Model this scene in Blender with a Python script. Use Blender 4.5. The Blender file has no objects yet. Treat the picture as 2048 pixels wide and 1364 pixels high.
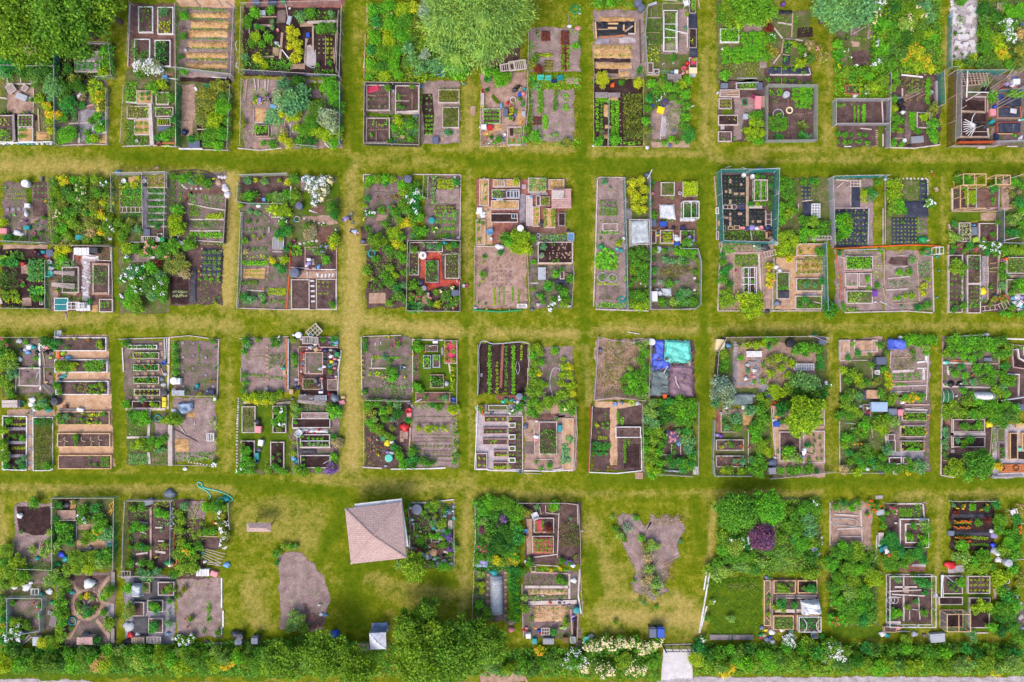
import bpy,math,random
import numpy as np
from mathutils import Vector,geometry
R_=random.Random(7);NP=np.random.default_rng(7);cos=math.cos;sin=math.sin;ru=R_.uniform;nu=NP.uniform;nn=NP.normal
SC=bpy.context.scene;COL=SC.collection
MPP=.05;HC=75.0
# ---------- camera, world, sun, exposure ----------
cd=bpy.data.cameras.new('camera');cam=bpy.data.objects.new('camera',cd);COL.objects.link(cam)
cam.location=(0,0,HC);cd.sensor_width=36;cd.lens=36*HC/(2048*MPP);cd.clip_end=2000;SC.camera=cam
SUN_EL,SUN_AZ=math.radians(52),math.radians(-152)
w=bpy.data.worlds.new('World');SC.world=w;w.use_nodes=True
nt=w.node_tree;bg=nt.nodes['Background'];sk=nt.nodes.new('ShaderNodeTexSky');sk.sky_type='NISHITA';sk.sun_disc=False
sk.sun_elevation=SUN_EL;sk.sun_rotation=SUN_AZ%(2*math.pi);sk.dust_density=4;sk.ozone_density=.6
nt.links.new(sk.outputs[0],bg.inputs[0]);bg.inputs[1].default_value=.15
ld=bpy.data.lights.new('sun','SUN');ld.energy=.85;ld.angle=math.radians(24);ld.color=(1,.95,.87)
sun=bpy.data.objects.new('sun',ld);COL.objects.link(sun)
sd=Vector((sin(SUN_AZ)*cos(SUN_EL),cos(SUN_AZ)*cos(SUN_EL),sin(SUN_EL)))
sun.rotation_euler=sd.to_track_quat('Z','Y').to_euler()
SC.view_settings.view_transform='Standard';SC.view_settings.look='None';SC.view_settings.gamma=1
SC.view_settings.exposure=.64
SC.cycles.max_bounces=5;SC.cycles.transparent_max_bounces=6;SC.cycles.diffuse_bounces=2
# ---------- colour and materials ----------
def lin(c,k=1.0):
 return tuple(min(1,((v/255)/12.92 if v/255<=.04045 else((v/255+.055)/1.055)**2.4)*k)for v in c)+(1,)
FOL={'g':(94,154,42),'G':(102,176,41),'y':(149,183,35),'Y':(188,197,39),'d':(62,122,40),'b':(108,164,104),'s':(153,176,148),'o':(134,148,60),'h':(125,165,44),'H':(102,147,35),'w':(138,176,80),'p':(134,85,114),'t':(182,166,117),'r':(119,57,47),'k':(66,150,62),'e':(98,144,54),'v':(119,110,155)}
FN={'h':'fresh green','H':'mid green','w':'pale green','g':'green','G':'bright green','y':'yellow-green','Y':'golden yellow','d':'dark green','b':'blue-green','s':'silvery green','o':'olive green','p':'deep purple','t':'straw coloured','r':'dark red','k':'emerald green','e':'dull green','v':'mauve'}
PC={'white':(238,238,244),'grey':(150,152,162),'black':(28,28,34),'charcoal':(64,66,76),'blue':(40,90,200),'sky':(110,170,220),'teal':(30,160,165),'green':(20,150,80),'mint':(90,215,195),'red':(215,35,45),'pink':(235,150,160),'magenta':(205,25,120),'orange':(235,100,30),'yellow':(245,225,25),'cream':(245,225,180),'brown':(120,70,50),'purple':(120,70,170),'lavender':(165,150,215),'navy':(35,45,90),'tan':(200,165,125),'lime':(170,215,60),'slate':(100,108,135),'silver':(185,190,200),'terracotta':(190,100,70),'steel':(120,130,150),'skin':(200,140,115),'maroon':(120,30,50),'gold':(235,175,20),'royal':(60,80,235),'turquoise':(80,225,205),'mauve':(140,115,130),'pale blue':(170,195,225)}
_M={}
def newmat(k):
 m=bpy.data.materials.new(k);m.use_nodes=True;n=m.node_tree;return m,n,n.nodes['Principled BSDF']
def noise(n,scale,det=3,rough=.6,vec=None):
 t=n.nodes.new('ShaderNodeTexNoise');t.inputs['Scale'].default_value=scale;t.inputs['Detail'].default_value=det;t.inputs['Roughness'].default_value=rough
 n.links.new(vec or geo(n),t.inputs['Vector']);return t.outputs[0]
def geo(n):
 g=n.nodes.get('GEO')
 if not g:g=n.nodes.new('ShaderNodeNewGeometry');g.name='GEO'
 return g.outputs['Position']
def ramp(n,fac,stops):
 r=n.nodes.new('ShaderNodeValToRGB');e=r.color_ramp.elements
 while len(e)<len(stops):e.new(.5)
 for i,(p,c)in enumerate(stops):e[i].position=p;e[i].color=c
 n.links.new(fac,r.inputs[0]);return r.outputs[0]
def mix(n,fac,a,b,typ='MIX'):
 m=n.nodes.new('ShaderNodeMix');m.data_type='RGBA';m.blend_type=typ
 for s,v in((0,fac),(6,a),(7,b)):
  if isinstance(v,bpy.types.NodeSocket):n.links.new(v,m.inputs[s])
  else:m.inputs[s].default_value=v
 return m.outputs[2]
def mth(n,op,a,b=0.5):
 m=n.nodes.new('ShaderNodeMath');m.operation=op
 for s,v in((0,a),(1,b)):
  if isinstance(v,bpy.types.NodeSocket):n.links.new(v,m.inputs[s])
  else:m.inputs[s].default_value=v
 return m.outputs[0]
def bump(n,b,h,st=.5,d=.05):
 u=n.nodes.new('ShaderNodeBump');u.inputs['Strength'].default_value=st;u.inputs['Distance'].default_value=d
 n.links.new(h,u.inputs['Height']);n.links.new(u.outputs[0],b.inputs['Normal'])
def plastic(c):
 if('p',c)in _M:return _M['p',c]
 m,n,b=newmat('plastic '+c);rgb=lin(PC[c],.9)
 f=noise(n,3,4);k=mix(n,mth(n,'MULTIPLY',f,.55),rgb,tuple(v*.62 for v in rgb[:3])+(1,))
 n.links.new(k,b.inputs['Base Color']);b.inputs['Roughness'].default_value=.5;_M['p',c]=m;return m
WD={'w':(214,198,194),'g':(160,148,150),'y':(226,186,142),'o':(205,120,70),'n':(186,160,140),'d':(96,80,78),'m':(190,196,208),'p':(205,165,160),'W':(240,238,240),'r':(170,80,70)}
WN={'w':'pale weathered','g':'grey timber','y':'fresh yellow pine','o':'orange-brown timber','n':'brown timber','d':'dark timber','m':'galvanised','p':'pinkish timber','W':'white painted','r':'red painted'}
def wood(t):
 if('w',t)in _M:return _M['w',t]
 m,n,b=newmat('wood '+t);rgb=lin(WD[t],.85);dk=tuple(v*.45 for v in rgb[:3])+(1,)
 f=noise(n,5,5,.7);g=noise(n,.9,2)
 c=ramp(n,mth(n,'ADD',mth(n,'MULTIPLY',f,.6),mth(n,'MULTIPLY',g,.4)),[(.3,dk),(.52,rgb),(.75,tuple(min(1,v*1.1)for v in rgb[:3])+(1,))])
 n.links.new(c,b.inputs['Base Color']);b.inputs['Roughness'].default_value=.85;bump(n,b,f,.3,.01);_M['w',t]=m;return m
GR={'soil':((92,74,76),(138,114,116),(178,154,152),.46),'dry':((122,100,98),(162,138,136),(200,178,170),.4),'dark':((40,28,28),(68,50,50),(100,80,78),.2),'mid':((64,48,48),(102,80,78),(140,116,110),.35),'weedy':((84,78,52),(130,116,92),(166,148,122),.52),'chip':((172,128,96),(208,168,136),(234,202,174),.25),'straw':((150,112,70),(204,162,112),(236,204,160),.3),'brick':((114,64,58),(160,104,94),(194,144,132),.1),'redbrick':((150,50,40),(196,84,70),(215,120,105),0),'bark':((88,60,56),(128,96,88),(160,126,114),.25),'path':((150,118,98),(186,152,132),(214,186,166),.3),'lawn':((60,84,10),(96,122,16),(132,146,44),.5),'gravel':((140,130,136),(190,178,184),(226,216,220),.15),'concrete':((196,188,192),(226,220,224),(246,242,244),.03),'stone':((120,112,122),(160,152,164),(200,190,198),.1),'litter':((120,92,84),(178,146,132),(214,186,172),.3)}
def ground(k):
 if('s',k)in _M:return _M['s',k]
 d,mi,l,wd=GR[k];m,n,b=newmat('ground '+k)
 f=mth(n,'ADD',mth(n,'MULTIPLY',noise(n,1.3,4,.65),.5),mth(n,'MULTIPLY',noise(n,9,4,.7),.5))
 K=.8
 c=ramp(n,f,[(.34,lin(d,K)),(.5,lin(mi,K)),(.66,lin(l,K))])
 if wd>0:
  wf=mth(n,'ADD',mth(n,'MULTIPLY',noise(n,.9,3),.55),mth(n,'MULTIPLY',noise(n,12,2),.45))
  g=ramp(n,wf,[(1-wd-.05,(0,0,0,1)),(1-wd+.05,(1,1,1,1))])
  c=mix(n,mth(n,'MULTIPLY',g,.75),c,lin((92,128,34),.6))
 n.links.new(c,b.inputs['Base Color']);b.inputs['Roughness'].default_value=.95;b.inputs['Specular IOR Level'].default_value=.1
 bump(n,b,f,.8,.08);_M['s',k]=m;return m
def fabric(k,rgb=(46,48,64)):
 if('f',k)in _M:return _M['f',k]
 m,n,b=newmat('fabric '+k);c=lin(rgb,.9);f=noise(n,1.6,5,.7)
 n.links.new(ramp(n,f,[(.3,tuple(v*.55 for v in c[:3])+(1,)),(.55,c),(.75,tuple(min(1,v*1.5+.02)for v in c[:3])+(1,))]),b.inputs['Base Color'])
 b.inputs['Roughness'].default_value=.6;bump(n,b,f,.7,.12);_M['f',k]=m;return m
def leafmat(k):
 if('l',k)in _M:return _M['l',k]
 m,n,b=newmat('leaf '+k);c=lin(FOL[k],1.02)
 g=n.nodes.new('ShaderNodeNewGeometry');g.name='GEO';rnd=g.outputs['Random Per Island']
 oi=n.nodes.new('ShaderNodeObjectInfo')
 nz=noise(n,.9,4,.7)
 warm=(min(1,c[0]*1.28+.01),min(1,c[1]*1.1),c[2]*.7,1);cool=(c[0]*.6,c[1]*.76,c[2]*1.0,1)
 f=mth(n,'ADD',mth(n,'MULTIPLY',nz,.9),mth(n,'MULTIPLY',oi.outputs['Random'],.25))
 col=ramp(n,f,[(.35,cool),(.52,c),(.72,warm)])
 h=n.nodes.new('ShaderNodeHueSaturation');n.links.new(col,h.inputs['Color'])
 v=mth(n,'ADD',mth(n,'MULTIPLY',rnd,1.15),.5);n.links.new(v,h.inputs['Value'])
 n.links.new(h.outputs[0],b.inputs['Base Color']);b.inputs['Roughness'].default_value=.6;b.inputs['Specular IOR Level'].default_value=.25
 t=n.nodes.new('ShaderNodeBsdfTranslucent');n.links.new(h.outputs[0],t.inputs[0])
 s=n.nodes.new('ShaderNodeMixShader');s.inputs[0].default_value=.28
 n.links.new(b.outputs[0],s.inputs[1]);n.links.new(t.outputs[0],s.inputs[2])
 n.links.new(s.outputs[0],n.nodes['Material Output'].inputs[0]);_M['l',k]=m;return m
def petal(c):
 if('b',c)in _M:return _M['b',c]
 m,n,b=newmat('petal '+c);b.inputs['Base Color'].default_value=lin(PC[c],.95);b.inputs['Roughness'].default_value=.7;_M['b',c]=m;return m
def netmat(c,op):
 k=('n',c,op)
 if k in _M:return _M[k]
 m,n,b=newmat('net '+c);b.inputs['Base Color'].default_value=lin(PC[c],.8);b.inputs['Roughness'].default_value=.7
 nz=noise(n,4,3);b.inputs['Alpha'].default_value=op
 n.links.new(mth(n,'MULTIPLY',mth(n,'ADD',nz,.5),op),b.inputs['Alpha']);_M[k]=m;return m
# ---------- meshes ----------
def fastmesh(name,v,f):
 me=bpy.data.meshes.new(name);v=np.asarray(v,np.float32);f=np.asarray(f,np.int32);k=f.shape[1]
 me.vertices.add(len(v));me.vertices.foreach_set('co',v.ravel());me.loops.add(f.size);me.loops.foreach_set('vertex_index',f.ravel())
 me.polygons.add(len(f));me.polygons.foreach_set('loop_start',np.arange(0,f.size,k,dtype=np.int32));me.polygons.foreach_set('loop_total',np.full(len(f),k,np.int32))
 me.update(calc_edges=True);return me
class MB:
 def __init__(s):s.v=[];s.f=[]
 def add(s,v,f):o=len(s.v);s.v+=[tuple(p)for p in v];s.f+=[tuple(i+o for i in q)for q in f];return s
 def box(s,x,y,z0,z1,w,d,a=0,tx=0,ty=0):
  c,n=cos(a),sin(a);P=[]
  for z,k in((z0,0),(z1,1)):
   for sx,sy in((-1,-1),(1,-1),(1,1),(-1,1)):
    X,Y=sx*w/2*(1-k*tx),sy*d/2*(1-k*ty);P.append((x+X*c-Y*n,y+X*n+Y*c,z))
  return s.add(P,[(3,2,1,0),(4,5,6,7),(0,1,5,4),(1,2,6,5),(2,3,7,6),(3,0,4,7)])
 def bar(s,p,q,w,h=None):
  p,q=Vector(p),Vector(q);d=(q-p);L=d.length
  if L<1e-5:return s
  d/=L;u=d.cross(Vector((0,0,1)))
  u=Vector((1,0,0))if u.length<1e-3 else u.normalized()
  t=u.cross(d);h=h or w;P=[]
  for b in(p,q):
   for i,j in((-1,-1),(1,-1),(1,1),(-1,1)):P.append(b+u*i*w/2+t*j*h/2)
  return s.add(P,[(3,2,1,0),(4,5,6,7),(0,1,5,4),(1,2,6,5),(2,3,7,6),(3,0,4,7)])
 def lathe(s,x,y,prof,n=12,ex=1,ey=1,a=0):
  P=[];F=[];c,q=cos(a),sin(a)
  for r,z in prof:
   for i in range(n):
    t=2*math.pi*i/n;X,Y=r*cos(t)*ex,r*sin(t)*ey;P.append((x+X*c-Y*q,y+X*q+Y*c,z))
  for j in range(len(prof)-1):
   for i in range(n):F.append((j*n+i,j*n+(i+1)%n,(j+1)*n+(i+1)%n,(j+1)*n+i))
  F.append(tuple(range(n-1,-1,-1)));F.append(tuple(range((len(prof)-1)*n,len(prof)*n)));return s.add(P,F)
 def tube(s,pts,r,n=6,closed=False):
  pts=[Vector(p)for p in pts];P=[];F=[];N=len(pts)
  for i,p in enumerate(pts):
   d=(pts[(i+1)%N]-pts[i-1])if closed or 0<i<N-1 else(pts[min(i+1,N-1)]-pts[max(i-1,0)])
   d.normalize();u=d.cross(Vector((0,0,1)));u=Vector((1,0,0))if u.length<1e-3 else u.normalized();t=u.cross(d)
   for k in range(n):a=2*math.pi*k/n;P.append(p+u*cos(a)*r+t*sin(a)*r)
  for i in range(N if closed else N-1):
   j=(i+1)%N
   for k in range(n):F.append((i*n+k,i*n+(k+1)%n,j*n+(k+1)%n,j*n+k))
  return s.add(P,F)
 def build(s,name,mat,parent=None,smooth=False):
  me=bpy.data.meshes.new(name);me.from_pydata(s.v,[],s.f);me.materials.append(mat);me.update()
  if smooth:me.polygons.foreach_set('use_smooth',[True]*len(me.polygons))
  return obj(name,me,parent)
def obj(name,me,parent=None):
 o=bpy.data.objects.new(name,me);COL.objects.link(o)
 if parent:o.parent=parent
 return o
# ---------- where things stand ----------
TX,TY,TS=0,0,1
def T(x,y,s=4.4):
 global TX,TY,TS;TX,TY,TS=x,y,s
def W(u,v,z=0):
 f=(HC-z)/HC;return((TX+u/TS-1024)*MPP*f,(682-(TY+v/TS))*MPP*f)
def L(d):return d/TS*MPP
PLOT='the garden';REG=[];ZL=[0]
def root(name,x,y,z=0,a=0):
 o=bpy.data.objects.new(name,None);o.empty_display_size=.2;COL.objects.link(o);o.location=(x,y,z);o.rotation_euler[2]=a;return o
def reg(o,Q,cat,grp=None,share=False,plot=None):
 REG.append([o,Q,plot or PLOT,cat,grp or cat,share]);return o
def stuff(o,Q,cat):o['kind']='stuff';return reg(o,Q,cat)
# ---------- sheets ----------
def jit(pts,j=.06,step=.5):
 out=[]
 for i,p in enumerate(pts):
  q=pts[(i+1)%len(pts)];d=math.hypot(q[0]-p[0],q[1]-p[1]);n=max(1,int(d/step))
  for k in range(n):t=k/n;out.append((p[0]+(q[0]-p[0])*t+ru(-j,j),p[1]+(q[1]-p[1])*t+ru(-j,j)))
 return out
def sheet(name,pts,z,mat,thick=0):
 tri=geometry.tessellate_polygon([[Vector((p[0],p[1],0))for p in pts]])
 me=bpy.data.meshes.new(name);me.from_pydata([(p[0],p[1],z)for p in pts],[],[tuple(t)for t in tri]);me.materials.append(mat);me.update()
 if me.polygons and me.polygons[0].normal.z<0:me.flip_normals()
 return obj(name,me)
def soft(kind):
 k=('soft',kind)
 if k in _M:return _M[k]
 m=ground(kind).copy();n=m.node_tree;b=n.nodes['Principled BSDF'];a=n.nodes.new('ShaderNodeAttribute');a.attribute_name='inner'
 f=mth(n,'ADD',mth(n,'MULTIPLY',noise(n,4,4,.75),.75),mth(n,'MULTIPLY',noise(n,1.2,2),.25));mr=n.nodes.new('ShaderNodeMapRange');mr.inputs[1].default_value=-.06;mr.inputs[2].default_value=.06
 n.links.new(mth(n,'SUBTRACT',mth(n,'ADD',mth(n,'MULTIPLY',a.outputs['Fac'],.75),.14),f),mr.inputs[0]);n.links.new(mr.outputs[0],b.inputs['Alpha']);_M[k]=m;return m
def softsheet(name,pts,z,kind,wd=.3):
 if sum(pts[i-1][0]*p[1]-p[0]*pts[i-1][1]for i,p in enumerate(pts))<0:pts=pts[::-1]
 N=len(pts);inn=[]
 for i,p in enumerate(pts):
  a=Vector(pts[i-1]);b=Vector(pts[(i+1)%N]);d=(b-a).normalized();inn.append((p[0]-d.y*wd,p[1]+d.x*wd))
 tri=geometry.tessellate_polygon([[Vector((p[0],p[1],0))for p in inn]]);me=bpy.data.meshes.new(name)
 F_=[tuple(t)for t in tri]+[(i,(i+1)%N,N+(i+1)%N,N+i)for i in range(N)];F_=[f if len(f)==3 else(f[0],f[3],f[2],f[1])for f in F_]
 out=[(p[0]+(p[0]-q[0])*.45,p[1]+(p[1]-q[1])*.45)for p,q in zip(pts,inn)]
 me.from_pydata([(p[0],p[1],z+.0007)for p in inn]+[(p[0],p[1],z)for p in out],[],F_);me.update()
 for pl in me.polygons:
  if pl.normal.z<0:pl.flip()
 at=me.attributes.new('inner','FLOAT','POINT');at.data.foreach_set('value',[1.0]*N+[0.0]*N);me.materials.append(soft(kind));me.update();return obj(name,me)
BEDS=[]
def bedz(x,y):
 for a,b,c,d,h in BEDS:
  if a<x<b and c<y<d:return h
 return 0
def nz_():ZL[0]+=1;return.012+.0042*(ZL[0]%22)
SK={'soil':'soil','dry':'soil','dark':'soil','mid':'soil','weedy':'soil','chip':'woodchip_path','straw':'straw_mulch','brick':'brick_path','redbrick':'brick_path','bark':'bark_path','path':'earth_path','lawn':'lawn','gravel':'gravel','concrete':'concrete_path','stone':'stone_path','litter':'soil'}
SL={'soil':'brown soil','dry':'dry pale soil','dark':'dark tilled soil','mid':'brown tilled soil','weedy':'weedy ground','chip':'orange woodchip path','straw':'straw mulch','brick':'red brick path','redbrick':'red brick path','bark':'bark path','path':'trodden earth path','lawn':'mown grass','gravel':'pale gravel','concrete':'concrete driveway','stone':'grey stone paving','litter':'soil under dry litter'}
def poly(a):
 if len(a)==4 and not isinstance(a[0],(tuple,list)):x0,y0,x1,y1=a;return[(x0,y0),(x1,y0),(x1,y1),(x0,y1)]
 return list(a)
def S(kind,*a,j=.07,z=None):
 a=a[0]if len(a)==1 else a
 pts=[W(u,v)for u,v in poly(a)];xs=[p[0]for p in pts];ys=[p[1]for p in pts];hb=bedz(sum(xs)/len(xs),sum(ys)/len(ys));sm=min(max(xs)-min(xs),max(ys)-min(ys));z=(z or nz_())+hb
 o=softsheet(SK[kind],jit(pts,j,.6),z,kind,min(.3,sm*.09)if sm<7 or j<.2 else.7)if not hb and kind not in('concrete',)else sheet(SK[kind],jit(pts,.03),z,ground(kind));o['kind']='structure';o['label']=SL[kind]+' in '+PLOT;return o
def P(Q,x0=None,y0=None,x1=None,y1=None,kind='soil'):
 global PLOT;PLOT=Q.replace('~','the plot ');ZL[0]=0
 if x0 is not None and kind:
  S(kind,x0,y0,x1,y1,j=.14,z=.008)
FABN={'fab':('black weed fabric',(52,56,78)),'blk':('black plastic sheet',(30,30,38)),'cloth':('white fleece cover',(225,228,235)),'red':('pink-red mulch sheet',(205,50,90)),'grn':('grey-green tarp',(112,128,130)),'blue':('blue tarp',(88,112,228)),'turq':('turquoise tarp',(112,220,206)),'mauve':('mauve-brown tarp',(142,112,128)),'sky':('pale blue plastic sheet',(150,170,200)),'rubber':('dark rubber mat',(60,58,70)),'clear':('clear plastic sheet',(190,198,205))}
def cloth(kind,*a,h=.05,wr=.05,Q=None,z=.06):
 """wrinkled sheet lying on the ground"""
 pts=[W(u,v,z)for u,v in poly(a[0]if len(a)==1 else a)];n,rgb=FABN[kind];z+=bedz(sum(p[0]for p in pts)/len(pts),sum(p[1]for p in pts)/len(pts))
 if h<.2:q=list(zip(*pts));BEDS.insert(0,(min(q[0]),max(q[0]),min(q[1]),max(q[1]),z+h+wr*1.3))
 xs=[p[0]for p in pts];ys=[p[1]for p in pts];st=max(.12,(max(xs)-min(xs))/40);V=[];F=[];idx={}
 def inside(x,y):
  c=False
  for i in range(len(pts)):
   a_,b_=pts[i],pts[i-1]
   if(a_[1]>y)!=(b_[1]>y)and x<(b_[0]-a_[0])*(y-a_[1])/(b_[1]-a_[1])+a_[0]:c=not c
  return c
 ph=[ru(0,6)for _ in range(6)]
 if len(pts)==4:
  nx=max(2,int((max(xs)-min(xs))/st));ny=max(2,int((max(ys)-min(ys))/st));P0,P1,P2,P3=pts
  for j in range(ny+1):
   for i in range(nx+1):
    s,t=i/nx,j/ny;x=(P0[0]*(1-s)+P1[0]*s)*(1-t)+(P3[0]*(1-s)+P2[0]*s)*t;y=(P0[1]*(1-s)+P1[1]*s)*(1-t)+(P3[1]*(1-s)+P2[1]*s)*t
    e=min(s,1-s,t,1-t);zz=z+wr*(abs(sin(x*2.3+ph[0]+1.5*sin(y*1.3+ph[1])))+.5*abs(sin(y*3.7+ph[2]+x*1.1)))*(.3+min(1,e*8)*.7)+ru(0,wr*.25)
    zz+=h*min(1,e*10)
    V.append((x+ru(-.02,.02),y+(ru(-.05,.05)if e==0 else 0),zz))
  for j in range(ny):
   for i in range(nx):k=j*(nx+1)+i;F.append((k,k+nx+1,k+nx+2,k+1))
  me=bpy.data.meshes.new('tarp');me.from_pydata(V,[],F);me.materials.append(fabric(kind,rgb));me.update()
  if me.polygons[0].normal.z<0:me.flip_normals()
  nm={'fab':'weed_fabric','blk':'plastic_sheet','cloth':'fleece_cover','red':'mulch_sheet','rubber':'rubber_mat','sky':'plastic_sheet','clear':'plastic_sheet'}.get(kind,'tarp')
  o=obj(nm,me)
 else:
  nm={'fab':'weed_fabric','blk':'plastic_sheet'}.get(kind,'tarp');o=sheet(nm,jit(pts,.03),z,fabric(kind,rgb))
 return reg(o,Q or n,nm.replace('_',' '),'cloths and sheets laid on the beds')
# ---------- timber ----------
def B(x0,y0,x1,y1,t='w',s='dark',h=.28,bw=.09,Q=None,a=0):
 """raised bed: frame of four boards and its soil"""
 ax,ay=W(x0,y0,h);bx,by=W(x1,y1,h);cx,cy=(ax+bx)/2,(ay+by)/2;w_,d_=abs(bx-ax),abs(ay-by)
 r=root('raised_bed',cx,cy,0,a);BEDS.append((cx-w_/2,cx+w_/2,cy-d_/2,cy+d_/2,h-.05))
 if w_<1.2 or d_<1.2:bw=.075
 for sx in(-1,1):MB().box(sx*(w_/2-bw/2),0,0,h+ru(0,.01),bw,d_).build('board',wood(t),r)
 for sy in(-1,1):MB().box(0,sy*(d_/2-bw/2),0,h-.012,w_-2*bw,bw).build('board',wood(t),r)
 m=MB();n=5;hw,hd=w_/2-bw,d_/2-bw;V=[(-hw+2*hw*i/n,-hd+2*hd*j/n,h-.06+ru(-.025,.02))for j in range(n+1)for i in range(n+1)]
 m.add(V,[(j*(n+1)+i,j*(n+1)+i+1,(j+1)*(n+1)+i+1,(j+1)*(n+1)+i)for j in range(n)for i in range(n)]);m.build('soil',ground(s),r)
 asp=max(w_,d_)/max(.1,min(w_,d_));sz='long ' if asp>2.2 else('square ' if asp<1.25 else '')
 return reg(r,Q or f"{sz}{WN[t]} raised bed",'raised bed','raised beds')
def K(x0,y0,x1,y1,w=5,t='w',h=.08,z=0,name='plank',Q=None):
 z=z or bedz(*W((x0+x1)/2,(y0+y1)/2));a=W(x0,y0,z);b=W(x1,y1,z);lw=L(w)
 if name=='plank':name='metal_pipe' if t=='m' else('wide_board' if lw>.19 else('garden_stick' if lw<.045 else('white_board' if t=='W' else 'plank')))
 o=MB().bar((a[0],a[1],z+h/2+.02),(b[0],b[1],z+h/2+.02),lw,h).build(name,wood(t))
 ln=math.hypot(a[0]-b[0],a[1]-b[1]);return reg(o,Q or f"{'long ' if ln>3 else ('short ' if ln<1.2 else 'loose ')}{WN[t]} {name.replace('_',' ')}",name.replace('_',' '),name.replace('_',' ')+'s lying on the plots')
def E(*p,w=5,t='w',h=.14):
 """timber edging along a polyline: one thing, one board per length"""
 pts=[W(u,v)for u,v in p];r=root('timber_edging',*pts[0])
 for i in range(len(pts)-1):
  a,b=pts[i],pts[i+1];n=max(1,int(math.hypot(a[0]-b[0],a[1]-b[1])/3));ox,oy=pts[0]
  for k in range(n):
   s,e=k/n,(k+1)/n-.004;q=.02
   MB().bar((a[0]+(b[0]-a[0])*s-ox+ru(-q,q),a[1]+(b[1]-a[1])*s-oy+ru(-q,q),h/2),(a[0]+(b[0]-a[0])*e-ox+ru(-q,q),a[1]+(b[1]-a[1])*e-oy+ru(-q,q),h/2+.003*(k%2)),L(w),h).build('board',wood(t),r)
 return reg(r,f"{WN[t]} edging boards",'edging','timber edgings round the plots')
NETS={'wire':('silver',.16),'green':('teal',.5),'black':('charcoal',.75),'grey':('silver',.6),'red':('orange',1),'dgreen':('green',.6),'brown':('brown',.5),'slate':('slate',.5)}
NL={'wire':'thin wire','green':'teal netting','black':'black netting','grey':'grey netting','red':'orange-red mesh','dgreen':'green mesh','brown':'brown mesh','slate':'slate grey netting'}
def F(*p,h=1.2,k='wire',t='w',rail=True,sp=2.4,w=.05):
 w=.035 if k=='wire' else.042
 pts=[W(u,v,h*.5)for u,v in p];ox,oy=pts[0];r=root('garden_fence',ox,oy);net=MB();rl=MB();np_=0
 for i in range(len(pts)-1):
  a,b=pts[i],pts[i+1];d=math.hypot(a[0]-b[0],a[1]-b[1]);n=max(1,round(d/sp));pr=None
  for q in range(n+1):
   s=q/n;x,y=a[0]+(b[0]-a[0])*s-ox,a[1]+(b[1]-a[1])*s-oy;tz=h+ru(-.05,.12)
   lx,ly=ru(-.06,.06),ru(-.06,.06)
   if q or i==0:MB().bar((x,y,0),(x+lx,y+ly,tz+.05),w,w).build('post',wood(t),r)
   if pr:
    m_=3
    for e in range(m_):
     s0,s1=e/m_,(e+1)/m_;sg=lambda s:-.1*4*s*(1-s)
     A=[pr[0]+(x-pr[0])*s0,pr[1]+(y-pr[1])*s0];Bq=[pr[0]+(x-pr[0])*s1,pr[1]+(y-pr[1])*s1]
     net.add([(A[0],A[1],.02),(Bq[0],Bq[1],.02),(Bq[0]+ru(-.04,.04),Bq[1]+ru(-.04,.04),h+sg(s1)),(A[0],A[1],h+sg(s0))],[(0,1,2,3)])
    if rail:rl.bar((pr[0],pr[1],h-.02),(x,y,h-.02),w*.8,w*.5)
   pr=(x,y)
 c,op=NETS[k];net.build('netting',netmat(c,op),r)
 if rail:rl.build('top_rail',wood(t),r)
 return reg(r,NL[k]+' fence','fence','fences round the plots')
# ---------- foliage ----------
def leafquads(p,ax,nr,ln,wd):
 ax=ax/np.linalg.norm(ax,axis=1,keepdims=True);b=np.cross(ax,nr);b/=np.linalg.norm(b,axis=1,keepdims=True)+1e-9
 ln=ln[:,None];wd=wd[:,None];v=np.stack([p,p+ax*ln*.45-b*wd/2,p+ax*ln,p+ax*ln*.45+b*wd/2],1).reshape(-1,3)
 return v,np.arange(len(p)*4).reshape(-1,4)
def sphere_pts(n,up=.25):
 d=nn(size=(n,3));d[:,2]=np.abs(d[:,2])*(1)-up*np.abs(nn(size=n));return d/np.linalg.norm(d,axis=1,keepdims=True)
def core(c,r,zs=1):
 n,m=7,4;P=[];Fq=[]
 for j in range(m+1):
  ph=math.pi*j/m-math.pi/2
  for i in range(n):
   a=2*math.pi*i/n;q=r*nu(.82,1.05);P.append((c[0]+q*cos(ph)*cos(a),c[1]+q*cos(ph)*sin(a),c[2]+q*zs*sin(ph)))
 for j in range(m):
  for i in range(n):Fq.append((j*n+i,j*n+(i+1)%n,(j+1)*n+(i+1)%n,(j+1)*n+i))
 return np.array(P),np.array(Fq)
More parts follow.
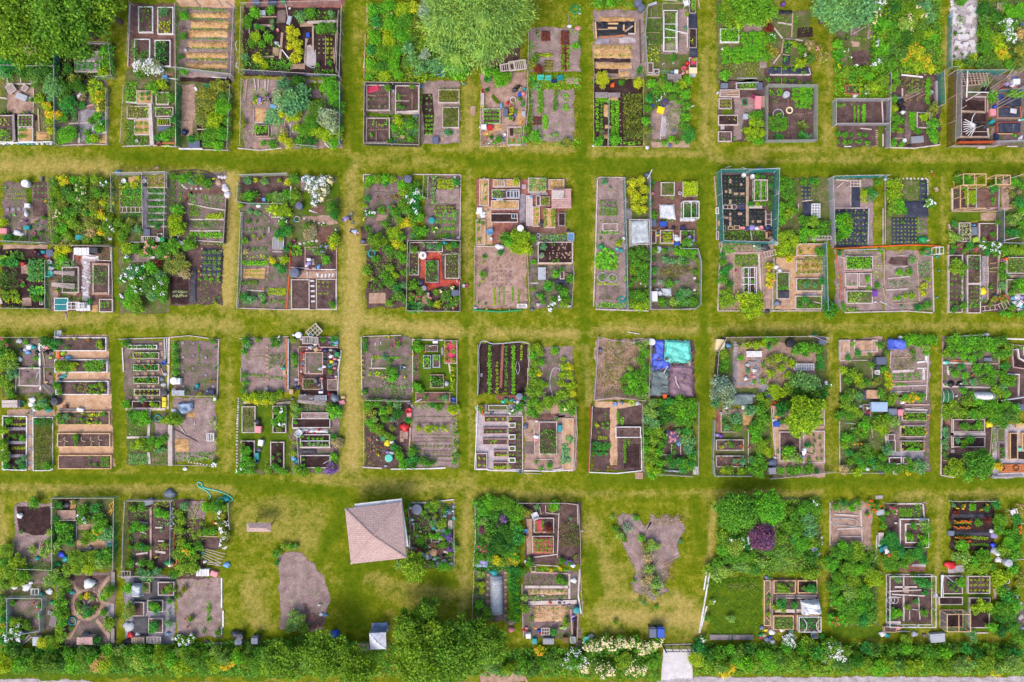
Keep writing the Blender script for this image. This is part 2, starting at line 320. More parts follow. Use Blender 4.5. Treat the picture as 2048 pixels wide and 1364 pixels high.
def crown_arrays(n,ls,style='l',nl=9,spread=.62,zs=1.0,lr=(.3,.48)):
 vs=[];fs=[];o=0
 lob=[]
 for i in range(nl):
  a=2*math.pi*(i+nu(0,.7))/nl;q=spread*(nu(.35,1)if i%3 else nu(0,.35));r=nu(*lr);lob.append((q*cos(a),q*sin(a),(.35+.5*(1-q*q)*nu(.6,1.1))*zs,r))
 lob=np.array(lob)
 if style in 'lf':
  for c in lob:
   v,f=core(c[:3]*[1,1,1]-[0,0,.08],c[3]*.72,.9*zs);vs.append(v);fs.append(f+o);o+=len(v)
  k=NP.integers(0,nl,n);d=sphere_pts(n);p=lob[k,:3]+d*lob[k,3:4]*nu(.72,1.1,(n,1))*[1,1,zs]
  p[:,2]=np.maximum(p[:,2],.04)
  ax=d*[.8,.8,.1]+nn(size=(n,3))*[.7,.7,.45];nr=d*.6+[0,0,.7]+nn(size=(n,3))*.45
  l=ls*nu(.6,1.4,n);v,f=leafquads(p,ax,nr,l,l*(.62 if style=='l' else.28))
  vs.append(v);fs.append(f+o)
 elif style=='b':
  v,f=core((0,0,.2),.4,.6);vs.append(v);fs.append(f);o+=len(v)
  a=nu(0,6.28,n);q=np.sqrt(nu(0,1,n))*.8;p=np.stack([q*np.cos(a),q*np.sin(a),(.55-.35*q+nu(0,.2,n))*zs],1)
  ax=np.stack([np.cos(a)+nn(size=n)*.5,np.sin(a)+nn(size=n)*.5,nn(size=n)*.2-.1],1);nr=np.stack([nn(size=n)*.3,nn(size=n)*.3,np.ones(n)],1)
  l=ls*nu(.7,1.3,n);v,f=leafquads(p,ax,nr,l,l*.85);vs.append(v);fs.append(f+o)
 else:
  k=NP.integers(0,nl,n);base=lob[k]*[1,1,0,1];a=nu(0,6.28,n)
  p=base[:,:3]+np.stack([np.cos(a)*.05,np.sin(a)*.05,nu(0,.25,n)],1)
  ax=np.stack([np.cos(a),np.sin(a),nu(.2,1.6,n)],1);nr=np.stack([-np.cos(a)*.5,-np.sin(a)*.5,np.ones(n)],1)
  l=ls*nu(.6,1.3,n);v,f=leafquads(p,ax,nr,l,l*.14);vs.append(v);fs.append(f)
 return np.concatenate(vs),np.concatenate(fs)
TPL={}
def tpl(style,size):
 k=(style,size)
 if k not in TPL:
  L_=[]
  for i in range(4 if size!='X' else 3):
   n,ls,nl={'S':(60,.42,4),'M':(380,.2,8),'L':(1500,.115,14),'X':(5200,.066,26)}[size]
   if style=='b':n,ls={'S':(10,.8),'M':(46,.42),'L':(170,.24),'X':(500,.14)}[size]
   if style=='g':n,ls={'S':(40,.8),'M':(240,.5),'L':(900,.3),'X':(3000,.17)}[size]
   if style=='f':n=int(n*1.6);ls*=1.15
   if size=='S':nl=3
   kw=dict(spread=.72,lr=(.2,.34))if size in 'LX' else{}
   if size=='X':kw=dict(spread=.8,lr=(.15,.26))
   v,f=crown_arrays(n,ls,style,nl,**kw);me=fastmesh('foliage',v,f);me.materials.append(None);L_.append(me)
  TPL[k]=L_
 return R_.choice(TPL[k])
def sizecls(r):return 'S' if r<.28 else('M' if r<.85 else('L' if r<2.1 else 'X'))
def foliage(name,r,h,col,style,parent=None,x=0,y=0,z=0):
 me=tpl(style,sizecls(r));o=obj(name,me,parent);o.material_slots[0].link='OBJECT';o.material_slots[0].material=leafmat(col)
 o.location=(x,y,z);o.scale=(r,r*ru(.9,1.1),h/1.25);o.rotation_euler[2]=ru(0,6.28);return o
def blossoms(r,h,c,n,parent,size=.1,name='blossoms'):
 n=int(n);a=nu(0,6.28,n);q=np.sqrt(nu(0,1,n))*r*.95;z=h*(1.02-.45*(q/r)**2)+nu(-.05,.08,n)
 k=max(3,n//9);ca=nu(0,6.28,k);cq=np.sqrt(nu(0,1,k))*r*.85;i=NP.integers(0,k,n)
 x=cq[i]*np.cos(ca[i])+nn(size=n)*r*.13;y=cq[i]*np.sin(ca[i])+nn(size=n)*r*.13
 d=np.sqrt(x*x+y*y)/max(r,.01);z=h*(1.05-.5*np.minimum(d,1)**2)+nu(-.04,.1,n)
 p=np.stack([x,y,z],1);aa=nu(0,6.28,n);ax=np.stack([np.cos(aa),np.sin(aa),nn(size=n)*.25],1);nr=np.stack([nn(size=n)*.3,nn(size=n)*.3,np.ones(n)],1)
 l=size*nu(.6,1.3,n);v1,f1=leafquads(p-ax*l[:,None]*.5,ax,nr,l,l*.9)
 me=fastmesh(name,v1,f1);me.materials.append(petal(c));return obj(name,me,parent)
FCN={'white':'white','pink':'pink','magenta':'magenta','yellow':'yellow','orange':'orange','purple':'purple','red':'red','cream':'cream','gold':'golden','lavender':'lavender'}
def U(x,y,r,c='g',s='l',h=None,fl=None,n=40,fs=.11,Q=None,name=None):
 rm=L(r);h=h or{'l':rm*1.15+.15,'f':rm*1.15+.2,'b':rm*.5+.2,'g':rm*.7+.25}[s]
 h=min(h,2.8);wx,wy=W(x,y,h*.6);bz=bedz(wx,wy)
 nm=name or{'l':'shrub','f':'feathery_shrub','b':'leafy_plant','g':'grass_clump'}[s]
 if s=='l' and not name:nm='small_bush' if rm<.5 else('tall_bush' if rm>.95 else 'shrub')
 if fl:nm='flowering_'+('shrub' if s in 'lf' else 'plant')
 r_=root(nm,wx,wy,bz);foliage('foliage',rm,h,c,s,r_)
 if s in 'lf' and rm>.5:
  m=MB();
  for i in range(3):a=ru(0,6.28);m.bar((0,0,0),(cos(a)*rm*.4,sin(a)*rm*.4,h*.55),.04+.02*rm)
  m.build('stems',wood('d'),r_)
 if fl:blossoms(rm,h,fl,n,r_,fs)
 sz='small ' if rm<.45 else('large ' if rm>1.15 else '')
 base={'l':'bush','f':'feathery bush','b':'broad-leaved plant','g':'tuft of blades'}[s]
 d=Q or(f"{sz}{FN[c]} bush with {FCN[fl]} flowers" if fl else f"{sz}{FN[c]} {base}")
 cat='bush' if s in 'lf' else 'plant'
 return reg(r_,d,cat,'bushes and plants of the garden')
def tree(x,y,r,c,h,s='l',lobes=30,n=9000,ls=.16,Q='tree',zc=None,sy=1.0,name='tree'):
 """trunk with limbs and a crown of leaf clumps"""
 rm=L(r);wx,wy=W(x,y,h*.72);R0=root(name,wx,wy)
 vs=[];fs=[];o=0;lob=[];g=MB()
 ph=nu(0,6.28)
 for i in range(lobes):
  a=i*2.399+ph;q=math.sqrt((i+.5)/lobes)*nu(.72,.98)*rm;lr=rm*nu(.1,.29)*(1.15 if q<rm*.5 else.85);z=h*(.5+.42*(1-(q/rm)**2)*nu(.55,1.1));q*=nu(.85,1.12)
  lob.append((q*cos(a),q*sin(a)*sy,z,lr))
  if i%3==0:g.bar((0,0,h*nu(.25,.5)),(q*cos(a)*.9,q*sin(a)*sy*.9,z-lr*.2),.05+.02*rm*.5)
 lob=np.array(lob)
 for c_ in lob:
  v,f=core(c_[:3]-[0,0,.1],c_[3]*.7,.75);vs.append(v);fs.append(f+o);o+=len(v)
 k=NP.integers(0,lobes,n);d=sphere_pts(n,.35);p=lob[k,:3]+d*lob[k,3:4]*nu(.6,1.38,(n,1))*NP.choice([1,1,1,1.45],(n,1))*[1,1,.8]
 ax=d*[.8,.8,-.1]+nn(size=(n,3))*[.7,.7,.45];nr=d*.6+[0,0,.6]+nn(size=(n,3))*.5
 if s=='w':ax=d*[1,1,0]+nn(size=(n,3))*[.3,.3,.3]-[0,0,.4]
 l=ls*nu(.6,1.5,n);v,f=leafquads(p,ax,nr,l,l*(.6 if s=='l' else.26));vs.append(v);fs.append(f+o)
 me=fastmesh('crown',np.concatenate(vs),np.concatenate(fs));me.materials.append(leafmat(c));obj('crown',me,R0)
 g.lathe(0,0,[(.1+rm*.06,0),(.07+rm*.045,h*.3),(.05+rm*.03,h*.7)],8);g.build('trunk',wood('d'),R0)
 return reg(R0,Q,'tree','trees of the garden')
VEG=[]
def R(x0,y0,x1,y1,n,r,c='G',s='l',d=None,ny=1,h=None):
 """plants set out in rows; the biggest groups become things, the small ones one mass of seedlings"""
 for j in range(ny):
  for i in range(n):
   t=i/(n-1)if n>1 else.5
   if ny==1:x,y=x0+(x1-x0)*t,y0+(y1-y0)*t
   else:x,y=x0+(x1-x0)*t,y0+(y1-y0)*j/(ny-1)
   rm=L(r)*ru(.75,1.2);q=W(x+ru(-.5,.5)*r*.6,y+ru(-.5,.5)*r*.6,.15)
   VEG.append((q[0],q[1],rm,(h or rm*1.0+.06),c,s,d or 'vegetable plant',PLOT,bedz(q[0],q[1])))
def C(x0,y0,x1=None,y1=None,c='g',h=.35,s='l',den=1.0,d=None,ls=.16,pts=None):
 """uncountable low growth filling an area"""
 if pts is None and not isinstance(x0,(tuple,list)):pts=[(x0,y0),(x1,y0),(x1,y1),(x0,y1)]
 elif pts is None:pts=x0
 q=[W(u,v,h*.5)for u,v in pts];xs=[p[0]for p in q];ys=[p[1]for p in q];A=0
 for i in range(len(q)):A+=q[i-1][0]*q[i][1]-q[i][0]*q[i-1][1]
 A=abs(A)/2;n=int(A*70*den);
 if n<8:n=8
 X=nu(min(xs),max(xs),n*4);Y=nu(min(ys),max(ys),n*4);ins=np.zeros(n*4,bool)
 for i in range(len(q)):
  a,b=q[i],q[i-1]
  if a[1]!=b[1]:cnd=((a[1]>Y)!=(b[1]>Y))&(X<(b[0]-a[0])*(Y-a[1])/(b[1]-a[1])+a[0]);ins^=cnd
 X,Y=X[ins][:n],Y[ins][:n];n=len(X)
 if n==0:return
 f1=np.sin(X*2.1+1.3*np.sin(Y*1.7))*np.sin(Y*2.3+X*.9);z=h*(.55+.35*f1)*nu(.35,1.15,n)
 if den<.8:
  keep=(f1+nn(size=n)*.35)>-.35;X,Y,z=X[keep],Y[keep],z[keep];n=len(X)
  if n==0:return
 p=np.stack([X,Y,np.maximum(z,.04)+bedz(sum(xs)/len(xs),sum(ys)/len(ys))],1);a=nu(0,6.28,n)
 if s=='g':ax=np.stack([np.cos(a)*.6,np.sin(a)*.6,nu(.4,1.6,n)],1);p[:,2]*=.4;l=ls*2.2*nu(.6,1.3,n);wd=l*.13
 else:ax=np.stack([np.cos(a),np.sin(a),nn(size=n)*.35],1);l=ls*nu(.6,1.4,n);wd=l*{'l':.62,'b':.9,'f':.25}[s]
 nr=np.stack([nn(size=n)*.45,nn(size=n)*.45,np.ones(n)],1)
 v,f=leafquads(p,ax,nr,l,wd);me=fastmesh('ground_cover',v,f);me.materials.append(leafmat(c));o=obj('ground_cover' if s!='g' else 'tall_grass',me)
 return stuff(o,d or(f"{FN[c]} low growth" if s!='g' else f"{FN[c]} tall grass"),'ground cover')
def FL(x,y,r,c,n=14,fs=.1,z=.4,d=None,st='g'):
 """a small clump of flowering plant"""
 rm=L(r);q=W(x,y,z);r_=root('flower_clump',*q,bedz(*q));foliage('foliage',max(.12,rm*.9),z,st,'l',r_);blossoms(rm,z,c,n,r_,fs)
 return reg(r_,d or f"clump of {FCN[c]} flowers",'flowers','clumps of flowers')
# ---------- things people leave in gardens ----------
rad=math.radians
def chair(x,y,a=0,c='white',sc=1.0,Q=None,tip=False):
 q=W(x,y,.4);r=root('garden_chair',q[0],q[1],0,rad(a));m=plastic(c)
 MB().box(0,0,.40,.44,.50,.48).build('seat',m,r)
 b=MB();b.bar((-.23,.25,.42),(-.25,.36,.88),.05);b.bar((.23,.25,.42),(.25,.36,.88),.05);b.bar((-.26,.36,.88),(.26,.36,.88),.05,.07)
 for i in range(5):b.bar((-.16+.08*i,.26,.44),(-.16+.08*i,.35,.87),.045,.02)
 b.build('backrest',m,r)
 for sx in(-1,1):
  MB().bar((sx*.28,-.22,.64),(sx*.29,.3,.66),.06,.03).build('armrest',m,r)
  for sy in(-1,1):MB().bar((sx*.24,sy*.2,.41),(sx*.28,sy*.27,0),.04).bar((sx*.27,-.2,.41),(sx*.28,-.2,.64),.035).build('leg',m,r)
 if tip:r.rotation_euler=(rad(85),0,rad(a));r.location[2]=.3
 return reg(r,Q or f"{c} plastic garden chair",'chair','garden chairs')
def bucket(x,y,r=6,c='white',h=.32,full=None,Q=None,name='bucket'):
 q=W(x,y,h);rm=max(.12,L(r));R0=root(name,*q);m=plastic(c)
 MB().lathe(0,0,[(rm*.78,0),(rm,h),(rm*.9,h),(rm*.72,h*.55)],14).build('body',m,R0,True)
 pts=[(rm*cos(t),.02+rm*.5*sin(t)*0+rm*.02,h+rm*.0+.03*sin(t))for t in[i*math.pi/8 for i in range(9)]]
 MB().tube([(rm*1.0*cos(t),rm*.55*sin(t),h-.02+.02*sin(t))for t in[i*math.pi/8 for i in range(9)]],.012,4).build('handle',plastic('grey'),R0)
 if full:MB().lathe(0,0,[(rm*.86,h*.7),(rm*.86,h*.82)],12).build('soil' if full!='plant' else 'soil',ground('dark'),R0)
 if full=='plant':foliage('foliage',rm*1.1,.3,'g','l',R0,0,0,h*.8)
 return reg(R0,Q or f"{c} {'bucket' if name=='bucket' else name.replace('_',' ')}",name.replace('_',' '),'buckets and pots')
def pot(x,y,r=6,c='terracotta',plant='g',Q=None):return bucket(x,y,r,c,.3,'plant' if plant else 'soil',Q or f"{c} pot{' with a green plant' if plant else ''}",'plant_pot')
def barrel(x,y,r=12,c='black',h=.9,Q=None,name='barrel'):
 q=W(x,y,h);rm=L(r);R0=root(name,*q);m=plastic(c)
 MB().lathe(0,0,[(rm*.8,0),(rm*.97,h*.3),(rm,h*.6),(rm*.95,h*.94),(rm*.88,h*.95)],18).build('body',m,R0,True)
 MB().lathe(0,0,[(rm*.98,h*.95),(rm,h*.99),(rm*.9,h*1.02),(rm*.35,h*1.05),(rm*.3,h*1.09),(.01,h*1.09)],18).build('lid',m,R0)
 return reg(R0,Q or f"{c} round {name.replace('_',' ')} with a lid",name.replace('_',' '),'barrels and composters')
def ring(x,y,r=8,c='white',w=2,h=.12,Q=None,name='hoop_ring',z=0,ex=1):
 q=W(x,y,h);rm=L(r);t=L(w)/2;pts=[(rm*ex*cos(i*.393),rm*sin(i*.393),h/2+z)for i in range(16)]
 o=MB().tube(pts,max(t,.02),6,True).build(name,plastic(c),None,True);o.location=(q[0],q[1],0)
 return reg(o,Q or f"{c} {name.replace('_',' ')} on the soil",name.replace('_',' '),'rings and tyres')
def tyre(x,y,r=11):
 q=W(x,y,.2);rm=L(r);R0=root('car_tyre',*q)
 MB().lathe(0,0,[(rm*.95,.0),(rm,.06),(rm,.17),(rm*.93,.23),(rm*.66,.23),(rm*.62,.17),(rm*.62,.05)],24).build('tread',plastic('charcoal'),R0)
 MB().lathe(0,0,[(rm*.6,.10),(rm*.6,.14)],20).build('soil',ground('dark'),R0)
 return reg(R0,'old grey car tyre','tyre','rings and tyres')
def tub(x,y,w,d,a=0,c='blue',h=.35,lid=True,Q=None,name='storage_box',open_=False):
 q=W(x,y,h);w,d=L(w),L(d);R0=root(name,q[0],q[1],0,rad(a));m=plastic(c)
 if open_ or not lid:
  b=MB();t=.03
  for s in(-1,1):b.box(s*(w/2-t/2),0,0,h,t,d);b.box(0,s*(d/2-t/2),0,h-.004,w-2*t,t)
  b.box(0,0,.0,.03,w-.07,d-.07);b.build('body',m,R0);MB().box(0,0,.031,h*.6,w-.08,d-.08).build('contents',ground('mid'),R0)
 else:
  MB().box(0,0,0,h-.04,w*.94,d*.92).build('body',m,R0);k=MB().box(0,0,h-.04,h,w,d,0,.06,.06);k.box(0,0,h,h+.02,w*.7,d*.6);k.build('lid',m,R0)
  for s in(-1,1):MB().box(s*(w*.47+.02),0,h*.55,h*.7,.04,d*.3).build('handle',m,R0)
 return reg(R0,Q or f"{'open ' if open_ else ''}{c} {name.replace('_',' ')}",name.replace('_',' '),'boxes and crates')
def crate(x,y,w,d,a=0,c='white',h=.25,**k):return tub(x,y,w,d,a,c,h,lid=False,name='crate',open_=True,**k)
def panel(x0,y0,x1,y1,t='w',n=4,m_=0,z=.12,name='lattice_screen',Q=None,fill=None,a=0,bw=.06):
 """frame with slats: lattice, pallet, cold-frame lid, window"""
 A=W(x0,y0,z);Bq=W(x1,y1,z);cx,cy,w,d=(A[0]+Bq[0])/2,(A[1]+Bq[1])/2,abs(A[0]-Bq[0]),abs(A[1]-Bq[1]);R0=root(name,cx,cy,0,rad(a))
 f=MB();f.bar((-w/2,-d/2,z),(w/2,-d/2,z),bw,.05);f.bar((-w/2,d/2,z),(w/2,d/2,z),bw,.05);f.bar((-w/2,-d/2,z+.004),(-w/2,d/2,z+.004),bw,.05);f.bar((w/2,-d/2,z+.004),(w/2,d/2,z+.004),bw,.05);f.build('frame',wood(t),R0)
 s=MB()
 for i in range(1,n):s.bar((-w/2+w*i/n,-d/2,z-.008),(-w/2+w*i/n,d/2,z-.008),bw*.8,.03)
 for i in range(1,m_):s.bar((-w/2,-d/2+d*i/m_,z+.006),(w/2,-d/2+d*i/m_,z+.006),bw*.8,.03)
 if s.v:s.build('slats',wood(t),R0)
 if fill:MB().box(0,0,z-.02,z-.012,w-.02,d-.02).build('pane',netmat(fill,.5),R0)
 for sx in(-1,1):MB().box(sx*w*.44,0,0,z-.03,.06,d*.9).build('support',wood(t),R0)
 return reg(R0,Q or f"{WN[t]} {name.replace('_',' ')}",name.replace('_',' '),'panels and pallets')
def deck(x0,y0,x1,y1,t='w',n=6,vert=True,h=.14,name='timber_deck',Q=None,legs=True,a=0):
 """boards side by side: deck, table, bench, board walk, pallet"""
 A=W(x0,y0,h);Bq=W(x1,y1,h);cx,cy,w,d=(A[0]+Bq[0])/2,(A[1]+Bq[1])/2,abs(A[0]-Bq[0]),abs(A[1]-Bq[1]);R0=root(name,cx,cy,0,rad(a))
 top=MB()
 for i in range(n):
  if vert:top.box(-w/2+w*(i+.5)/n,ru(-.02,.02),h-.04,h+ru(0,.012),w/n*.88,d)
  else:top.box(ru(-.02,.02),-d/2+d*(i+.5)/n,h-.04,h+ru(0,.012),w,d/n*.88)
 top.build('boards',wood(t),R0)
 for s in(-1,1):
  if vert:MB().box(0,s*d*.42,0,h-.045,w*.96,.08).build('bearer',wood(t),R0)
  else:MB().box(s*w*.42,0,0,h-.045,.08,d*.96).build('bearer',wood(t),R0)
 return reg(R0,Q or f"{WN[t]} {name.replace('_',' ')}",name.replace('_',' '),'decks, benches and tables')
def slab(x,y,w,d=None,c='gravel',a=0,name='paving_slab',h=.05,Q=None):
 q=W(x,y);w_,d_=L(w),L(d or w)
 o=MB().box(0,0,0,h,w_,d_,0,.06,.06).build(name,ground(c));o.location=(q[0],q[1],.03+R_.random()*.01+bedz(*q));o.rotation_euler[2]=rad(a)+ru(-.05,.05)
 o.name=name;return reg(o,Q or f"{ {'gravel':'pale','stone':'grey','brick':'reddish','path':'pinkish','concrete':'white','fabs':'dark','slate':'bluish'}.get(c,c)} {name.replace('_',' ')}",name.replace('_',' '),'paving slabs and bricks',share=name=='brick')
def slabs(x0,y0,x1,y1,n,w,d=None,c='gravel',name='paving_slab',Q=None,a=0):
 for i in range(n):t=i/(n-1)if n>1 else 0;slab(x0+(x1-x0)*t,y0+(y1-y0)*t,w,d,c,a,name,Q=Q)
def stone(x,y,r=5,c='concrete',Q=None,h=None):
 q=W(x,y,.1);rm=L(r);h=h or rm*.6;v,f=core((0,0,h*.3),rm,.6);o=MB();o.add([tuple(p)for p in v],[tuple(i)for i in f]);b=o.build('stone',ground(c));b.location=(q[0],q[1],0);b.rotation_euler[2]=ru(0,6)
 return reg(b,Q or f"{ {'concrete':'white','gravel':'pale','stone':'grey','path':'pinkish'}.get(c,c)} stone",'stone','stones')
def stones(*p,n=8,r=5,c='concrete',jt=2):
 seg=list(p);
 for k in range(n):
  t=k/(max(1,n-1))*(len(seg)-1);i=min(int(t),len(seg)-2);s=t-i
  stone(seg[i][0]+(seg[i+1][0]-seg[i][0])*s+ru(-jt,jt),seg[i][1]+(seg[i+1][1]-seg[i][1])*s+ru(-jt,jt),r*ru(.7,1.2),c)
def bag(x,y,r=10,c='white',h=None,ex=1.2,a=0,Q=None,name='sack'):
 q=W(x,y,.2);rm=L(r)*.78;h=h or rm*.9;
 if name=='sack':name='clutter_item' if rm<.13 else('bulging_bag' if rm>.26 else('small_bag' if rm<.19 else 'sack'))  # smallest size: mostly unidentified bits of clutter in the bag shape
 R0=root(name,q[0],q[1],0,rad(a)+ru(-.2,.2));m=MB();n=12;rows=[(0,0.02),(.8,.0),(1,.25),(.92,.6),(.6,.9),(.2,1)]
 P=[];Fq=[]
 for rr,z in rows:
  for i in range(n):
   t=6.283*i/n;k=rr*(1+.2*sin(3*t+z*4+x)+.1*sin(5*t+y)+ru(-.1,.1));P.append((rm*ex*k*cos(t),rm*k*sin(t),h*z+ru(-.02,.02)*(z>0)))
 for j in range(len(rows)-1):
  for i in range(n):Fq.append((j*n+i,j*n+(i+1)%n,(j+1)*n+(i+1)%n,(j+1)*n+i))
 Fq.append(tuple(range((len(rows)-1)*n,len(rows)*n)));m.add(P,Fq).build('body',plastic(c),R0,True)
 MB().lathe(rm*ex*.75,0,[(.05,h*.5),(.025,h*.62),(.07,h*.75)],7).build('neck',plastic(c),R0)
 return reg(R0,Q or f"{c} {name.replace('_',' ')}",name.replace('_',' '),'sacks and bags')
def can(x,y,c='green',a=0,sc=1.0,Q=None):
 q=W(x,y,.25);R0=root('watering_can',q[0],q[1],0,rad(a));R0 .scale=(sc,)*3;m=plastic(c)
 MB().lathe(0,0,[(.13,0),(.15,.1),(.13,.26),(.08,.3)],12,1.2,.85).build('body',m,R0,True);s=MB();s.tube([(.12,0,.08),(.3,0,.24),(.42,0,.33)],.025);s.lathe(.44,0,[(.03,.32),(.06,.36)],8);s.build('spout',m,R0)
 MB().tube([(-.14,0,.1),(-.25,0,.24),(-.12,0,.38),(.04,0,.36),(.06,0,.28)],.018).build('handle',m,R0)
 return reg(R0,Q or f"{c} plastic watering can",'watering can','watering cans')
def hose(*p,c='green',r=.022,closed=False,Q=None,z=.05,name='garden_hose'):
 pts=[Vector((*W(u,v),z))for u,v in p];out=[]
 for i in range(len(pts)-1):
  a,b,c0,d=pts[max(i-1,0)],pts[i],pts[i+1],pts[min(i+2,len(pts)-1)]
  for k in range(5):
   t=k/5;out.append(.5*((2*b)+(c0-a)*t+(2*a-5*b+4*c0-d)*t*t+(-a+3*b-3*c0+d)*t**3))
 out.append(pts[-1]);o0=out[0].copy();o0 .z=0;o=MB().tube([q-o0 for q in out],r,6).build(name,plastic(c),None,True);o.location=o0
 return reg(o,Q or f"{c} {name.replace('_',' ')} lying in curves",'hose' if 'hose' in name else name.replace('_',' '),'hoses and cords')
def coil(x,y,r=9,c='green',Q=None):
 q=W(x,y,.1);rm=L(r);pts=[]
 for i in range(60):t=i*.42;k=rm*(.55+.45*(i/60))*(1+.05*sin(i));pts.append((k*cos(t),k*sin(t),.03+.1*(i%15)/15))
 o=MB().tube(pts,.028,5).build('coiled_hose',plastic(c),None,True);o.location=(q[0],q[1],0);return reg(o,Q or f"coiled {c} hose",'hose','hoses and cords')
def cage(x,y,r=10,c='grey',h=.7,Q=None):
 q=W(x,y,h);rm=L(r);R0=root('tomato_cage',*q);g=MB()
 for k in range(3):z=h*(k+1)/3;g.tube([(rm*(.6+.4*z/h)*cos(i*.524),rm*(.6+.4*z/h)*sin(i*.524),z)for i in range(12)],.012,4,True)
 g.build('hoops',plastic(c),R0)
 for k in range(3):t=k*2.09;MB().bar((rm*.55*cos(t),rm*.55*sin(t),0),(rm*cos(t),rm*sin(t),h),.015).build('leg',plastic(c),R0)
 return reg(R0,Q or f"{c} wire plant cage",'plant cage','plant cages')
def bin_(x,y,w=16,d=20,a=0,c='blue',h=1.05,Q=None):
 q=W(x,y,h);w,d=L(w),L(d);R0=root('wheelie_bin',q[0],q[1],0,rad(a));m=plastic(c)
 b=MB();b.add([(-w*.4,-d*.36,.05),(w*.4,-d*.36,.05),(w*.4,d*.36,.05),(-w*.4,d*.36,.05),(-w/2,-d/2,h-.06),(w/2,-d/2,h-.06),(w/2,d/2,h-.06),(-w/2,d/2,h-.06)],[(3,2,1,0),(4,5,6,7),(0,1,5,4),(1,2,6,5),(2,3,7,6),(3,0,4,7)]);b.build('body',m,R0)
 l=MB().box(0,-.02,h-.055,h+.03,w*1.05,d*1.05,0,.12,.16).build('lid',m,R0);MB().bar((-w*.4,d*.58,h-.03),(w*.4,d*.58,h-.03),.04).build('handle',m,R0)
 for s in(-1,1):
  k=MB().lathe(0,0,[(.11,-.03),(.11,.03)],12).build('wheel',plastic('black'),R0);k.rotation_euler=(0,rad(90),0);k.location=(s*w*.43,d*.4,.11)
 return reg(R0,Q or f"{c} wheelie bin",'wheelie bin','wheelie bins')
def poles(x0,y0,x1,y1,n=5,sp=12,t='w',z=.15,ln=.03,Q=None,name='garden_stake'):
 """loose stakes: every stake a thing"""
 for i in range(n):
  k=i-(n-1)/2;j=ru(-1,1)*sp*.3;dx,dy=x1-x0,y1-y0;l=math.hypot(dx,dy);nx,ny=-dy/l,dx/l;a=W(x0+nx*k*sp*.6+j,y0+ny*k*sp*.6,z);b=W(x1+nx*k*sp+j,y1+ny*k*sp+j*.5,z)
  o=MB().bar((a[0],a[1],z+.02+i*.004),(b[0],b[1],z+.05+i*.004),ln*1.4).build(name,wood(t));reg(o,Q or f"loose {WN[t]} stakes",name.replace('_',' '),'loose stakes in '+PLOT,share=True)
def tunnel(x0,y0,x1,y1,h=.5,c='silver',op=.85,vert=True,Q=None,rings=6):
 A=W(x0,y0,h*.6);Bq=W(x1,y1,h*.6);cx,cy,w,d=(A[0]+Bq[0])/2,(A[1]+Bq[1])/2,abs(A[0]-Bq[0]),abs(A[1]-Bq[1]);R0=root('hoop_tunnel',cx,cy);P=[];Fq=[];n=10;m=18
 hf=(w if vert else d)/2;ln=(d if vert else w)/2
 for j in range(m+1):
  s=-1+2*j/m;e=min(1,(1-abs(s))*5+.25)
  for i in range(n+1):
   t=math.pi*i/n;u=hf*cos(t)*(.8+.2*e);z=h*sin(t)*e*(1+.04*sin(j*2.1));P.append((u,s*ln,z+.02)if vert else(s*ln,u,z+.02))
 for j in range(m):
  for i in range(n):k=j*(n+1)+i;Fq.append((k,k+1,k+n+2,k+n+1))
 MB().add(P,Fq).build('cover',netmat(c,op),R0,True)
 for k in range(rings):
  s=-.95+1.9*k/(rings-1);pts=[]
  for i in range(9):t=math.pi*i/8;u=hf*1.01*cos(t);pts.append((u,s*ln,h*sin(t)+.01)if vert else(s*ln,u,h*sin(t)+.01))
  MB().tube(pts,.02,5).build('hoop',plastic('white'),R0)
 return reg(R0,Q or 'long tunnel of pale netting over hoops','hoop tunnel')
def gframe(x0,y0,x1,y1,h=1.2,t='y',net=None,nx=2,ny=2,Q=None,top=True,name='timber_frame_cage',op=.3,bw=.07):
 """open box frame of timber: x0..y1 are its base as seen on the ground"""
 A=W(x0,y0);Bq=W(x1,y1);cx,cy,w,d=(A[0]+Bq[0])/2,(A[1]+Bq[1])/2,abs(A[0]-Bq[0]),abs(A[1]-Bq[1]);R0=root(name,cx,cy)
 for z,nm in((.05,'base_rail'),(h,'top_rail')):
  for s in(-1,1):MB().bar((-w/2,s*d/2,z),(w/2,s*d/2,z),bw).build(nm,wood(t),R0);MB().bar((s*w/2,-d/2,z+.005),(s*w/2,d/2,z+.005),bw).build(nm,wood(t),R0)
 for i in range(nx+1):
  for j in range(ny+1):
   if i in(0,nx)or j in(0,ny):MB().bar((-w/2+w*i/nx,-d/2+d*j/ny,0),(-w/2+w*i/nx,-d/2+d*j/ny,h),bw).build('post',wood(t),R0)
 for i in range(1,nx):
  if top:MB().bar((-w/2+w*i/nx,-d/2,h+.006),(-w/2+w*i/nx,d/2,h+.006),bw*.8).build('top_rail',wood(t),R0)
 if net:
  m=MB()
  for s in(-1,1):m.add([(-w/2,s*d/2,.03),(w/2,s*d/2,.03),(w/2,s*d/2,h),(-w/2,s*d/2,h)],[(0,1,2,3)]);m.add([(s*w/2,-d/2,.03),(s*w/2,d/2,.03),(s*w/2,d/2,h),(s*w/2,-d/2,h)],[(0,1,2,3)])
  m.build('netting',netmat(net,op),R0)
 return reg(R0,Q or f"open {WN[t]} frame cage",'frame cage','timber frame cages')
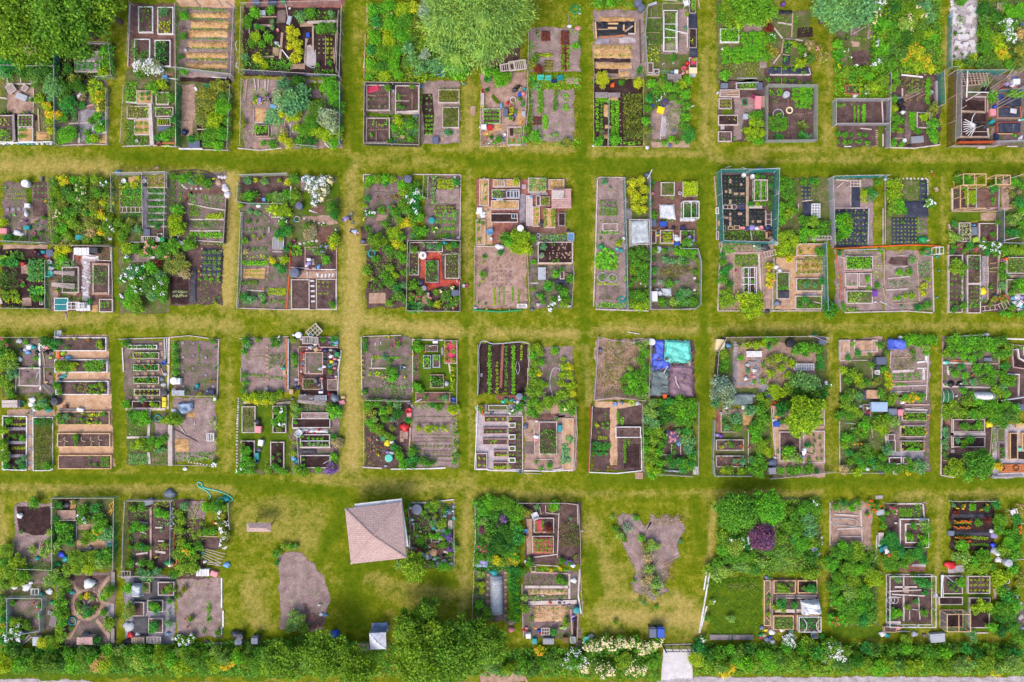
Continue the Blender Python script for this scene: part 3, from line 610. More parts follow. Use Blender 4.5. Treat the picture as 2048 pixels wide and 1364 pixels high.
def ladder(x0,y0,x1,y1,w=16,n=6,t='w',Q=None,name='trellis_ladder'):
 z=.15;a=W(x0,y0,z);b=W(x1,y1,z);R0=root(name,*a);d=Vector((b[0]-a[0],b[1]-a[1],0));u=Vector((-d.y,d.x,0)).normalized()*L(w)/2;o=Vector((0,0,z))
 for s in(-1,1):MB().bar(u*s+o,d+u*s+o,.06,.04).build('rail',wood(t),R0)
 for i in range(n):p=d*(i+.5)/n;MB().bar(p-u+o+Vector((0,0,.03)),p+u+o+Vector((0,0,.03)),.05,.03).build('rung',wood(t),R0)
 return reg(R0,Q or f"{WN[t]} ladder-shaped trellis lying flat",'trellis','panels and pallets')
def skin(name,pts,edges,rads,mat,parent,sub=1):
 me=bpy.data.meshes.new(name);me.from_pydata(pts,edges,[]);me.materials.append(mat);o=obj(name,me,parent)
 s=o.modifiers.new('skin','SKIN');
 for i,v in enumerate(me.skin_vertices[0].data if me.skin_vertices else[]):pass
 bpy.context.view_layer.objects.active=o
 if not me.skin_vertices:
  o.select_set(True);bpy.ops.mesh.customdata_skin_add();o.select_set(False)
 for i,v in enumerate(me.skin_vertices[0].data):v.radius=(rads[i],rads[i]);v.use_root=(i==0)
 s.use_smooth_shade=True;m=o.modifiers.new('sub','SUBSURF');m.levels=sub;m.render_levels=sub;return o
def person(x,y,a,shirt,trs,hat=None,hair='brown',lean=55,Q='person',side=1):
 """someone bending forward at the hips, both hands reaching down; +Y is where they face"""
 q=W(x,y,.9);R0=root('person',q[0],q[1],0,rad(a));l=rad(lean);S_=lambda d,z=.92:(0,sin(l)*d,z+cos(l)*d)
 hip=(0,0,.92);ch=S_(.34);nk=S_(.52);hd=S_(.66);ht=S_(.78)
 sh=[(s*.18,S_(.46)[1],S_(.46)[2])for s in(-1,1)];el=[(s*.25,S_(.46)[1]+.12,S_(.46)[2]-.26)for s in(-1,1)];ha=[(s*.16,S_(.46)[1]+.2,S_(.46)[2]-.5)for s in(-1,1)]
 pts=[hip,S_(.17),ch,nk,hd,ht];ed=[(0,1),(1,2),(2,3),(3,4),(4,5)];rd=[.15,.14,.16,.06,.1,.075]
 for i,s in enumerate((-1,1)):
  b=len(pts);pts+=[sh[i],el[i],ha[i]];ed+=[(2,b),(b,b+1),(b+1,b+2)];rd+=[.065,.045,.032]
  for f in range(5):
   k=len(pts);sx=ha[i][0]+(f-2)*.019;pts+=[(sx,ha[i][1]+.03,ha[i][2]-.06-.01*(2-abs(f-2))),(sx,ha[i][1]+.015,ha[i][2]-.105-.012*(2-abs(f-2)))];ed+=[(b+2,k),(k,k+1)];rd+=[.01,.008]
 for s in(-1,1):
  b=len(pts);pts+=[(s*.1,-.02,.86),(s*.12,.05,.47),(s*.13,-.03,.08),(s*.13,.12,.04)];ed+=[(0,b),(b,b+1),(b+1,b+2),(b+2,b+3)];rd+=[.1,.065,.045,.035]
 skin('body',pts,ed,rd,plastic('skin'),R0)
 sp=[hip,S_(.17),ch,S_(.47)];se=[(0,1),(1,2),(2,3)];sr=[.165,.16,.18,.09]
 for i in(0,1):
  b=len(sp);mid=[(sh[i][k]+el[i][k])/2 for k in range(3)];sp+=[sh[i],tuple(mid)];se+=[(2,b),(b,b+1)];sr+=[.085,.075]
 skin('shirt',sp,se,sr,plastic(shirt),R0)
 tp=[(0,0,.9)];te=[];tr=[.165]
 for s in(-1,1):b=len(tp);tp+=[(s*.1,-.02,.84),(s*.12,.05,.47),(s*.13,-.03,.14)];te+=[(0,b),(b,b+1),(b+1,b+2)];tr+=[.12,.085,.065]
 skin('trousers',tp,te,tr,plastic(trs),R0)
 hp=Vector(hd);
 if hat:
  t=MB().lathe(0,0,[(.24,.0),(.235,.02),(.115,.03),(.105,.12),(.06,.145),(.01,.15)],16).build('sun_hat',plastic(hat),R0,True);t.location=Vector(ht)*.5+hp*.5;t.rotation_euler=(-l*.75,0,0)
 else:
  v,f=core((0,0,0),.125,1);m=MB();m.add([tuple(p)for p in v],[tuple(i)for i in f]);t=m.build('hair',plastic(hair),R0,True);t.location=hp*.45+Vector(ht)*.55
 e=MB();dz=Vector((0,cos(-l),-sin(l)))if False else Vector((0,sin(l+1.2),cos(l+1.2)))
 for s in(-1,1):pz=hp+dz*.1+Vector((s*.035,0,0));e.box(pz.x,pz.y,pz.z-.01,pz.z+.01,.02,.015)
 e.build('eyes',plastic('black'),R0);return reg(R0,Q,'person','people working in the garden')
def chunk(x,y,w,d,a,c,h=.3,Q='',name='folded_tarp'):
 return cloth_box(x,y,w,d,a,c,h,Q,name)
def cloth_box(x,y,w,d,a,c,h,Q,name):
 q=W(x,y,h);w,d=L(w),L(d);n=8;P=[];Fq=[]
 for j in range(n+1):
  for i in range(n+1):
   s,t=i/n,j/n;e=min(s,1-s,t,1-t);P.append((-w/2+w*s+ru(-.03,.03),-d/2+d*t+ru(-.03,.03),(h*min(1,e*5)*ru(.75,1.1)if e>0 else.02)))
 for j in range(n):
  for i in range(n):k=j*(n+1)+i;Fq.append((k,k+1,k+n+2,k+n+1))
 o=MB().add(P,Fq).build(name,fabric('cb'+c,PC[c]));o.location=(q[0],q[1],0);o.rotation_euler[2]=rad(a);return reg(o,Q or f"crumpled {c} {name.replace('_',' ')}",name.replace('_',' '),'cloths and sheets laid on the beds')
def straw(x0,y0,x1,y1,h=.14,k='straw',Q=None):
 """loose straw heaped in a strip"""
 A=W(x0,y0,h/2);Bq=W(x1,y1,h/2);w,d=abs(A[0]-Bq[0]),abs(A[1]-Bq[1]);nx=max(3,int(w/.16));ny=max(3,int(d/.12));P=[];Fq=[]
 for j in range(ny+1):
  for i in range(nx+1):
   s,t=i/nx,j/ny;e=min(t,1-t)*2;ee=min(1,min(s,1-s)*nx/2.2);P.append((A[0]+w*s+ru(-.05,.05),Bq[1]+d*t+ru(-.06,.06),.01+h*(1-(1-e)**2)*ee*ru(.55,1.15)))
 for j in range(ny):
  for i in range(nx):q=j*(nx+1)+i;Fq.append((q,q+1,q+nx+2,q+nx+1))
 o=MB().add(P,Fq).build('straw_ridge',ground(k));o.location.z=.02;o['kind']='stuff';return reg(o,Q or 'orange straw mulch heaped in a ridge','straw')
FC_={'w':'white','c':'cream','p':'pink','m':'magenta','o':'gold','y':'yellow','l':'lavender','r':'red','u':'purple','O':'orange'}
def UU(t,n=34,s='l',h=None):
 a=t.split()
 for i in range(0,len(a),3):
  m=a[i+2];k=0
  while m[k].isdigit():k+=1
  U(float(a[i]),float(a[i+1]),float(m[:k]),m[k],s=s,h=h,fl=FC_[m[k+1]]if len(m)>k+1 else None,n=n)
def KK(t,w=6,c='w',**k):
 for q in t.split(';'):
  a=q.split()
  K(*[float(v)for v in a[:4]],float(a[4])if len(a)>4 else w,a[5]if len(a)>5 else c,**k)
def GG(t,h=.25):  # generic stand-ins for unidentified clutter; kind picked from the position
 for q in t.split(';'):
  a=q.split(None,3);c,_,z=a[3].partition(':');x,y,r=map(float,a[:3]);z=float(z or h);k=(int(x)*7+int(y)*3)%5;s=L(r)
  if s<.24:[bag,bucket,pot,bag,crate][k](*((x,y,r*1.8,r*1.5,k*40,c)if k==4 else(x,y,r,c)),**({}if k else{'h':z}))
  elif k==1:tub(x,y,r*1.7,r*1.35,(int(x)%7-3)*12,c,z)
  elif k==3:chunk(x,y,r*2,r*1.5,int(y)%90,c,z,name='crumpled_sheet')
  else:bag(x,y,r,c,z)
def FF(t,n=10):
 for q in t.split(';'):a=q.split();FL(float(a[0]),float(a[1]),float(a[2]),a[3],n)
def BB(t,h=.28):
 for q in t.split(';'):a=q.split();B(*[float(v)for v in a[:4]],a[4],a[5],h=h)
def CC(t,h=.35,den=1.0,s='l'):
 for q in t.split(';'):a=q.split();C(*[float(v)for v in a[:4]],a[4],h,s,den)
def TT(t):
 for q in t.split(';'):a=q.split(None,7);tub(*[float(v)for v in a[:5]],a[6].replace('_',' '),float(a[5]),Q=a[7]if len(a)>7 else None)
def UV(t,n=34,**k):
 a=t.split()
 for i in range(0,len(a),3):a[i]+='0';a[i+1]+='0'
 UU(' '.join(a),n,**k)
def KV(t):
 KK(';'.join(' '.join([str(float(v)*10)for v in q.split()[:4]]+q.split()[4:])for q in t.split(';')))
# ---------- the lawn that everything stands on ----------
T(0,0,1)
WEAR=[(0,330,230,335,22,.6),(240,345,470,345,12,.45),(0,640,200,640,14,.6),(250,640,470,650,14,.45),(225,690,238,900,5,.2),(460,360,455,600,18,.95),(455,600,690,640,14,.5),(705,0,700,300,8,.15),(704,330,700,520,14,.55),(706,480,704,640,20,.9),(700,640,705,930,18,.95),(700,640,930,665,14,.7),(460,670,455,940,7,.3),(935,0,938,290,12,.45),(938,330,936,620,7,.35),(938,660,934,920,7,.35),(938,960,925,1230,12,.5),(960,290,1180,300,9,.55),(480,305,900,325,14,.2),(1180,310,1420,310,10,.4),(1440,325,2048,318,12,.3),(1412,100,1410,290,9,.45),(1650,180,1650,290,7,.25),(1895,60,1893,170,8,.5),(980,665,1180,668,10,.6),(1170,690,1175,810,10,.9),(1190,660,1420,660,9,.55),(1440,655,2048,650,7,.35),(1885,350,1882,640,7,.3),(1425,680,1420,780,5,.45),(1425,20,1425,290,4,.4),(0,975,470,978,10,.45),(480,960,940,975,14,.4),(500,1040,640,1090,40,.35),(500,1180,520,1250,26,.45),(560,1000,640,1060,30,.3),(700,1150,900,1190,28,.35),(860,1010,920,1160,6,.4),(950,990,1420,985,10,.3),(1180,1050,1230,1240,30,.35),(1200,1230,1400,1240,18,.9),(1230,1190,1380,1210,14,.6),(1350,1190,1400,1270,12,.7),(1430,1010,1415,1150,7,.65),(1440,985,1640,985,8,.5),(1880,1000,1875,1150,7,.45),(1800,990,1840,990,8,.5),(1900,985,2048,985,8,.4),(0,1000,20,1240,8,.4),(240,1010,240,1100,4,.3),(1660,660,1662,940,4,.3),(1190,350,1187,600,4,.25),(1408,500,1405,620,4,.3),(255,60,248,280,6,.25),(480,40,470,280,4,.15),(1480,300,1640,300,5,.55),(640,950,700,930,12,.5),(200,945,460,950,6,.35),(1660,40,1660,280,5,.25),(740,300,930,300,5,.3)]
LUSH=[(225,310,690,330,12),(690,0,712,290,10),(1160,60,1168,300,10),(1160,300,1168,640,12),(1170,640,1172,940,10),(1405,320,1410,940,10),(1660,350,1665,640,8),(1870,350,1880,640,6),(1850,690,1850,940,10),(940,325,1400,325,10),(230,700,228,930,10),(230,350,225,620,6),(470,960,690,990,14),(1175,960,1420,962,14),(1440,965,2048,960,12),(0,955,460,955,8),(690,1010,640,1120,18),(700,1120,900,1160,14),(700,1130,720,1250,30),(930,600,928,930,6),(650,1280,440,1262,6),(1200,340,2048,335,8),(1180,1100,1190,1180,14),(1390,1000,1400,1100,10)]
def seg(X,Y,s):
 x0,y0,x1,y1=s[:4];dx,dy=x1-x0,y1-y0;t=np.clip(((X-x0)*dx+(Y-y0)*dy)/(dx*dx+dy*dy+1e-6),0,1);return np.hypot(X-x0-t*dx,Y-y0-t*dy)
gx=np.concatenate([[-700,-300,-120,-80,-62],np.arange(-57,57.1,.4),[62,80,120,300,700]]);gy=np.concatenate([[-700,-300,-120,-70,-45],np.arange(-40,40.1,.4),[45,70,120,300,700]])
GX,GY=np.meshgrid(gx,gy);PX,PY=GX/MPP+1024,682-GY/MPP
dry=np.full(GX.shape,.0);lush=np.full(GX.shape,0.)
for s in WEAR:dry=np.maximum(dry,s[5]*np.exp(-(seg(PX,PY,s)/s[4])**2))
for s in LUSH:lush=np.maximum(lush,np.exp(-(seg(PX,PY,s)/s[4])**2))
v=np.stack([GX.ravel(),GY.ravel(),np.zeros(GX.size)],1);ny_,nx_=GX.shape;i=np.arange(nx_-1)[None,:]+nx_*np.arange(ny_-1)[:,None];i=i.ravel()
me=fastmesh('ground',v,np.stack([i,i+1,i+nx_+1,i+nx_],1))
for nm,arr in(('dry',dry),('lush',lush)):
 at=me.attributes.new(nm,'FLOAT','POINT');at.data.foreach_set('value',arr.ravel().astype(np.float32))
m,n,b=newmat('mown grass')
def attr(nm):a=n.nodes.new('ShaderNodeAttribute');a.attribute_name=nm;return a.outputs['Fac']
nb=noise(n,.28,5,.65);ns=noise(n,.9,5,.75);nf=mth(n,'ADD',mth(n,'MULTIPLY',noise(n,7,4,.75),.45),mth(n,'MULTIPLY',noise(n,2.6,4,.8),.55))
gr=ramp(n,mth(n,'ADD',mth(n,'MULTIPLY',nf,.55),mth(n,'MULTIPLY',ns,.45)),[(.34,lin((52,84,4),.8)),(.48,lin((110,124,12),.8)),(.58,lin((148,148,36),.8)),(.68,lin((190,176,84),.8))])
dr=ramp(n,nf,[(.3,lin((128,118,34),.85)),(.5,lin((180,160,86),.85)),(.72,lin((222,196,142),.85))])
df=mth(n,'SUBTRACT',mth(n,'ADD',mth(n,'MULTIPLY',mth(n,'MULTIPLY',attr('dry'),mth(n,'ADD',noise(n,.7,4,.7),.5)),.66),mth(n,'ADD',mth(n,'MULTIPLY',nb,.7),mth(n,'ADD',mth(n,'MULTIPLY',ns,.8),mth(n,'MULTIPLY',nf,.5)))),mth(n,'MULTIPLY',attr('lush'),.42))
fac=ramp(n,df,[(.98/1.0*.5+.5,(0,0,0,1)),(1.0,(0,0,0,1))])
mr=n.nodes.new('ShaderNodeMapRange');mr.inputs[1].default_value=1.0;mr.inputs[2].default_value=1.5;n.links.new(df,mr.inputs[0])
lu=mix(n,mth(n,'MULTIPLY',attr('lush'),.5),gr,lin((64,104,2),.8))
n.links.new(mix(n,mth(n,'MULTIPLY',mr.outputs[0],.92),lu,dr),b.inputs['Base Color']);b.inputs['Roughness'].default_value=.95;b.inputs['Specular IOR Level'].default_value=.1
bump(n,b,nf,.8,.06);me.materials.append(m);g=obj('ground',me);g['kind']='structure';g['label']='mown grass lawn with worn paths between the plots'
T(0,0,1);PLOT='the lawn'
ZL[0]=0
S('dry',[(556,1105),(575,1098),(612,1105),(640,1140),(652,1165),(660,1200),(655,1240),(640,1262),(600,1262),(560,1262),(555,1225),(562,1190),(553,1150)],j=.25)
S('dry',[(1226,1040),(1250,1028),(1270,1035),(1285,1048),(1300,1030),(1350,1028),(1372,1040),(1365,1080),(1355,1110),(1340,1150),(1333,1190),(1300,1200),(1270,1195),(1266,1170),(1272,1140),(1262,1110),(1248,1090),(1250,1065)],j=.4)
S('concrete',[(1326,1298),(1382,1298),(1386,1362),(1322,1362)],j=.08)
S('gravel',[(-300,1356),(160,1357),(200,1364),(1300,1364),(1400,1352),(2048,1352),(2400,1352),(2400,1470),(-300,1470)],j=.1)
S('lawn',[(0,1336),(600,1342),(600,1358),(0,1358)],j=.3);S('path',[(960,1345),(1040,1342),(1060,1366),(960,1366)],j=.3)
# ---------- pavilion ----------
def pavilion():
 h=2.6;c=[W(690,1018,h),W(803,1004,h),W(812,1116,h),W(702,1128,h)];c=[Vector((p[0],p[1],h))for p in c];ctr=sum(c,Vector())/4;R0=root('pavilion',ctr.x,ctr.y);o=Vector((ctr.x,ctr.y,0));c=[p-o for p in c];ap=Vector((0,0,h+1.25))
 m,n,b=newmat('roof shingles');uvw=geo(n);w1=n.nodes.new('ShaderNodeTexBrick');w1 .inputs['Scale'].default_value=1;w1 .inputs['Brick Width'].default_value=.5;w1 .inputs['Row Height'].default_value=.2;w1 .inputs['Mortar Size'].default_value=.018
 w1 .inputs[1].default_value=lin((214,184,178),.8);w1 .inputs[2].default_value=lin((196,162,158),.8);w1 .inputs[3].default_value=lin((140,116,116),.8)
 mp=n.nodes.new('ShaderNodeMapping');mp.inputs['Rotation'].default_value[2]=rad(-6);n.links.new(uvw,mp.inputs[0]);n.links.new(mp.outputs[0],w1 .inputs[0])
 n.links.new(mix(n,.45,w1 .outputs[0],ramp(n,noise(n,7,4,.7),[(.35,lin((160,130,126),.75)),(.6,lin((226,198,192),.75))])),b.inputs['Base Color']);b.inputs['Roughness'].default_value=.9
 r=MB()
 for i in range(4):
  a,d=c[i],c[(i+1)%4];r.add([a,d,ap],[(1,0,2)])
 r.add([p+Vector((0,0,-.12))for p in c]+[Vector(p)for p in c],[(0,1,2,3),(0,4,5,1),(1,5,6,2),(2,6,7,3),(3,7,4,0)]);rf=r.build('roof',m,R0)
 for i in range(4):MB().bar(c[i]+Vector((0,0,.03)),ap+Vector((0,0,.02)),.16,.05).build('ridge_cap',m,rf)
 fm=plastic('white')
 for i in range(4):
  p=c[i]*.86;MB().bar((p.x,p.y,0),(p.x,p.y,h-.05),.16).build('post',wood('W'),R0)
  a,d=c[i],c[(i+1)%4];f=MB().bar(a+Vector((0,0,-.2)),d+Vector((0,0,-.2)),.05,.2);f.build('fascia',wood('W'),R0)
 c2=[Vector((*W(x,y,2.3),2.3))-o for x,y in((709,1008),(803,997),(817,1093),(722,1101))];MB().add(c2+[p-Vector((0,0,.1))for p in c2],[(3,2,1,0),(0,1,5,4),(1,2,6,5),(2,3,7,6),(3,0,4,7)]).build('ceiling_board',wood('W'),R0)
 reg(R0,'square hip-roofed pavilion with pinkish shingles standing on the lawn','pavilion','pavilion')
PLOT='';pavilion()
def kiosk():
 h=1.7;A=W(493.5,1045.5,h);Bq=W(541.5,1063.5,h);cx,cy=(A[0]+Bq[0])/2,(A[1]+Bq[1])/2;w,d=abs(A[0]-Bq[0]),abs(A[1]-Bq[1]);R0=root('notice_board',cx,cy)
 P=[(-w/2,-d/2,h),(w/2,-d/2,h),(w/2,d/2,h),(-w/2,d/2,h),(-w/2+d*.45,0,h+.3),(w/2-d*.45,0,h+.3)]
 MB().add(P,[(0,1,5,4),(1,2,5),(2,3,4,5),(3,0,4),(3,2,1,0)]).build('roof',bpy.data.materials['roof shingles'],R0)
 for s in(-1,1):MB().bar((s*w*.36,0,0),(s*w*.36,0,h+.1),.12).build('post',wood('n'),R0)
 MB().box(0,0,.75,1.6,w*.66,.06).build('board',wood('n'),R0)
 reg(R0,'notice board under a small shingled roof alone on the lawn','notice board','notice board')
kiosk()
def gazebo():
 T(0,0,1);h=1.95;R0=root('garden_gazebo',*W(756,1282,h));w=1.55
 o=Vector((*W(756,1282,h),0));P=[(-w/2*1.1,w/2,h),(w/2,w/2*1.08,h),(w/2*1.04,-w/2,h),(-w/2,-w/2*1.08,h),(.02,0,h+.38)]
 MB().add(P,[(1,0,4),(2,1,4),(3,2,4),(0,3,4)]).build('canopy',fabric('gaz',(225,228,245)),R0)
 for x,y,z in P[:4]:MB().bar((x*.97,y*.97,0),(x*.97,y*.97,h),.05).build('pole',wood('m'),R0);MB().bar((x,y,h+.01),(0,0,h+.4),.05).build('rib',wood('W'),R0)
 s=MB();s.add([(-w/2,w/2+.02,.05),(w/2,w/2+.02,.05),(w/2,w/2+.02,h),(-w/2,w/2+.02,h)],[(0,1,2,3)]);s.build('side_curtain',fabric('gazs',(120,140,200)),R0)
 reg(R0,'small white pyramid-topped gazebo with a blue side, half under the trees','gazebo','gazebo')
gazebo()
cloth('sky',[(744,1246),(775,1244),(778,1262),(742,1264)],Q='blue sheet on the ground behind the white gazebo');deck(706,1288,738,1302,'n',5,h=.4,Q='brown bench beside the white gazebo');
def gate():
 T(0,0,1);A,Bq=W(1326,1291),W(1384,1291);R0=root('vehicle_gate',A[0],A[1]);wd=Bq[0]-A[0];h=1.5
 for k,(s,e)in enumerate(((0,.5),(.52,1.0))):
  f=MB();z0=.1
  for z in(z0,h):f.bar((wd*s+.05,0,z),(wd*e-.05,0,z),.06)
  for t in(s,e,(s+e)/2):x=wd*t+(.05 if t==s else-.05 if t==e else 0);f.bar((x,0,z0),(x,0,h),.05)
  g_=f.build('gate_leaf',plastic('charcoal'),R0);MB().add([(wd*s+.05,.01,z0),(wd*e-.05,.01,z0),(wd*e-.05,.01,h),(wd*s+.05,.01,h)],[(0,1,2,3)]).build('mesh_panel',netmat('silver',.25),g_)
 for t in(0,1):MB().bar((wd*t,0,0),(wd*t,0,h+.2),.1).build('post',plastic('charcoal'),R0)
 reg(R0,'double metal gate standing at the top of the white drive','gate','gate')
gate()
K(1326,1289,1384,1287,w=1.2,t='w',Q='thin pale sill beam under the metal gate')
# ===== top row, first tile =====
T(0,0)
P('the corner plot under the trees',0,640,490,1285,'weedy')
S('litter',(60,760),(300,760),(300,1000),(60,1000));S('dark',(0,1010),(330,1010),(330,1060),(0,1060))
tree(120,150,360,'H',7,lobes=40,n=16000,ls=.26,Q='big fresh green tree overhanging top left corner')
tree(560,120,330,'H',7.5,lobes=40,n=14000,ls=.26,Q='big mid green tree beside the corner tree')
tree(860,30,210,'h',6,lobes=26,n=7000,ls=.24,Q='tree leaning over the grass path')
U(60,560,120,'k',h=1.4);U(230,600,120,'d',h=1.3);UV('42 56 110d 33 66 110e 4 64 70b 45 70 90b 47 79 110b 40 64 60g')
K(90,400,330,405,30,'n',h=.3,name='timber_beam');deck(208,440,386,492,'p',5,h=.5,name='wooden_bench',Q='pinkish wooden bench');deck(205,415,375,438,'w',3,h=.35,name='wooden_bench',Q='whitish board bench')
C(70,650,190,740,'g',.2,den=.5);KV('7 68 7 74 8;18 65 19 74 8;6 74 28 74 12;30 76 30 94 8;34 96 35 116 14 n;0 86 7 87 10')
panel(62,740,128,815,'w',8,a=35,z=.4,name='wooden_lounger',Q='slatted wooden lounger left');panel(195,750,240,800,'w',5,a=-35,z=.3,name='wooden_stool',Q='slatted wooden stool')
pot(278,878,17,'green');bucket(265,862,6,'white');slab(310,715,80,25,'gravel',10);TT('185 850 100 55 -22 .4 silver pale grey lidded cooler box')
for x in(20,50,80,215,245):pot(x,990,12,'purple' if x>200 else 'black',True,Q='dark nursery pot with a seedling')
B(-60,1012,118,1250,'w','mid');C(0,1030,100,1110,'y',.25,den=.7);C(0,1140,110,1245,'G',.5);BB('155 1008 288 1118 w mid;158 1122 290 1245 w straw');R(175,1035,270,1100,4,9,'G',ny=3);R(180,1145,230,1200,3,16,'g',ny=2);KV('12 101 13 124 22 g')
straw(315,1160,440,1235);C(300,1170,450,1245,'g',.3,den=.4);C(350,960,420,1110,'o',.3,den=.3)
U(420,930,60,'y',fl='gold',n=30);U(450,1010,60,'Y',fl='gold',n=60);UV('35 87 60y 45 115 50Y 44 106 45y')
F((500,420),(505,1270),h=1.1,k='green');E((0,1262),(470,1250),w=10,t='W');F((0,590),(500,600),h=1.2,k='green')
for x,c in((25,'white'),(60,'sky'),(95,'white'),(158,'sky'),(200,'teal'),(240,'mint'),(275,'sky'),(320,'white'),(365,'white'),(410,'silver'),(440,'white')):bag(x,1262,11,c,.18,1.5,Q='plastic bottle weighing down the edging')
P('~with two grey fabric beds',510,390,1000,690,'dark')
C(520,400,1000,690,'e',.5,den=.8);BB('655 535 880 632 w stone;675 448 905 535 w stone');R(700,560,860,600,4,20,'k',ny=2);R(700,475,880,500,4,18,'g',ny=2)
C(880,400,1000,690,'G',.7,den=1.2);F((770,380),(975,390),(1000,680),(860,690),h=1.1);UV('94 44 70G 95 56 70g 92 64 60y 60 47 60g 61 60 60d 76 42 30g');KV('77 38 97 39 9')
P('the bushy plot left of the path',510,700,955,1285,'soil')
U(820,760,80,'y','b',h=1.1);U(860,860,75,'y',fl='gold',n=50);U(520,1010,60,'Y',fl='gold',n=40);UV('56 76 90d 68 74 80d 65 70 70o 60 92 95k 56 104 60g 59 119 95G 54 124 50g 56 86 70e')
U(720,860,45,'t',fl='white',n=25);U(890,940,60,'o',fl='yellow',n=40);U(640,1020,45,'b','g');U(870,1130,60,'G',fl='white',n=14);UV('72 93 40k 73 80 50e 85 102 50G 80 106 45g 93 80 35y 91 108 40k')
S('stone',(700,960),(940,960),(940,1240),(690,1240));C(700,1120,860,1260,'g',.4,den=.5);straw(870,1185,940,1260);UV('77 117 35g 79 122 50G 83 121 55y');KV('70 98 70 109 9 g;61 109 80 108 12 w;86 119 95 116 14 w;76 94 83 92 14 p;70 117 70 126 18 w')
E((550,1280),(800,1270),(945,1275),(950,1040));E((945,1280),(950,790));F((950,790),(948,1270),h=.8)
P('the bark plot with four rounded beds',1130,30,1560,600,'bark')
B(1215,55,1345,285,'W','mid',Q='tall white raised bed with sparse weeds');C(1225,65,1330,275,'g',.2,den=.5);B(1385,60,1525,300,'W','mid',Q='white raised bed with thick chives');C(1390,60,1510,160,'b',.6,s='g');C(1390,190,1505,290,'Y',.4)
B(1180,340,1320,560,'W','mid',Q='lower left white raised bed with a bare corner');C(1170,350,1210,540,'G',.6);C(1180,440,1310,545,'g',.5);B(1360,350,1500,585,'W','dark',Q='lower right white raised bed full of herbs');C(1365,370,1480,560,'k',.5);C(1365,365,1470,390,'t',.4,den=.6)
U(1430,105,55,'b','g',h=.9);F((1160,30),(1135,500),h=1,k='wire');F((1560,50),(1565,600),h=1.2,k='dgreen');E((1150,40),(1130,590),w=8)
U(1240,590,75,'s',fl='white',n=120);U(1340,590,90,'s',fl='white',n=160);U(1400,600,55,'s',fl='white',n=60);UV('123 65 60e')
slab(1500,660,70,24,'brick',20);pot(1450,740,11,'white');ring(1550,575,14,'silver',3);KV('147 69 157 70 8 W;140 64 150 66 12 n');TT('1448 690 45 60 0 .4 sky')
P('the narrow patchwork plot',1110,600,1560,1290,'weedy')
C(1100,720,1210,900,'G',.7,den=1.1);B(1200,795,1340,915,'w','straw');R(1250,830,1310,880,2,22,'k',ny=2);B(1370,808,1485,920,'w','weedy');C(1375,815,1480,910,'g',.35,den=.8);B(1115,930,1320,1045,'w','weedy');C(1120,935,1260,1040,'o',.3,den=.9);B(1365,940,1525,1025,'w','mid');C(1370,950,1515,1010,'G',.4)
B(1180,1050,1320,1185,'w','straw');R(1200,1090,1290,1150,3,18,'g',ny=2);C(1290,930,1320,1040,'y',.3);B(1385,1040,1500,1105,'w','dark');R(1400,1060,1480,1090,5,8,'y',ny=3);C(1100,1050,1180,1270,'g',.6);C(1150,1190,1300,1280,'g',.4,den=.8);bucket(1200,1238,12,'white');UV('145 120 60G 152 117 60g 139 121 40k 151 86 55g 153 106 45k 135 76 70g 142 74 60y');KV('132 91 134 128 34 w')
pot(1395,1268,20,'terracotta',None);bag(1460,1280,14,'lime',.15,2.4,Q='lime-green plastic bottle');bag(1480,1125,16,'teal',.2,Q='teal plastic bag');ring(1525,1055,20,'cream',2);KV('142 126 154 126 12 o');TT('1440 1130 100 40 0 .2 slate flat grey tray')
E((1110,900),(1330,915),w=12,t='W');F((1105,760),(1075,1260),h=.9);E((1080,1290),(1330,1280),(1560,1295),w=7,t='w');F((1565,600),(1570,1290),h=1.2,k='dgreen');KV('135 90 136 129 10')
# ===== second tile =====
T(340,0)
P('~of orange straw ridges',70,60,570,715,'dry')
S('chip',(0,-60),(580,-60),(575,70),(100,65),(60,10))
for x0,y0,x1,y1 in((160,98,530,150),(180,175,520,240),(150,255,515,318),(160,355,515,412),(135,452,510,505),(130,545,505,595)):straw(x0,y0+6,x1,y1+6,h=.2)
for y0,y1 in((65,90),(148,180),(235,270),(330,345),(410,425),(500,530),(600,625)):R(200,y0+5,480,y1,11,9,'G',d='seedling');S('soil',(140,y0+4,510,y1+2),j=.03)
R(260,520,400,525,4,10,'Y');FL(105,245,14,'magenta',10);UV('12 14 55G 12 32 48g 10 50 30g 12 62 45G');GG('133 440 10 white')
F((575,60),(545,700),h=1.1,k='wire');F((30,600),(545,665),h=1,k='grey');S('dark',(90,680),(540,680),(540,730),(90,720));S('soil',(510,80,570,690));hose((600,370),(585,410),(600,455),c='white',r=.03,z=.3);hose((600,555),(590,585),(605,610),c='white',r=.03,z=.3);FL(505,645,10,'gold',8);KV('37 68 50 69 8 W;22 77 24 80 20 W')
KV('49 2 58 8 8 g;18 -4 27 6 6 g;40 -3 46 6 6 g')
P('~with the dark sack',75,715,525,1320,'weedy')
S('litter',(105,740,225,1060));S('path',(95,1060,200,1200));U(320,830,90,'o',h=1.5);U(430,760,90,'o',h=1.4);U(330,930,100,'o',h=1.5);U(460,950,95,'G',h=1.6);U(390,1060,100,'y',h=1.5);UV('47 85 80e 29 103 90o 50 106 60g 35 119 90g 45 118 80G 43 129 70G 34 126 60g 19 122 45k 25 121 40e')
S('dark',(240,1100,330,1190));pot(367,787,19,'white','g','white flower pot with a dark centre');bag(130,1163,34,'navy',.5,1.0,90,'dark blue bulging sack');E((80,1310),(290,1312),w=12,t='W');E((290,1318),(515,1325),w=6);F((75,740),(70,1290),h=1.2,k='dgreen');F((540,760),(515,1320),h=1,k='wire');KV('24 114 35 114 8');TT('325 760 50 45 0 .4 green;210 1268 105 60 5 .4 slate dark grey tarp-covered box')
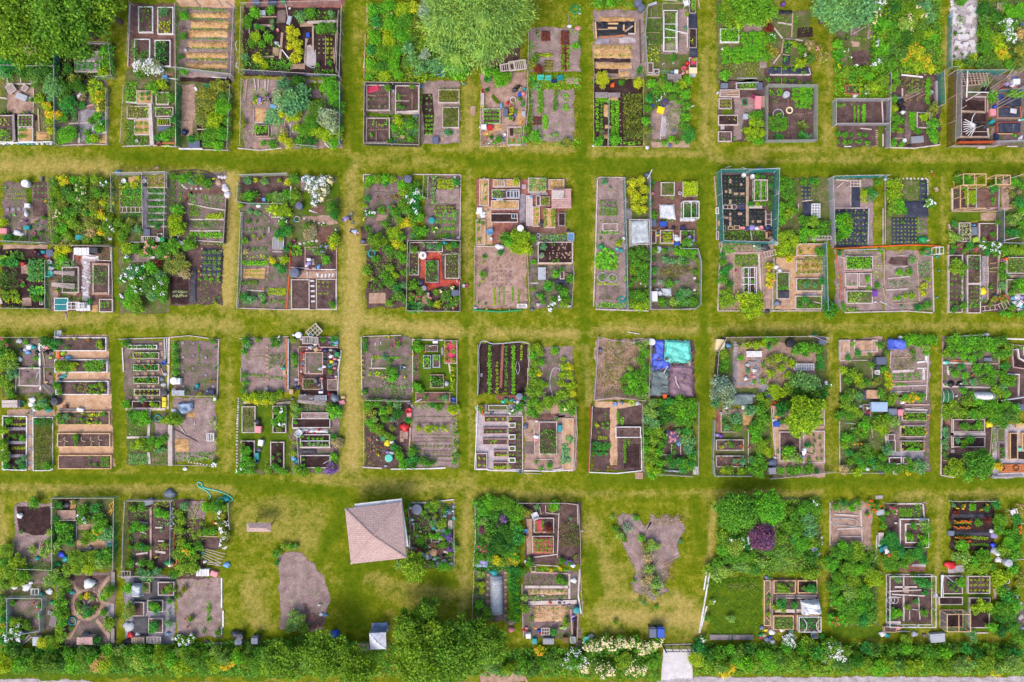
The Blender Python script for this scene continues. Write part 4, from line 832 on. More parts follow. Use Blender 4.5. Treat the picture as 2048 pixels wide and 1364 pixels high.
P('the netted plot with the yellow shrubs',640,40,1510,680,'dark')
S('brick',(700,-60),(1560,-60),(1530,70),(660,65));F((630,45),(1500,25),h=1.1,k='wire');F((640,80),(625,650),h=1.2,k='wire');F((640,630),(1000,650),(1500,680),h=1.2,k='slate');F((1520,80),(1500,690),h=1.3,k='slate');F((1490,110),(1470,650),h=1,k='dgreen')
C(660,350,960,480,'g',.4,den=.6);slab(770,272,30,12,'path');UV('74 11 60G 68 17 50g 69 22 45g 89 9 45G 77 24 40k 90 19 25b 90 24 28b 76 32 55y 72 38 45g 86 33 50G 81 38 45g');KV('78 15 94 15 8 n;70 19 70 29 7;74 22 90 23 18 p');GG('945 262 13 pink:.3');TT('815 108 50 38 0 .3 silver')
bag(935,375,22,'silver',.3,Q='pale grey scrunched sheet');C(640,510,1070,620,'G',.4,den=1.1);S('soil',(940,90,1020,200));S('path',(900,420,960,490));UV('82 25 35g 73 30 30g 77 52 55Y 84 58 40y 66 51 40b');KV('78 50 92 50 12 n;99 29 97 52 20 n;94 38 105 52 9 W;70 55 71 58 5 W;84 54 84 59 5 W')
KV('88 4 92 12 5 o;102 3 104 16 5 w');GG('1050 70 10 white');TT('755 10 65 50 -5 .5 slate dark grey bin lid box;898 12 75 55 0 .5 navy navy blue storage box;995 8 35 30 0 .4 green;1048 175 34 75 -15 .3 silver pale seed tray')
for x,y,r in((1050,270,58),(1120,290,50),(1060,340,50),(1110,390,58),(1130,450,50),(1100,520,60),(1060,410,40)):U(x,y,r,'Y')
C(1080,90,1240,150,'g',.4);C(1240,90,1460,170,'g',.5,den=.9);S('path',(1140,190,1260,240));S('gravel',(1200,400),(1240,390),(1280,450),(1280,580),(1220,585),(1185,550));UV('115 15 60b 124 11 60g 119 15 30s 142 12 35b');KV('121 20 146 19 24 w;120 34 119 54 16 n;126 23 126 45 16 n');TT('1213 305 30 40 0 .3 blue')
hose((1215,340),(1190,440),(1185,540),(1220,585),(1280,585),(1280,440),c='silver',r=.05);C(1290,200,1450,300,'g',.4);S('dark',(1290,290,1360,590));R(1310,345,1350,460,2,8,'s',ny=4);S('dark',(1375,320,1430,590));R(1385,345,1420,500,2,12,'y',ny=5);UV('134 25 60g 142 24 55e 130 25 35k 141 55 30g');KV('137 32 137 58 5 n;147 17 145 56 9 p;144 42 144 55 6 n;146 60 150 68 5 W;120 66 146 66 9 W')
C(1260,610,1450,650,'G',.35);S('path',(1060,560,1190,610));UV('130 57 25g 133 66 30g')
P('~of shrubs and a blue stool',640,690,1510,1310,'dry')
C(700,780,830,850,'y',.3,den=.5);pot(825,885,14,'cream',None);pot(850,840,16,'lavender','g');U(760,900,30,'y',fl='gold',n=20);FL(810,905,12,'gold',8);UV('75 86 30g');KV('68 70 66 90 12 n;74 69 76 80 8 w;78 70 78 80 7 w;84 70 84 81 10 w;87 70 86 80 7 w');GG('908 845 17 blue:.3;960 930 14 white');TT('782 885 40 50 0 .4 lavender;910 935 60 30 -20 .35 sky bright blue folded stool;905 880 60 60 20 .3 black')
straw(750,950,845,1070,.1);S('dry',(660,950,740,1120));B(750,1100,870,1200,'n','dark');R(765,1125,850,1160,3,20,'G',ny=2);C(880,1110,970,1210,'g',.35,den=.7);KV('74 96 74 106 8 p;75 108 83 108 10;74 111 73 120 8 n;90 112 90 119 6;78 122 94 122 14 p;101 107 102 119 9 p')
U(905,1010,75,'b','b',h=.9,Q='big blue-green rhubarb-like plant');U(870,1060,45,'b','b');U(950,1070,45,'b','b');U(1080,870,165,'b',h=2.5);U(960,850,90,'s',h=2);U(1000,740,80,'b',h=2);U(1120,720,80,'d',h=1.6);U(1160,900,70,'k',h=1.6);U(1080,1010,90,'y',h=1.3);U(990,990,50,'Y',h=1.1);U(1390,1030,110,'s',h=2.4);U(1290,950,100,'e',h=1.9);U(1430,1100,70,'s',h=1.9);U(1250,1060,90,'g',h=1.6)
U(1400,760,95,'G',h=1.5);U(1450,860,90,'G',h=1.5);S('lawn',(1200,730,1350,900));S('soil',(1220,790,1330,870));UV('149 95 60g 143 70 50G');KV('127 75 134 86 6 g;122 74 125 79 5 g');GG('1275 720 16 lime:.3')
U(1000,1220,55,'Y',h=1.1);U(1050,1250,60,'Y',h=1.1);S('litter',(1280,1230,1350,1310));straw(730,1230,860,1310,.1,'litter');F((640,700),(625,1290),h=.9);E((600,1305),(800,1325),(985,1305),w=8);F((1120,1280),(1290,1295),h=.8,k='dgreen');F((1505,740),(1500,1270),h=1.3,k='green');C(630,1080,720,1260,'o',.3,den=.5);C(660,900,720,980,'o',.3,den=.4);UV('101 115 50t 118 116 80g 128 115 80y 138 118 80y 148 118 60y 114 124 60g 124 124 60d 144 125 60G 149 113 50G 112 112 50y 82 126 30G 90 127 55g 64 108 40o');KV('106 110 106 120 8 W;104 116 109 116 8 W;105 110 107 110 8 W;146 120 149 128 8 g;136 126 140 130 8 W')
# ===== third tile =====
T(680,0)
P('the overgrown top plot',240,50,720,700,'weedy')
C(235,30,760,720,'h',.9,den=1.6,ls=.2,d='tall bright green weeds');C(450,30,700,250,'g',1.0,den=1.0)
UV('30 9 70G 42 6 80G 56 8 80y 66 6 70Y 31 20 70k 44 20 90G 57 19 90g 66 20 60o 30 33 80G 42 34 80y 54 32 90G 64 33 60e 27 44 60k 38 47 90g 50 45 80G 60 42 70b 27 57 70G 36 59 80g 48 58 80G 59 56 60e 25 67 50G 40 66 70y 52 67 60G 64 52 70b')
for x,y in((320,240),(440,140),(400,570)):U(x,y,30,'s',fl='cream',n=30)
for x,y in((300,430),(450,500),(570,590),(600,660),(690,200),(480,320)):U(x,y,28,'t','g')
E((225,300),(215,690),w=6,t='p');KV('24 6 24 20 12 p;22 48 21 60 9 w')
P('the overgrown plot below the willow',720,120,1130,690,'weedy')
C(720,120,1100,690,'g',.8,den=1.2,ls=.18);tree(1180,90,440,'w',8.5,'w',lobes=44,n=30000,ls=.3,Q='largest pale green willow');tree(1420,60,260,'w',7.5,'w',lobes=36,n=15000,ls=.3,Q='second willow reaching over the path')
tree(880,70,170,'s',5,'w',lobes=22,n=7000,ls=.24,Q='small silvery willow');U(1200,420,120,'e',s='f',h=2.6);U(1340,400,80,'e',s='f',h=2.4);U(1430,440,70,'o',h=1.8);U(1020,560,110,'G',h=2.2);U(980,480,70,'g',h=1.8);U(850,560,90,'b',h=1.6);U(760,480,70,'s',h=1.5);U(700,580,80,'b',h=1.5);UV('104 65 70G 109 62 60g 86 35 60g 93 42 50k 82 22 60G 78 30 50o 86 18 50y 77 13 50Y')
S('dark',(840,370,930,420));slab(835,300,25,16,'path');KV('80 26 81 33 12 w;74 38 80 40 14 g;82 66 95 65 6 W');GG('912 255 16 sky:.4;788 105 12 mint:.4;1000 275 24 brown:.3;1085 735 10 sky');TT('900 640 50 50 0 .4 blue;800 20 90 60 0 .5 silver pale metal box in the thicket')
P('the black net plot of four beds',205,725,705,1275,'soil')
F((222,745),(215,1270),(700,1285),(705,745),(222,735),h=1.0,k='black');B(232,745,438,972,'w','mid');cloth('red',(245,770),(345,755),(345,800),(250,830),wr=.02,Q='small red mulch sheet');slabs(250,845,315,850,8,7,14,'path','marker_stone');slabs(340,845,420,840,5,6,12,'path','marker_stone');R(250,880,400,940,4,9,'b',ny=2);UV('42 78 35g')
B(485,750,695,1000,'w','mid');slabs(545,850,585,850,4,6,14,'path','marker_stone');slabs(640,820,638,960,13,12,5,'path','marker_stone');C(560,755,600,775,'y',.2,den=.5);UV('52 86 24G 52 94 26g 56 95 20g 64 77 28g');KV('49 89 61 89 5;50 99 69 98 18 w')
S('lawn',(240,985),(690,1020),(690,1030),(450,1035),(450,1250),(435,1250),(435,1035),(240,1030));B(230,1035,438,1255,'w','mid');slabs(240,1150,420,1145,13,6,12,'path','marker_stone');slabs(325,1075,325,1125,5,14,5,'path','marker_stone');C(290,1045,305,1130,'G',.3);C(395,1055,420,1130,'G',.4);straw(230,1165,325,1250,.2);R(345,1100,375,1110,2,12,'y');UV('28 119 20G');KV('32 116 32 125 4 n')
C(460,1040,690,1250,'g',.6,den=1.3);U(660,1120,50,'b','g');U(540,1150,50,'G','g');U(640,1150,60,'b','g');bag(550,1200,26,'tan',.2,Q='tan heap of dry stalks');C(240,1005,440,1025,'g',.3);bag(465,1240,14,'teal',.15,1.8);UV('51 106 60y 62 108 60g 62 123 35G 48 113 45G 44 124 30g');GG('468 800 12 silver');TT('465 770 30 30 0 .4 black;663 1020 45 30 0 .3 steel')
P('~with two golden grass beds',715,700,1060,1270,'dry')
S('dark',(730,820),(820,820),(830,1000),(820,1180),(740,1190),(720,960));R(785,840,790,970,1,9,'s',ny=2);R(760,860,800,960,2,9,'b',ny=3);R(760,1020,810,1170,3,12,'G',ny=5);B(865,785,1052,905,'w','weedy');C(875,790,1045,890,'o',.5,s='g',den=2.2);B(900,940,1048,1125,'w','weedy');C(905,945,1040,1105,'o',.5,s='g',den=2.2);slab(900,1225,26,45,'path');C(860,765,1050,790,'g',.3,den=.6,s='g');R(720,810,700,900,1,12,'G',ny=3);UV('94 116 38b 97 117 28k');GG('717 755 14 sky:.2');TT('840 1230 55 60 0 .4 slate dark grey lidded box')
slab(1170,975,50,80,'path',0,Q='pale rectangular slab on the grass path')
# ===== top row, tiles four to six =====
T(1020,0)
P('~with a slatted table',-265,620,160,1290,'litter');T(680,0)
S('mid',(1265,350,1560,620));C(1260,490,1350,600,'e',.3,den=.5);S('mid',(1260,520),(1584,400),(1584,520),(1400,600),(1270,600));S('mid',(1290,360,1584,470));panel(1410,560,1540,620,'w',7,a=8,z=.7,name='slatted_table',Q='pale slatted table, left half',bw=.09);U(1400,690,90,'G',h=1.2);UV('131 64 60G 147 69 70g 129 70 40k')
T(1020,0);panel(-10,535,140,615,'w',9,a=8,z=.7,name='slatted_table',Q='pale slatted table, right half',bw=.09)
T(950,170,10.49)
S('path',(160,450,560,900));S('lawn',(380,180),(560,400),(430,380),(350,260));B(160,490,535,815,'w','mid',h=.25);R(200,540,500,800,6,26,'G',ny=4);deck(118,170,190,450,'w',3,h=.3,name='low_bench',Q='narrow pale bench');FL(155,140,20,'magenta');FL(160,440,34,'yellow');bag(680,380,34,'red',.3,1.2,-40);UV('26 11 65d');KV('12 17 19 18 6 W;20 18 29 18 12 o');GG('152 100 20 red:.3;130 135 16 yellow:.3;215 460 20 green:.3;712 340 18 red:.3');TT('550 430 44 100 0 .3 sky slim pale blue tub')
ring(800,300,62,'white',16,.3,name='round_planter',ex=1,Q='round grey galvanised planter');U(800,350,45,'o',h=.3);B(712,480,798,640,'d','dark',h=.4);R(735,510,780,620,2,26,'Y',ny=3);bucket(840,630,30,'lavender');bucket(830,660,26,'purple');pot(750,690,55,'cream');pot(1000,410,50,'sky');straw(880,540,1060,820,.1);U(1010,800,40,'Y',fl='red',n=24);bag(830,100,60,'charcoal',.4,1.3);UV('82 74 35r 94 30 60g');GG('745 435 16 orange:.3;960 60 22 tan:.4;1040 90 40 teal:.5;900 40 50 black:.4');TT('640 570 95 150 0 .6 slate slate blue lidded bin;1020 600 80 110 0 .3 silver clear pale tub;930 190 62 70 0 .4 blue;1010 180 70 60 0 .4 pink')
straw(390,800,560,960,.12);straw(140,960,400,1060,.08);FL(250,1030,28,'yellow');FL(150,980,22,'pink');FL(240,1100,18,'red',8);FL(135,1160,20,'orange');FL(185,1210,24,'magenta');bucket(617,1040,38,'white');bucket(583,1110,38,'lavender');UV('34 109 60d 50 116 110g 40 120 50G 22 119 35y');GG('95 875 18 white:.3;330 1170 18 white:.2;290 1215 20 white:.2;420 1100 14 white:.2;600 1195 26 lavender:.3');TT('185 870 110 95 5 .6 white white cool box;310 880 110 90 15 .5 red red and white cool box')
B(670,870,980,1260,'w','litter',h=.2);S('dark',(730,920,800,1070));R(840,940,960,1000,3,24,'g',ny=2);FL(790,1185,34,'orange',18);R(700,1150,900,1220,4,26,'G',ny=2);straw(700,1200,890,1250,.08);F((120,490),(112,1280),h=.6);E((110,1285),(400,1280));F((1100,0),(1130,430),(1080,850),h=1.2);stones((480,1280),(700,1280),n=5,r=16);straw(540,1220,640,1290,.08);UV('101 93 40t 85 56 50g');KV('96 103 98 120 12 d');GG('945 1250 16 white:.2')
T(1020,0)
P('~behind the three chairs',170,240,620,640,'dry');S('mid',(270,270,355,365));R(290,290,340,350,3,10,'r',ny=4);S('mid',(450,265,520,610));R(460,290,510,600,3,14,'r',ny=11);R(465,410,510,600,2,16,'G',ny=6);R(235,480,370,485,8,14,'y');S('mid',(225,465,380,495));S('mid',(300,530,380,620));R(310,540,370,610,4,10,'o',ny=4);C(220,250,270,340,'g',.3,den=.6);C(540,310,610,450,'G',.3,den=.4);FL(240,275,20,'red',4);C(170,350,200,560,'G',.4);U(250,600,60,'r',h=.8);bag(600,240,26,'pink',.1,Q='crumpled pinkish plastic');F((165,300),(155,660),h=1);UV('58 40 40G 20 57 55o 22 52 40g');KV('52 13 51 20 4 g');GG('525 225 20 white:.15')
for t in range(3):K(235,[378,500,600][t],370,[380,503,602][t],3,'n',.03,name='furrow_board')
coil(575,80,45,'green');_q=[bag(600+ru(-20,30),90+ru(-15,25),6,'white',.1,Q='scrap of white plastic')for _ in range(4)];C(520,50,660,300,'G',.15,den=.25)
chair(268,680,180,'turquoise',Q='leftmost turquoise garden chair');chair(335,685,180,'mint',Q='mint garden chair with a cloth on it');chair(438,685,190,'teal',Q='teal garden chair turned aside');TT('390 712 48 28 0 .3 navy')
P('~with the teal chairs',180,780,570,1250,'dry');C(170,650,620,790,'G',.25,den=.8);straw(490,680,600,740,.06,'litter');R(268,820,275,970,2,22,'g',ny=7);R(395,825,400,960,1,24,'e',ny=5);R(480,840,505,960,2,15,'G',ny=4);R(305,1030,315,1120,2,20,'G',ny=6);S('mid',(200,1020,280,1100));R(215,1040,270,1090,3,10,'r',ny=2);C(385,1098,530,1104,'G',.1,den=1);R(300,1190,410,1190,3,14,'G');FL(205,1072,8,'orange',6);FL(280,1005,6,'orange',4);C(370,1160,430,1200,'g',.2);C(540,760,620,1260,'o',.25,den=.5,s='g');C(180,1200,620,1290,'G',.3,den=.5);C(160,800,200,1180,'g',.5,den=1.1);U(210,710,45,'k','b');U(240,750,40,'b','b');F((160,650),(110,1270),h=1);UV('22 119 60G 15 113 40g 24 123 40G 13 123 50G 49 125 55o')
P('~with two tyres',730,80,1190,690,'dry');C(700,0,1080,60,'g',.6,den=1.1);straw(790,145,1095,190,.15);cloth('blk',(750,195),(1100,190),(1105,310),(760,320));tyre(793,222,28);tyre(1028,212,28);UV('78 2 55g 88 2 50G');KV('75 20 76 34 12 y;110 20 110 30 10 y;86 21 95 21 12 y;86 25 94 25 18 y;77 26 86 26 6 n;100 22 100 27 14 y;101 28 108 23 14 n;79 33 90 32 8 o;92 32 101 31 9 o;104 30 110 30 14 w;73 19 74 34 7 n')
S('gravel',(960,330,1100,375));slab(815,365,125,42,'stone',0,Q='grey concrete slab');straw(730,395,1075,510,.14);R(760,420,1050,480,8,14,'e',ny=2);S('dark',(735,515,1060,550));straw(760,550,1070,605,.12);S('dark',(745,595,950,650));straw(955,625,1050,675,.12);U(820,700,80,'Y',s='f',h=1.1);U(1130,730,65,'Y',s='f',h=1.1);U(1140,620,40,'k','g');U(1150,590,35,'k','g');barrel(1130,10,32,'slate');barrel(1158,60,30,'slate');F((1205,80),(1185,300),(1200,560),h=1.1,k='grey',t='m');KV('114 18 115 56 12 d;72 38 74 64 4 n')
P('the dark plot with seedling rows',735,690,1175,1290,'dark');E((735,690),(1175,690),(1175,1290),(735,1290),w=4,t='n');F((735,700),(735,1280),h=.4);bag(905,748,24,'orange',.4,1.2,60,'orange bag on the dark soil');deck(750,810,860,860,'g',8,h=.15,name='dark_slatted_mat',Q='grey ribbed mat left');deck(862,815,970,855,'g',8,h=.15,name='dark_slatted_mat',Q='grey ribbed mat right');R(765,870,865,885,6,13,'G',ny=2);R(765,925,770,1140,2,13,'G',ny=7);R(805,900,805,1190,1,15,'g',ny=9);straw(825,925,865,1030,.1);straw(835,1100,890,1130,.1);straw(870,850,950,885,.1);S('mid',(780,1150,870,1200));R(905,900,945,1180,2,17,'G',ny=14);straw(825,1185,860,1215,.1);C(1000,830,1160,1230,'o',.7,s='g',den=2.0,d='dense pale green grain stand');C(1000,830,1160,1230,'w',.6,s='g',den=1.2,d='mixed grain blades');stones((970,1000),(980,1260),n=6,r=9,c='path');R(1015,1255,1135,1260,4,15,'G');F((870,880),(865,1280),h=.7,k='dgreen');UV('98 73 34g 78 125 55G 92 123 60G');KV('87 88 86 128 4 m');GG('735 1280 12 white;745 720 8 green')
P('~with a white cage frame',1200,20,1584,620,'weedy');panel(1350,92,1472,450,'W',1,3,z=.5,name='open_cage',Q='tall white open frame of three squares');C(1360,110,1465,195,'e',.4,den=.9);C(1360,210,1465,320,'G',.4,den=1);C(1360,330,1465,440,'G',.3,den=.7);K(1365,255,1555,295,5,'W',z=.6,Q='white stick leaning on the frame');S('dry',(1330,380,1560,480));S('dry',(1480,80,1584,450));C(1205,170,1330,400,'g',.5,den=1.3,s='g');C(1225,70,1330,150,'e',.15,den=.5);C(1200,400,1310,540,'y',.4,den=1);FL(1230,480,26,'yellow',16,.07);K(1215,50,1290,25,20,'m',z=.4);C(1340,0,1560,25,'g',.4);chair(1550,30,20,'white');FL(1470,450,14,'cream',6);UV('144 51 40g 156 12 25y');KV('120 29 133 29 4 n;124 7 124 16 4 n;121 16 133 16 5 w;134 3 152 3 6 n;134 3 134 16 5 n;135 0 156 2 5 w;156 15 156 42 5 W');GG('1545 235 14 steel')
for x,y in((1230,390),(1260,440),(1245,520),(1350,560),(1210,330)):FL(x,y,9,'white',7,.08)
B(1210,548,1262,640,'w','mid',h=.3);B(1265,605,1315,660,'w','mid',h=.3);F((1188,560),(1195,660),h=.7);KV('120 66 130 66 10 w;127 65 132 63 5 m');GG('1198 652 9 teal')
stone(1440,550,14,'gravel');ring(1360,630,18,'teal',6);ring(1390,640,16,'teal',5);bag(1365,685,14,'steel',.5,Q='grey stone ornament');bucket(1425,632,12,'sky');deck(1385,650,1510,695,'g',6,h=.5,name='grey_bench',Q='grey bench with clutter on it');bag(1530,600,30,'red',.5,Q='large red tub toy');bucket(1530,598,20,'grey',.5);bucket(1525,640,9,'white',.5);panel(1445,675,1480,720,'w',4,z=.3,name='small_rack',Q='small pale rack');UV('143 50 34g');KV('155 62 156 65 20 y');GG('1560 560 22 red:.5;1520 645 22 red:.4');TT('1465 632 34 40 0 .4 white')
P('the bushy plot with the yellow box',1190,690,1584,1290,'weedy')
UV('124 73 60G 132 74 60h 129 80 60g 139 76 60G 146 77 60g 151 74 60y 156 70 50G 122 87 50k 121 96 50g 120 106 55G 121 115 50o 144 86 50g 154 83 60G 156 93 60g 155 103 55G 154 112 50g 157 119 75k 141 122 36G 136 126 30G 135 69 40g 148 90 30G 147 125 26G')
S('dry',(1360,880),(1500,870),(1515,960),(1480,1180),(1340,1230),(1240,1225),(1225,1060),(1240,990));C(1370,880,1500,1160,'g',.15,den=.5);crate(1362,905,52,50,30,'blue');bag(1258,828,24,'black',.3,1.1);bag(1256,925,14,'blue',.2,1.6);slab(1352,1110,40,180,'gravel');slab(1287,1080,8,34,'path',name='marker_stone');slab(1287,1130,8,30,'path',name='marker_stone');S('path',(1240,1250),(1584,1230),(1584,1300),(1250,1300));stone(1210,1297,20);barrel(1408,1280,16,'slate',.3,name='lidded_tub');UV('133 74 50t');KV('134 101 132 123 4 W;138 108 137 118 5 m');GG('1290 862 14 green:.3;1510 838 12 yellow:.2');TT('1328 965 62 55 -15 .4 yellow bright yellow toy box;1445 1148 44 18 8 .1 slate')
for i in range(16):FL(1300+i*7+ru(-12,12),900-i*9+ru(-15,15),5,'white',5,.09,d='white daisies')
K(1560,960,1620,930,7,'W',z=.6)
T(1360,0)
P('~with a black plastic edge',0,0,165,650,None);cloth('fab',(70,120),(150,120),(155,500),(85,500),Q='black fabric strip along the path edge');B(82,-20,138,115,'g','mid');R(100,10,125,90,1,18,'G',ny=4);B(78,248,148,420,'g','dark',h=.3);C(90,260,135,390,'y',.3,den=.7);B(80,505,152,600,'w','mid');cloth('red',(92,515),(138,515),(138,575),(92,575),Q='red sheet in the small bed');stone(375,422,13,'gravel');deck(82,650,140,670,'m',3,h=.3,name='metal_bench');UV('12 54 20y 5 25 18b');KV('16 0 17 8 12 n;0 29 6 30 7 w;7 15 7 30 4 w');TT('118 618 70 52 0 .5 cream cream coloured box on the bed end')
P('the lettuce plot by the dark tree',320,0,760,740,'weedy')
UV('42 6 80h 37 15 60g 48 11 80h 56 6 70g 52 19 70y 42 20 60h 60 15 60y 66 10 60g 36 6 50g 68 19 40o')
tree(640,-10,210,'g',5,lobes=26,n=8000,ls=.22,Q='mid green tree at the top edge');B(355,250,522,372,'W','dark');R(370,270,500,355,6,16,'G',ny=4);S('dry',(560,200,720,280));S('dry',(700,470,760,600));R(560,300,740,530,7,24,'G',ny=8,d='leafy potato plant');R(380,440,540,540,6,24,'G',ny=4,d='leafy potato plant');C(345,550,700,680,'o',.2,den=.8);U(760,165,35,'Y',fl='gold',n=30);bag(905,40,26,'purple',.6,1,90,'purple cloth hanging in the tree shade');UV('39 66 55G');GG('375 430 11 white')
U(805,330,60,'g',fl='white',n=10);U(830,450,55,'o',fl='red',n=8);UV('79 25 50r 77 50 45g 79 16 30k')
P('~of crossed logs',780,90,1150,590,'weedy');E((820,110),(820,190),w=4,t='n');cloth('blk',(870,90),(985,90),(985,130),(870,125));C(825,110,980,230,'e',.2,den=.6);cloth('fab',(920,360),(985,370),(975,470),(905,470));cloth('fab',(905,490),(970,490),(960,575),(900,570));R(925,380,960,450,2,18,'g',ny=3);FL(990,375,22,'yellow',12);C(1000,110,1040,220,'G',.4);C(1010,240,1140,330,'e',.3,den=.6,s='g');S('dark',(1030,240,1170,330));FL(1100,480,24,'white',16);U(1090,540,30,'h',fl='yellow',n=14);C(1000,380,1120,580,'g',.35,den=.5);U(1210,440,75,'o',fl='pink',n=26);U(1260,500,60,'o',fl='pink',n=24);UV('92 52 24G 107 43 50g 106 56 55y 102 40 30y 115 39 50t 115 51 50e');KV('86 20 98 22 12 w;82 24 90 34 12 w;99 12 98 33 12 n;91 35 89 47 14 n;88 48 82 56 11 w;101 35 108 36 9 w;92 34 101 35 8 g;100 42 103 38 7 g;90 48 96 49 8 n')
T(1360,0);P('~with black fabric strips',745,585,1160,745,'mid');cloth('fab',(780,590),(1130,595),(1140,655),(770,655));R(830,605,1080,640,4,20,'g');R(780,700,1120,730,6,24,'g');KV('79 66 114 66 14 w;113 60 115 66 7 w;89 59 89 65 6 g;89 69 89 74 6 n')
P('the play plot of small beds',335,680,760,1260,'mid');S('dry',(470,850),(740,850),(700,980),(560,1060),(540,1220),(470,1240));B(350,787,525,852,'w','dry');K(415,815,520,795,5,'y',z=.3);K(410,832,525,832,5,'y',z=.3);B(342,865,455,955,'w','mid');R(360,900,440,930,5,12,'o',ny=2);S('lawn',(365,960,465,1008));B(337,1010,512,1100,'w','dark');C(400,1030,500,1070,'o',.15,den=.3);B(337,1155,455,1245,'w','mid');C(345,1190,390,1235,'g',.2,den=.6);slab(372,1122,34,40,'gravel');B(495,722,680,785,'w','mid',h=.2);C(505,735,670,780,'G',.35,den=1.3);K(485,735,690,725,6,'m',z=.4);crate(572,898,40,48,5,'green');slab(728,895,35,100,'path');hose((545,1020),(540,1060),(548,1100),(540,1130),c='teal');UV('48 122 18G');KV('50 69 68 69 6 m;54 94 56 90 5 o;61 105 61 109 5 W');GG('378 745 12 white:.5;333 815 8 white;645 848 18 magenta:.3;640 1050 20 white:.3');TT('393 752 62 45 0 .4 steel;705 755 45 60 0 .5 slate dark grey box;690 900 55 115 -3 .5 pink long pink toy bench;580 1022 45 45 0 .4 silver')
UV('65 101 50g 70 101 50g 64 108 50y 70 109 55h 60 115 50y 66 117 65y 72 117 45y 61 122 50h 67 124 45G 72 124 35G')
P('the grey-netted plot with a straw ring',765,765,1190,1245,'mid');F((760,760),(755,1245),(1190,1240),(1195,760),(760,755),h=1.1,k='grey',t='g');C(790,785,910,840,'G',.3,den=1.2);barrel(940,828,28,'silver',.6,Q='grey-green round composter');R(1000,785,1150,870,6,22,'G',ny=4,d='bushy bean plant');R(1030,880,1150,940,4,24,'G',ny=3,d='bushy bean plant');ring(965,968,26,'cream',14,.12,Q='pale straw ring');ring(868,1003,46,'silver',8,.2,name='oval_planter',ex=1,Q='oval pale planter rim');C(838,990,905,1015,'G',.3,den=1.6);R(790,1045,920,1130,5,26,'g',ny=4,d='leafy bean plant');U(1090,1110,70,'o',s='g');U(1080,1190,60,'k','g');U(1130,1200,50,'b','g');U(870,1205,55,'k','g');slabs(950,870,950,935,6,4,9,'path','marker_stone');slabs(950,1040,950,1200,10,4,9,'path','marker_stone');slabs(1000,1010,1150,995,8,5,9,'path','marker_stone');C(800,860,880,930,'e',.1,den=.4);KV('109 122 112 117 4 m')
T(1688,0)
P('~below the blue-green tree',-80,150,330,600,'weedy');tree(-60,40,200,'b',5.5,lobes=30,n=9000,ls=.24,Q='blue-green tree at the top edge');tree(110,40,160,'b',5,lobes=22,n=6000,ls=.24,Q='smaller blue-green tree beside it');S('soil',(-50,140,20,310));S('soil',(60,165,120,310));S('dry',(205,200,262,340));ring(35,250,20,'teal',3);C(10,100,60,260,'b',.4,den=.8);S('path',(65,365,140,410));S('mid',(60,445),(200,440),(230,520),(180,590),(80,570));C(0,330,210,350,'g',.2);FL(30,440,22,'white',16);FL(60,510,20,'white',14);FL(110,580,24,'white',20);U(280,570,60,'g',fl='white',n=60);U(290,390,50,'g',fl='white',n=30);U(270,160,60,'g',fl='cream',n=60);U(300,30,70,'g',fl='white',n=110);U(-30,470,80,'G',s='g',h=.8);U(-40,560,60,'G',s='g');FL(-40,600,20,'yellow',14);FL(-48,575,16,'yellow',14);UV('25 44 35d 2 64 60h -6 38 60G');KV('6 15 6 31 4 w;8 30 18 24 4 w');GG('28 332 12 navy')
P('the wild meadow plot',330,0,830,640,'weedy');C(240,0,860,640,'g',.8,den=1.3,ls=.2,d='tall mixed green weeds')
UV('35 22 80G 44 6 70d 56 8 90H 56 20 90wc 66 12 80hc 72 6 80b 76 15 70b 68 23 80e 44 32 80g 54 33 80d 34 42 80G 43 42 70e 50 48 70e 64 33 80H 72 40 60g 64 47 90Yo 72 54 80Yo 56 54 60yo 76 60 50Y 65 59 70y 35 53 60e 42 57 60g 35 30 50h 43 23 60g 79 33 50G 74 30 60y',n=40)
FL(620,280,12,'magenta',10);FL(610,310,16,'red',6);FL(390,60,14,'red',6)
P('the leafy plot with an orange planter',-100,560,400,880,None);C(-80,580,390,860,'G',.6,den=1.2);B(12,745,145,828,'o','mid',h=.4,Q='orange-brown wooden planter');R(80,760,130,800,2,20,'y',ny=2);U(180,790,40,'e',fl='white',n=50);U(190,830,30,'e',fl='white',n=30);UV('26 76 80y 33 70 60h 22 68 60G 8 66 60g 15 64 50g');GG('100 840 26 white:.3')
P('the long netted plot of tidy rows',-70,870,395,1300,'mid');F((-80,880),(395,880),h=1,k='grey',t='w');F((395,870),(385,1300),h=1,k='grey');F((-80,1095),(390,1095),h=.9,k='grey');F((-85,880),(-85,1110),h=1,k='grey');R(95,930,130,1070,2,8,'G',ny=16);R(175,930,178,1070,2,15,'G',ny=10);C(220,940,290,980,'o',.2,den=.4);R(-70,920,-40,930,2,24,'g');R(10,1185,190,1190,4,28,'g',d='squat cabbage');R(-50,1180,-10,1190,2,28,'g',d='squat cabbage');R(-50,1245,200,1255,6,27,'g',d='squat cabbage');slabs(285,1150,288,1280,8,22,9,'path','short_board');S('lawn',(300,1110,345,1300));R(5,920,75,920,2,12,'G');KV('14 113 24 114 8 w;33 88 34 108 10 w;34 118 34 129 9 w;0 129 6 129 8 W')
P('~with a bean row and old sticks',395,640,850,1300,'mid')
UV('44 66 50G 47 72 45g 43 78 50h 44 88 45G 44 96 50y 42 102 40g')
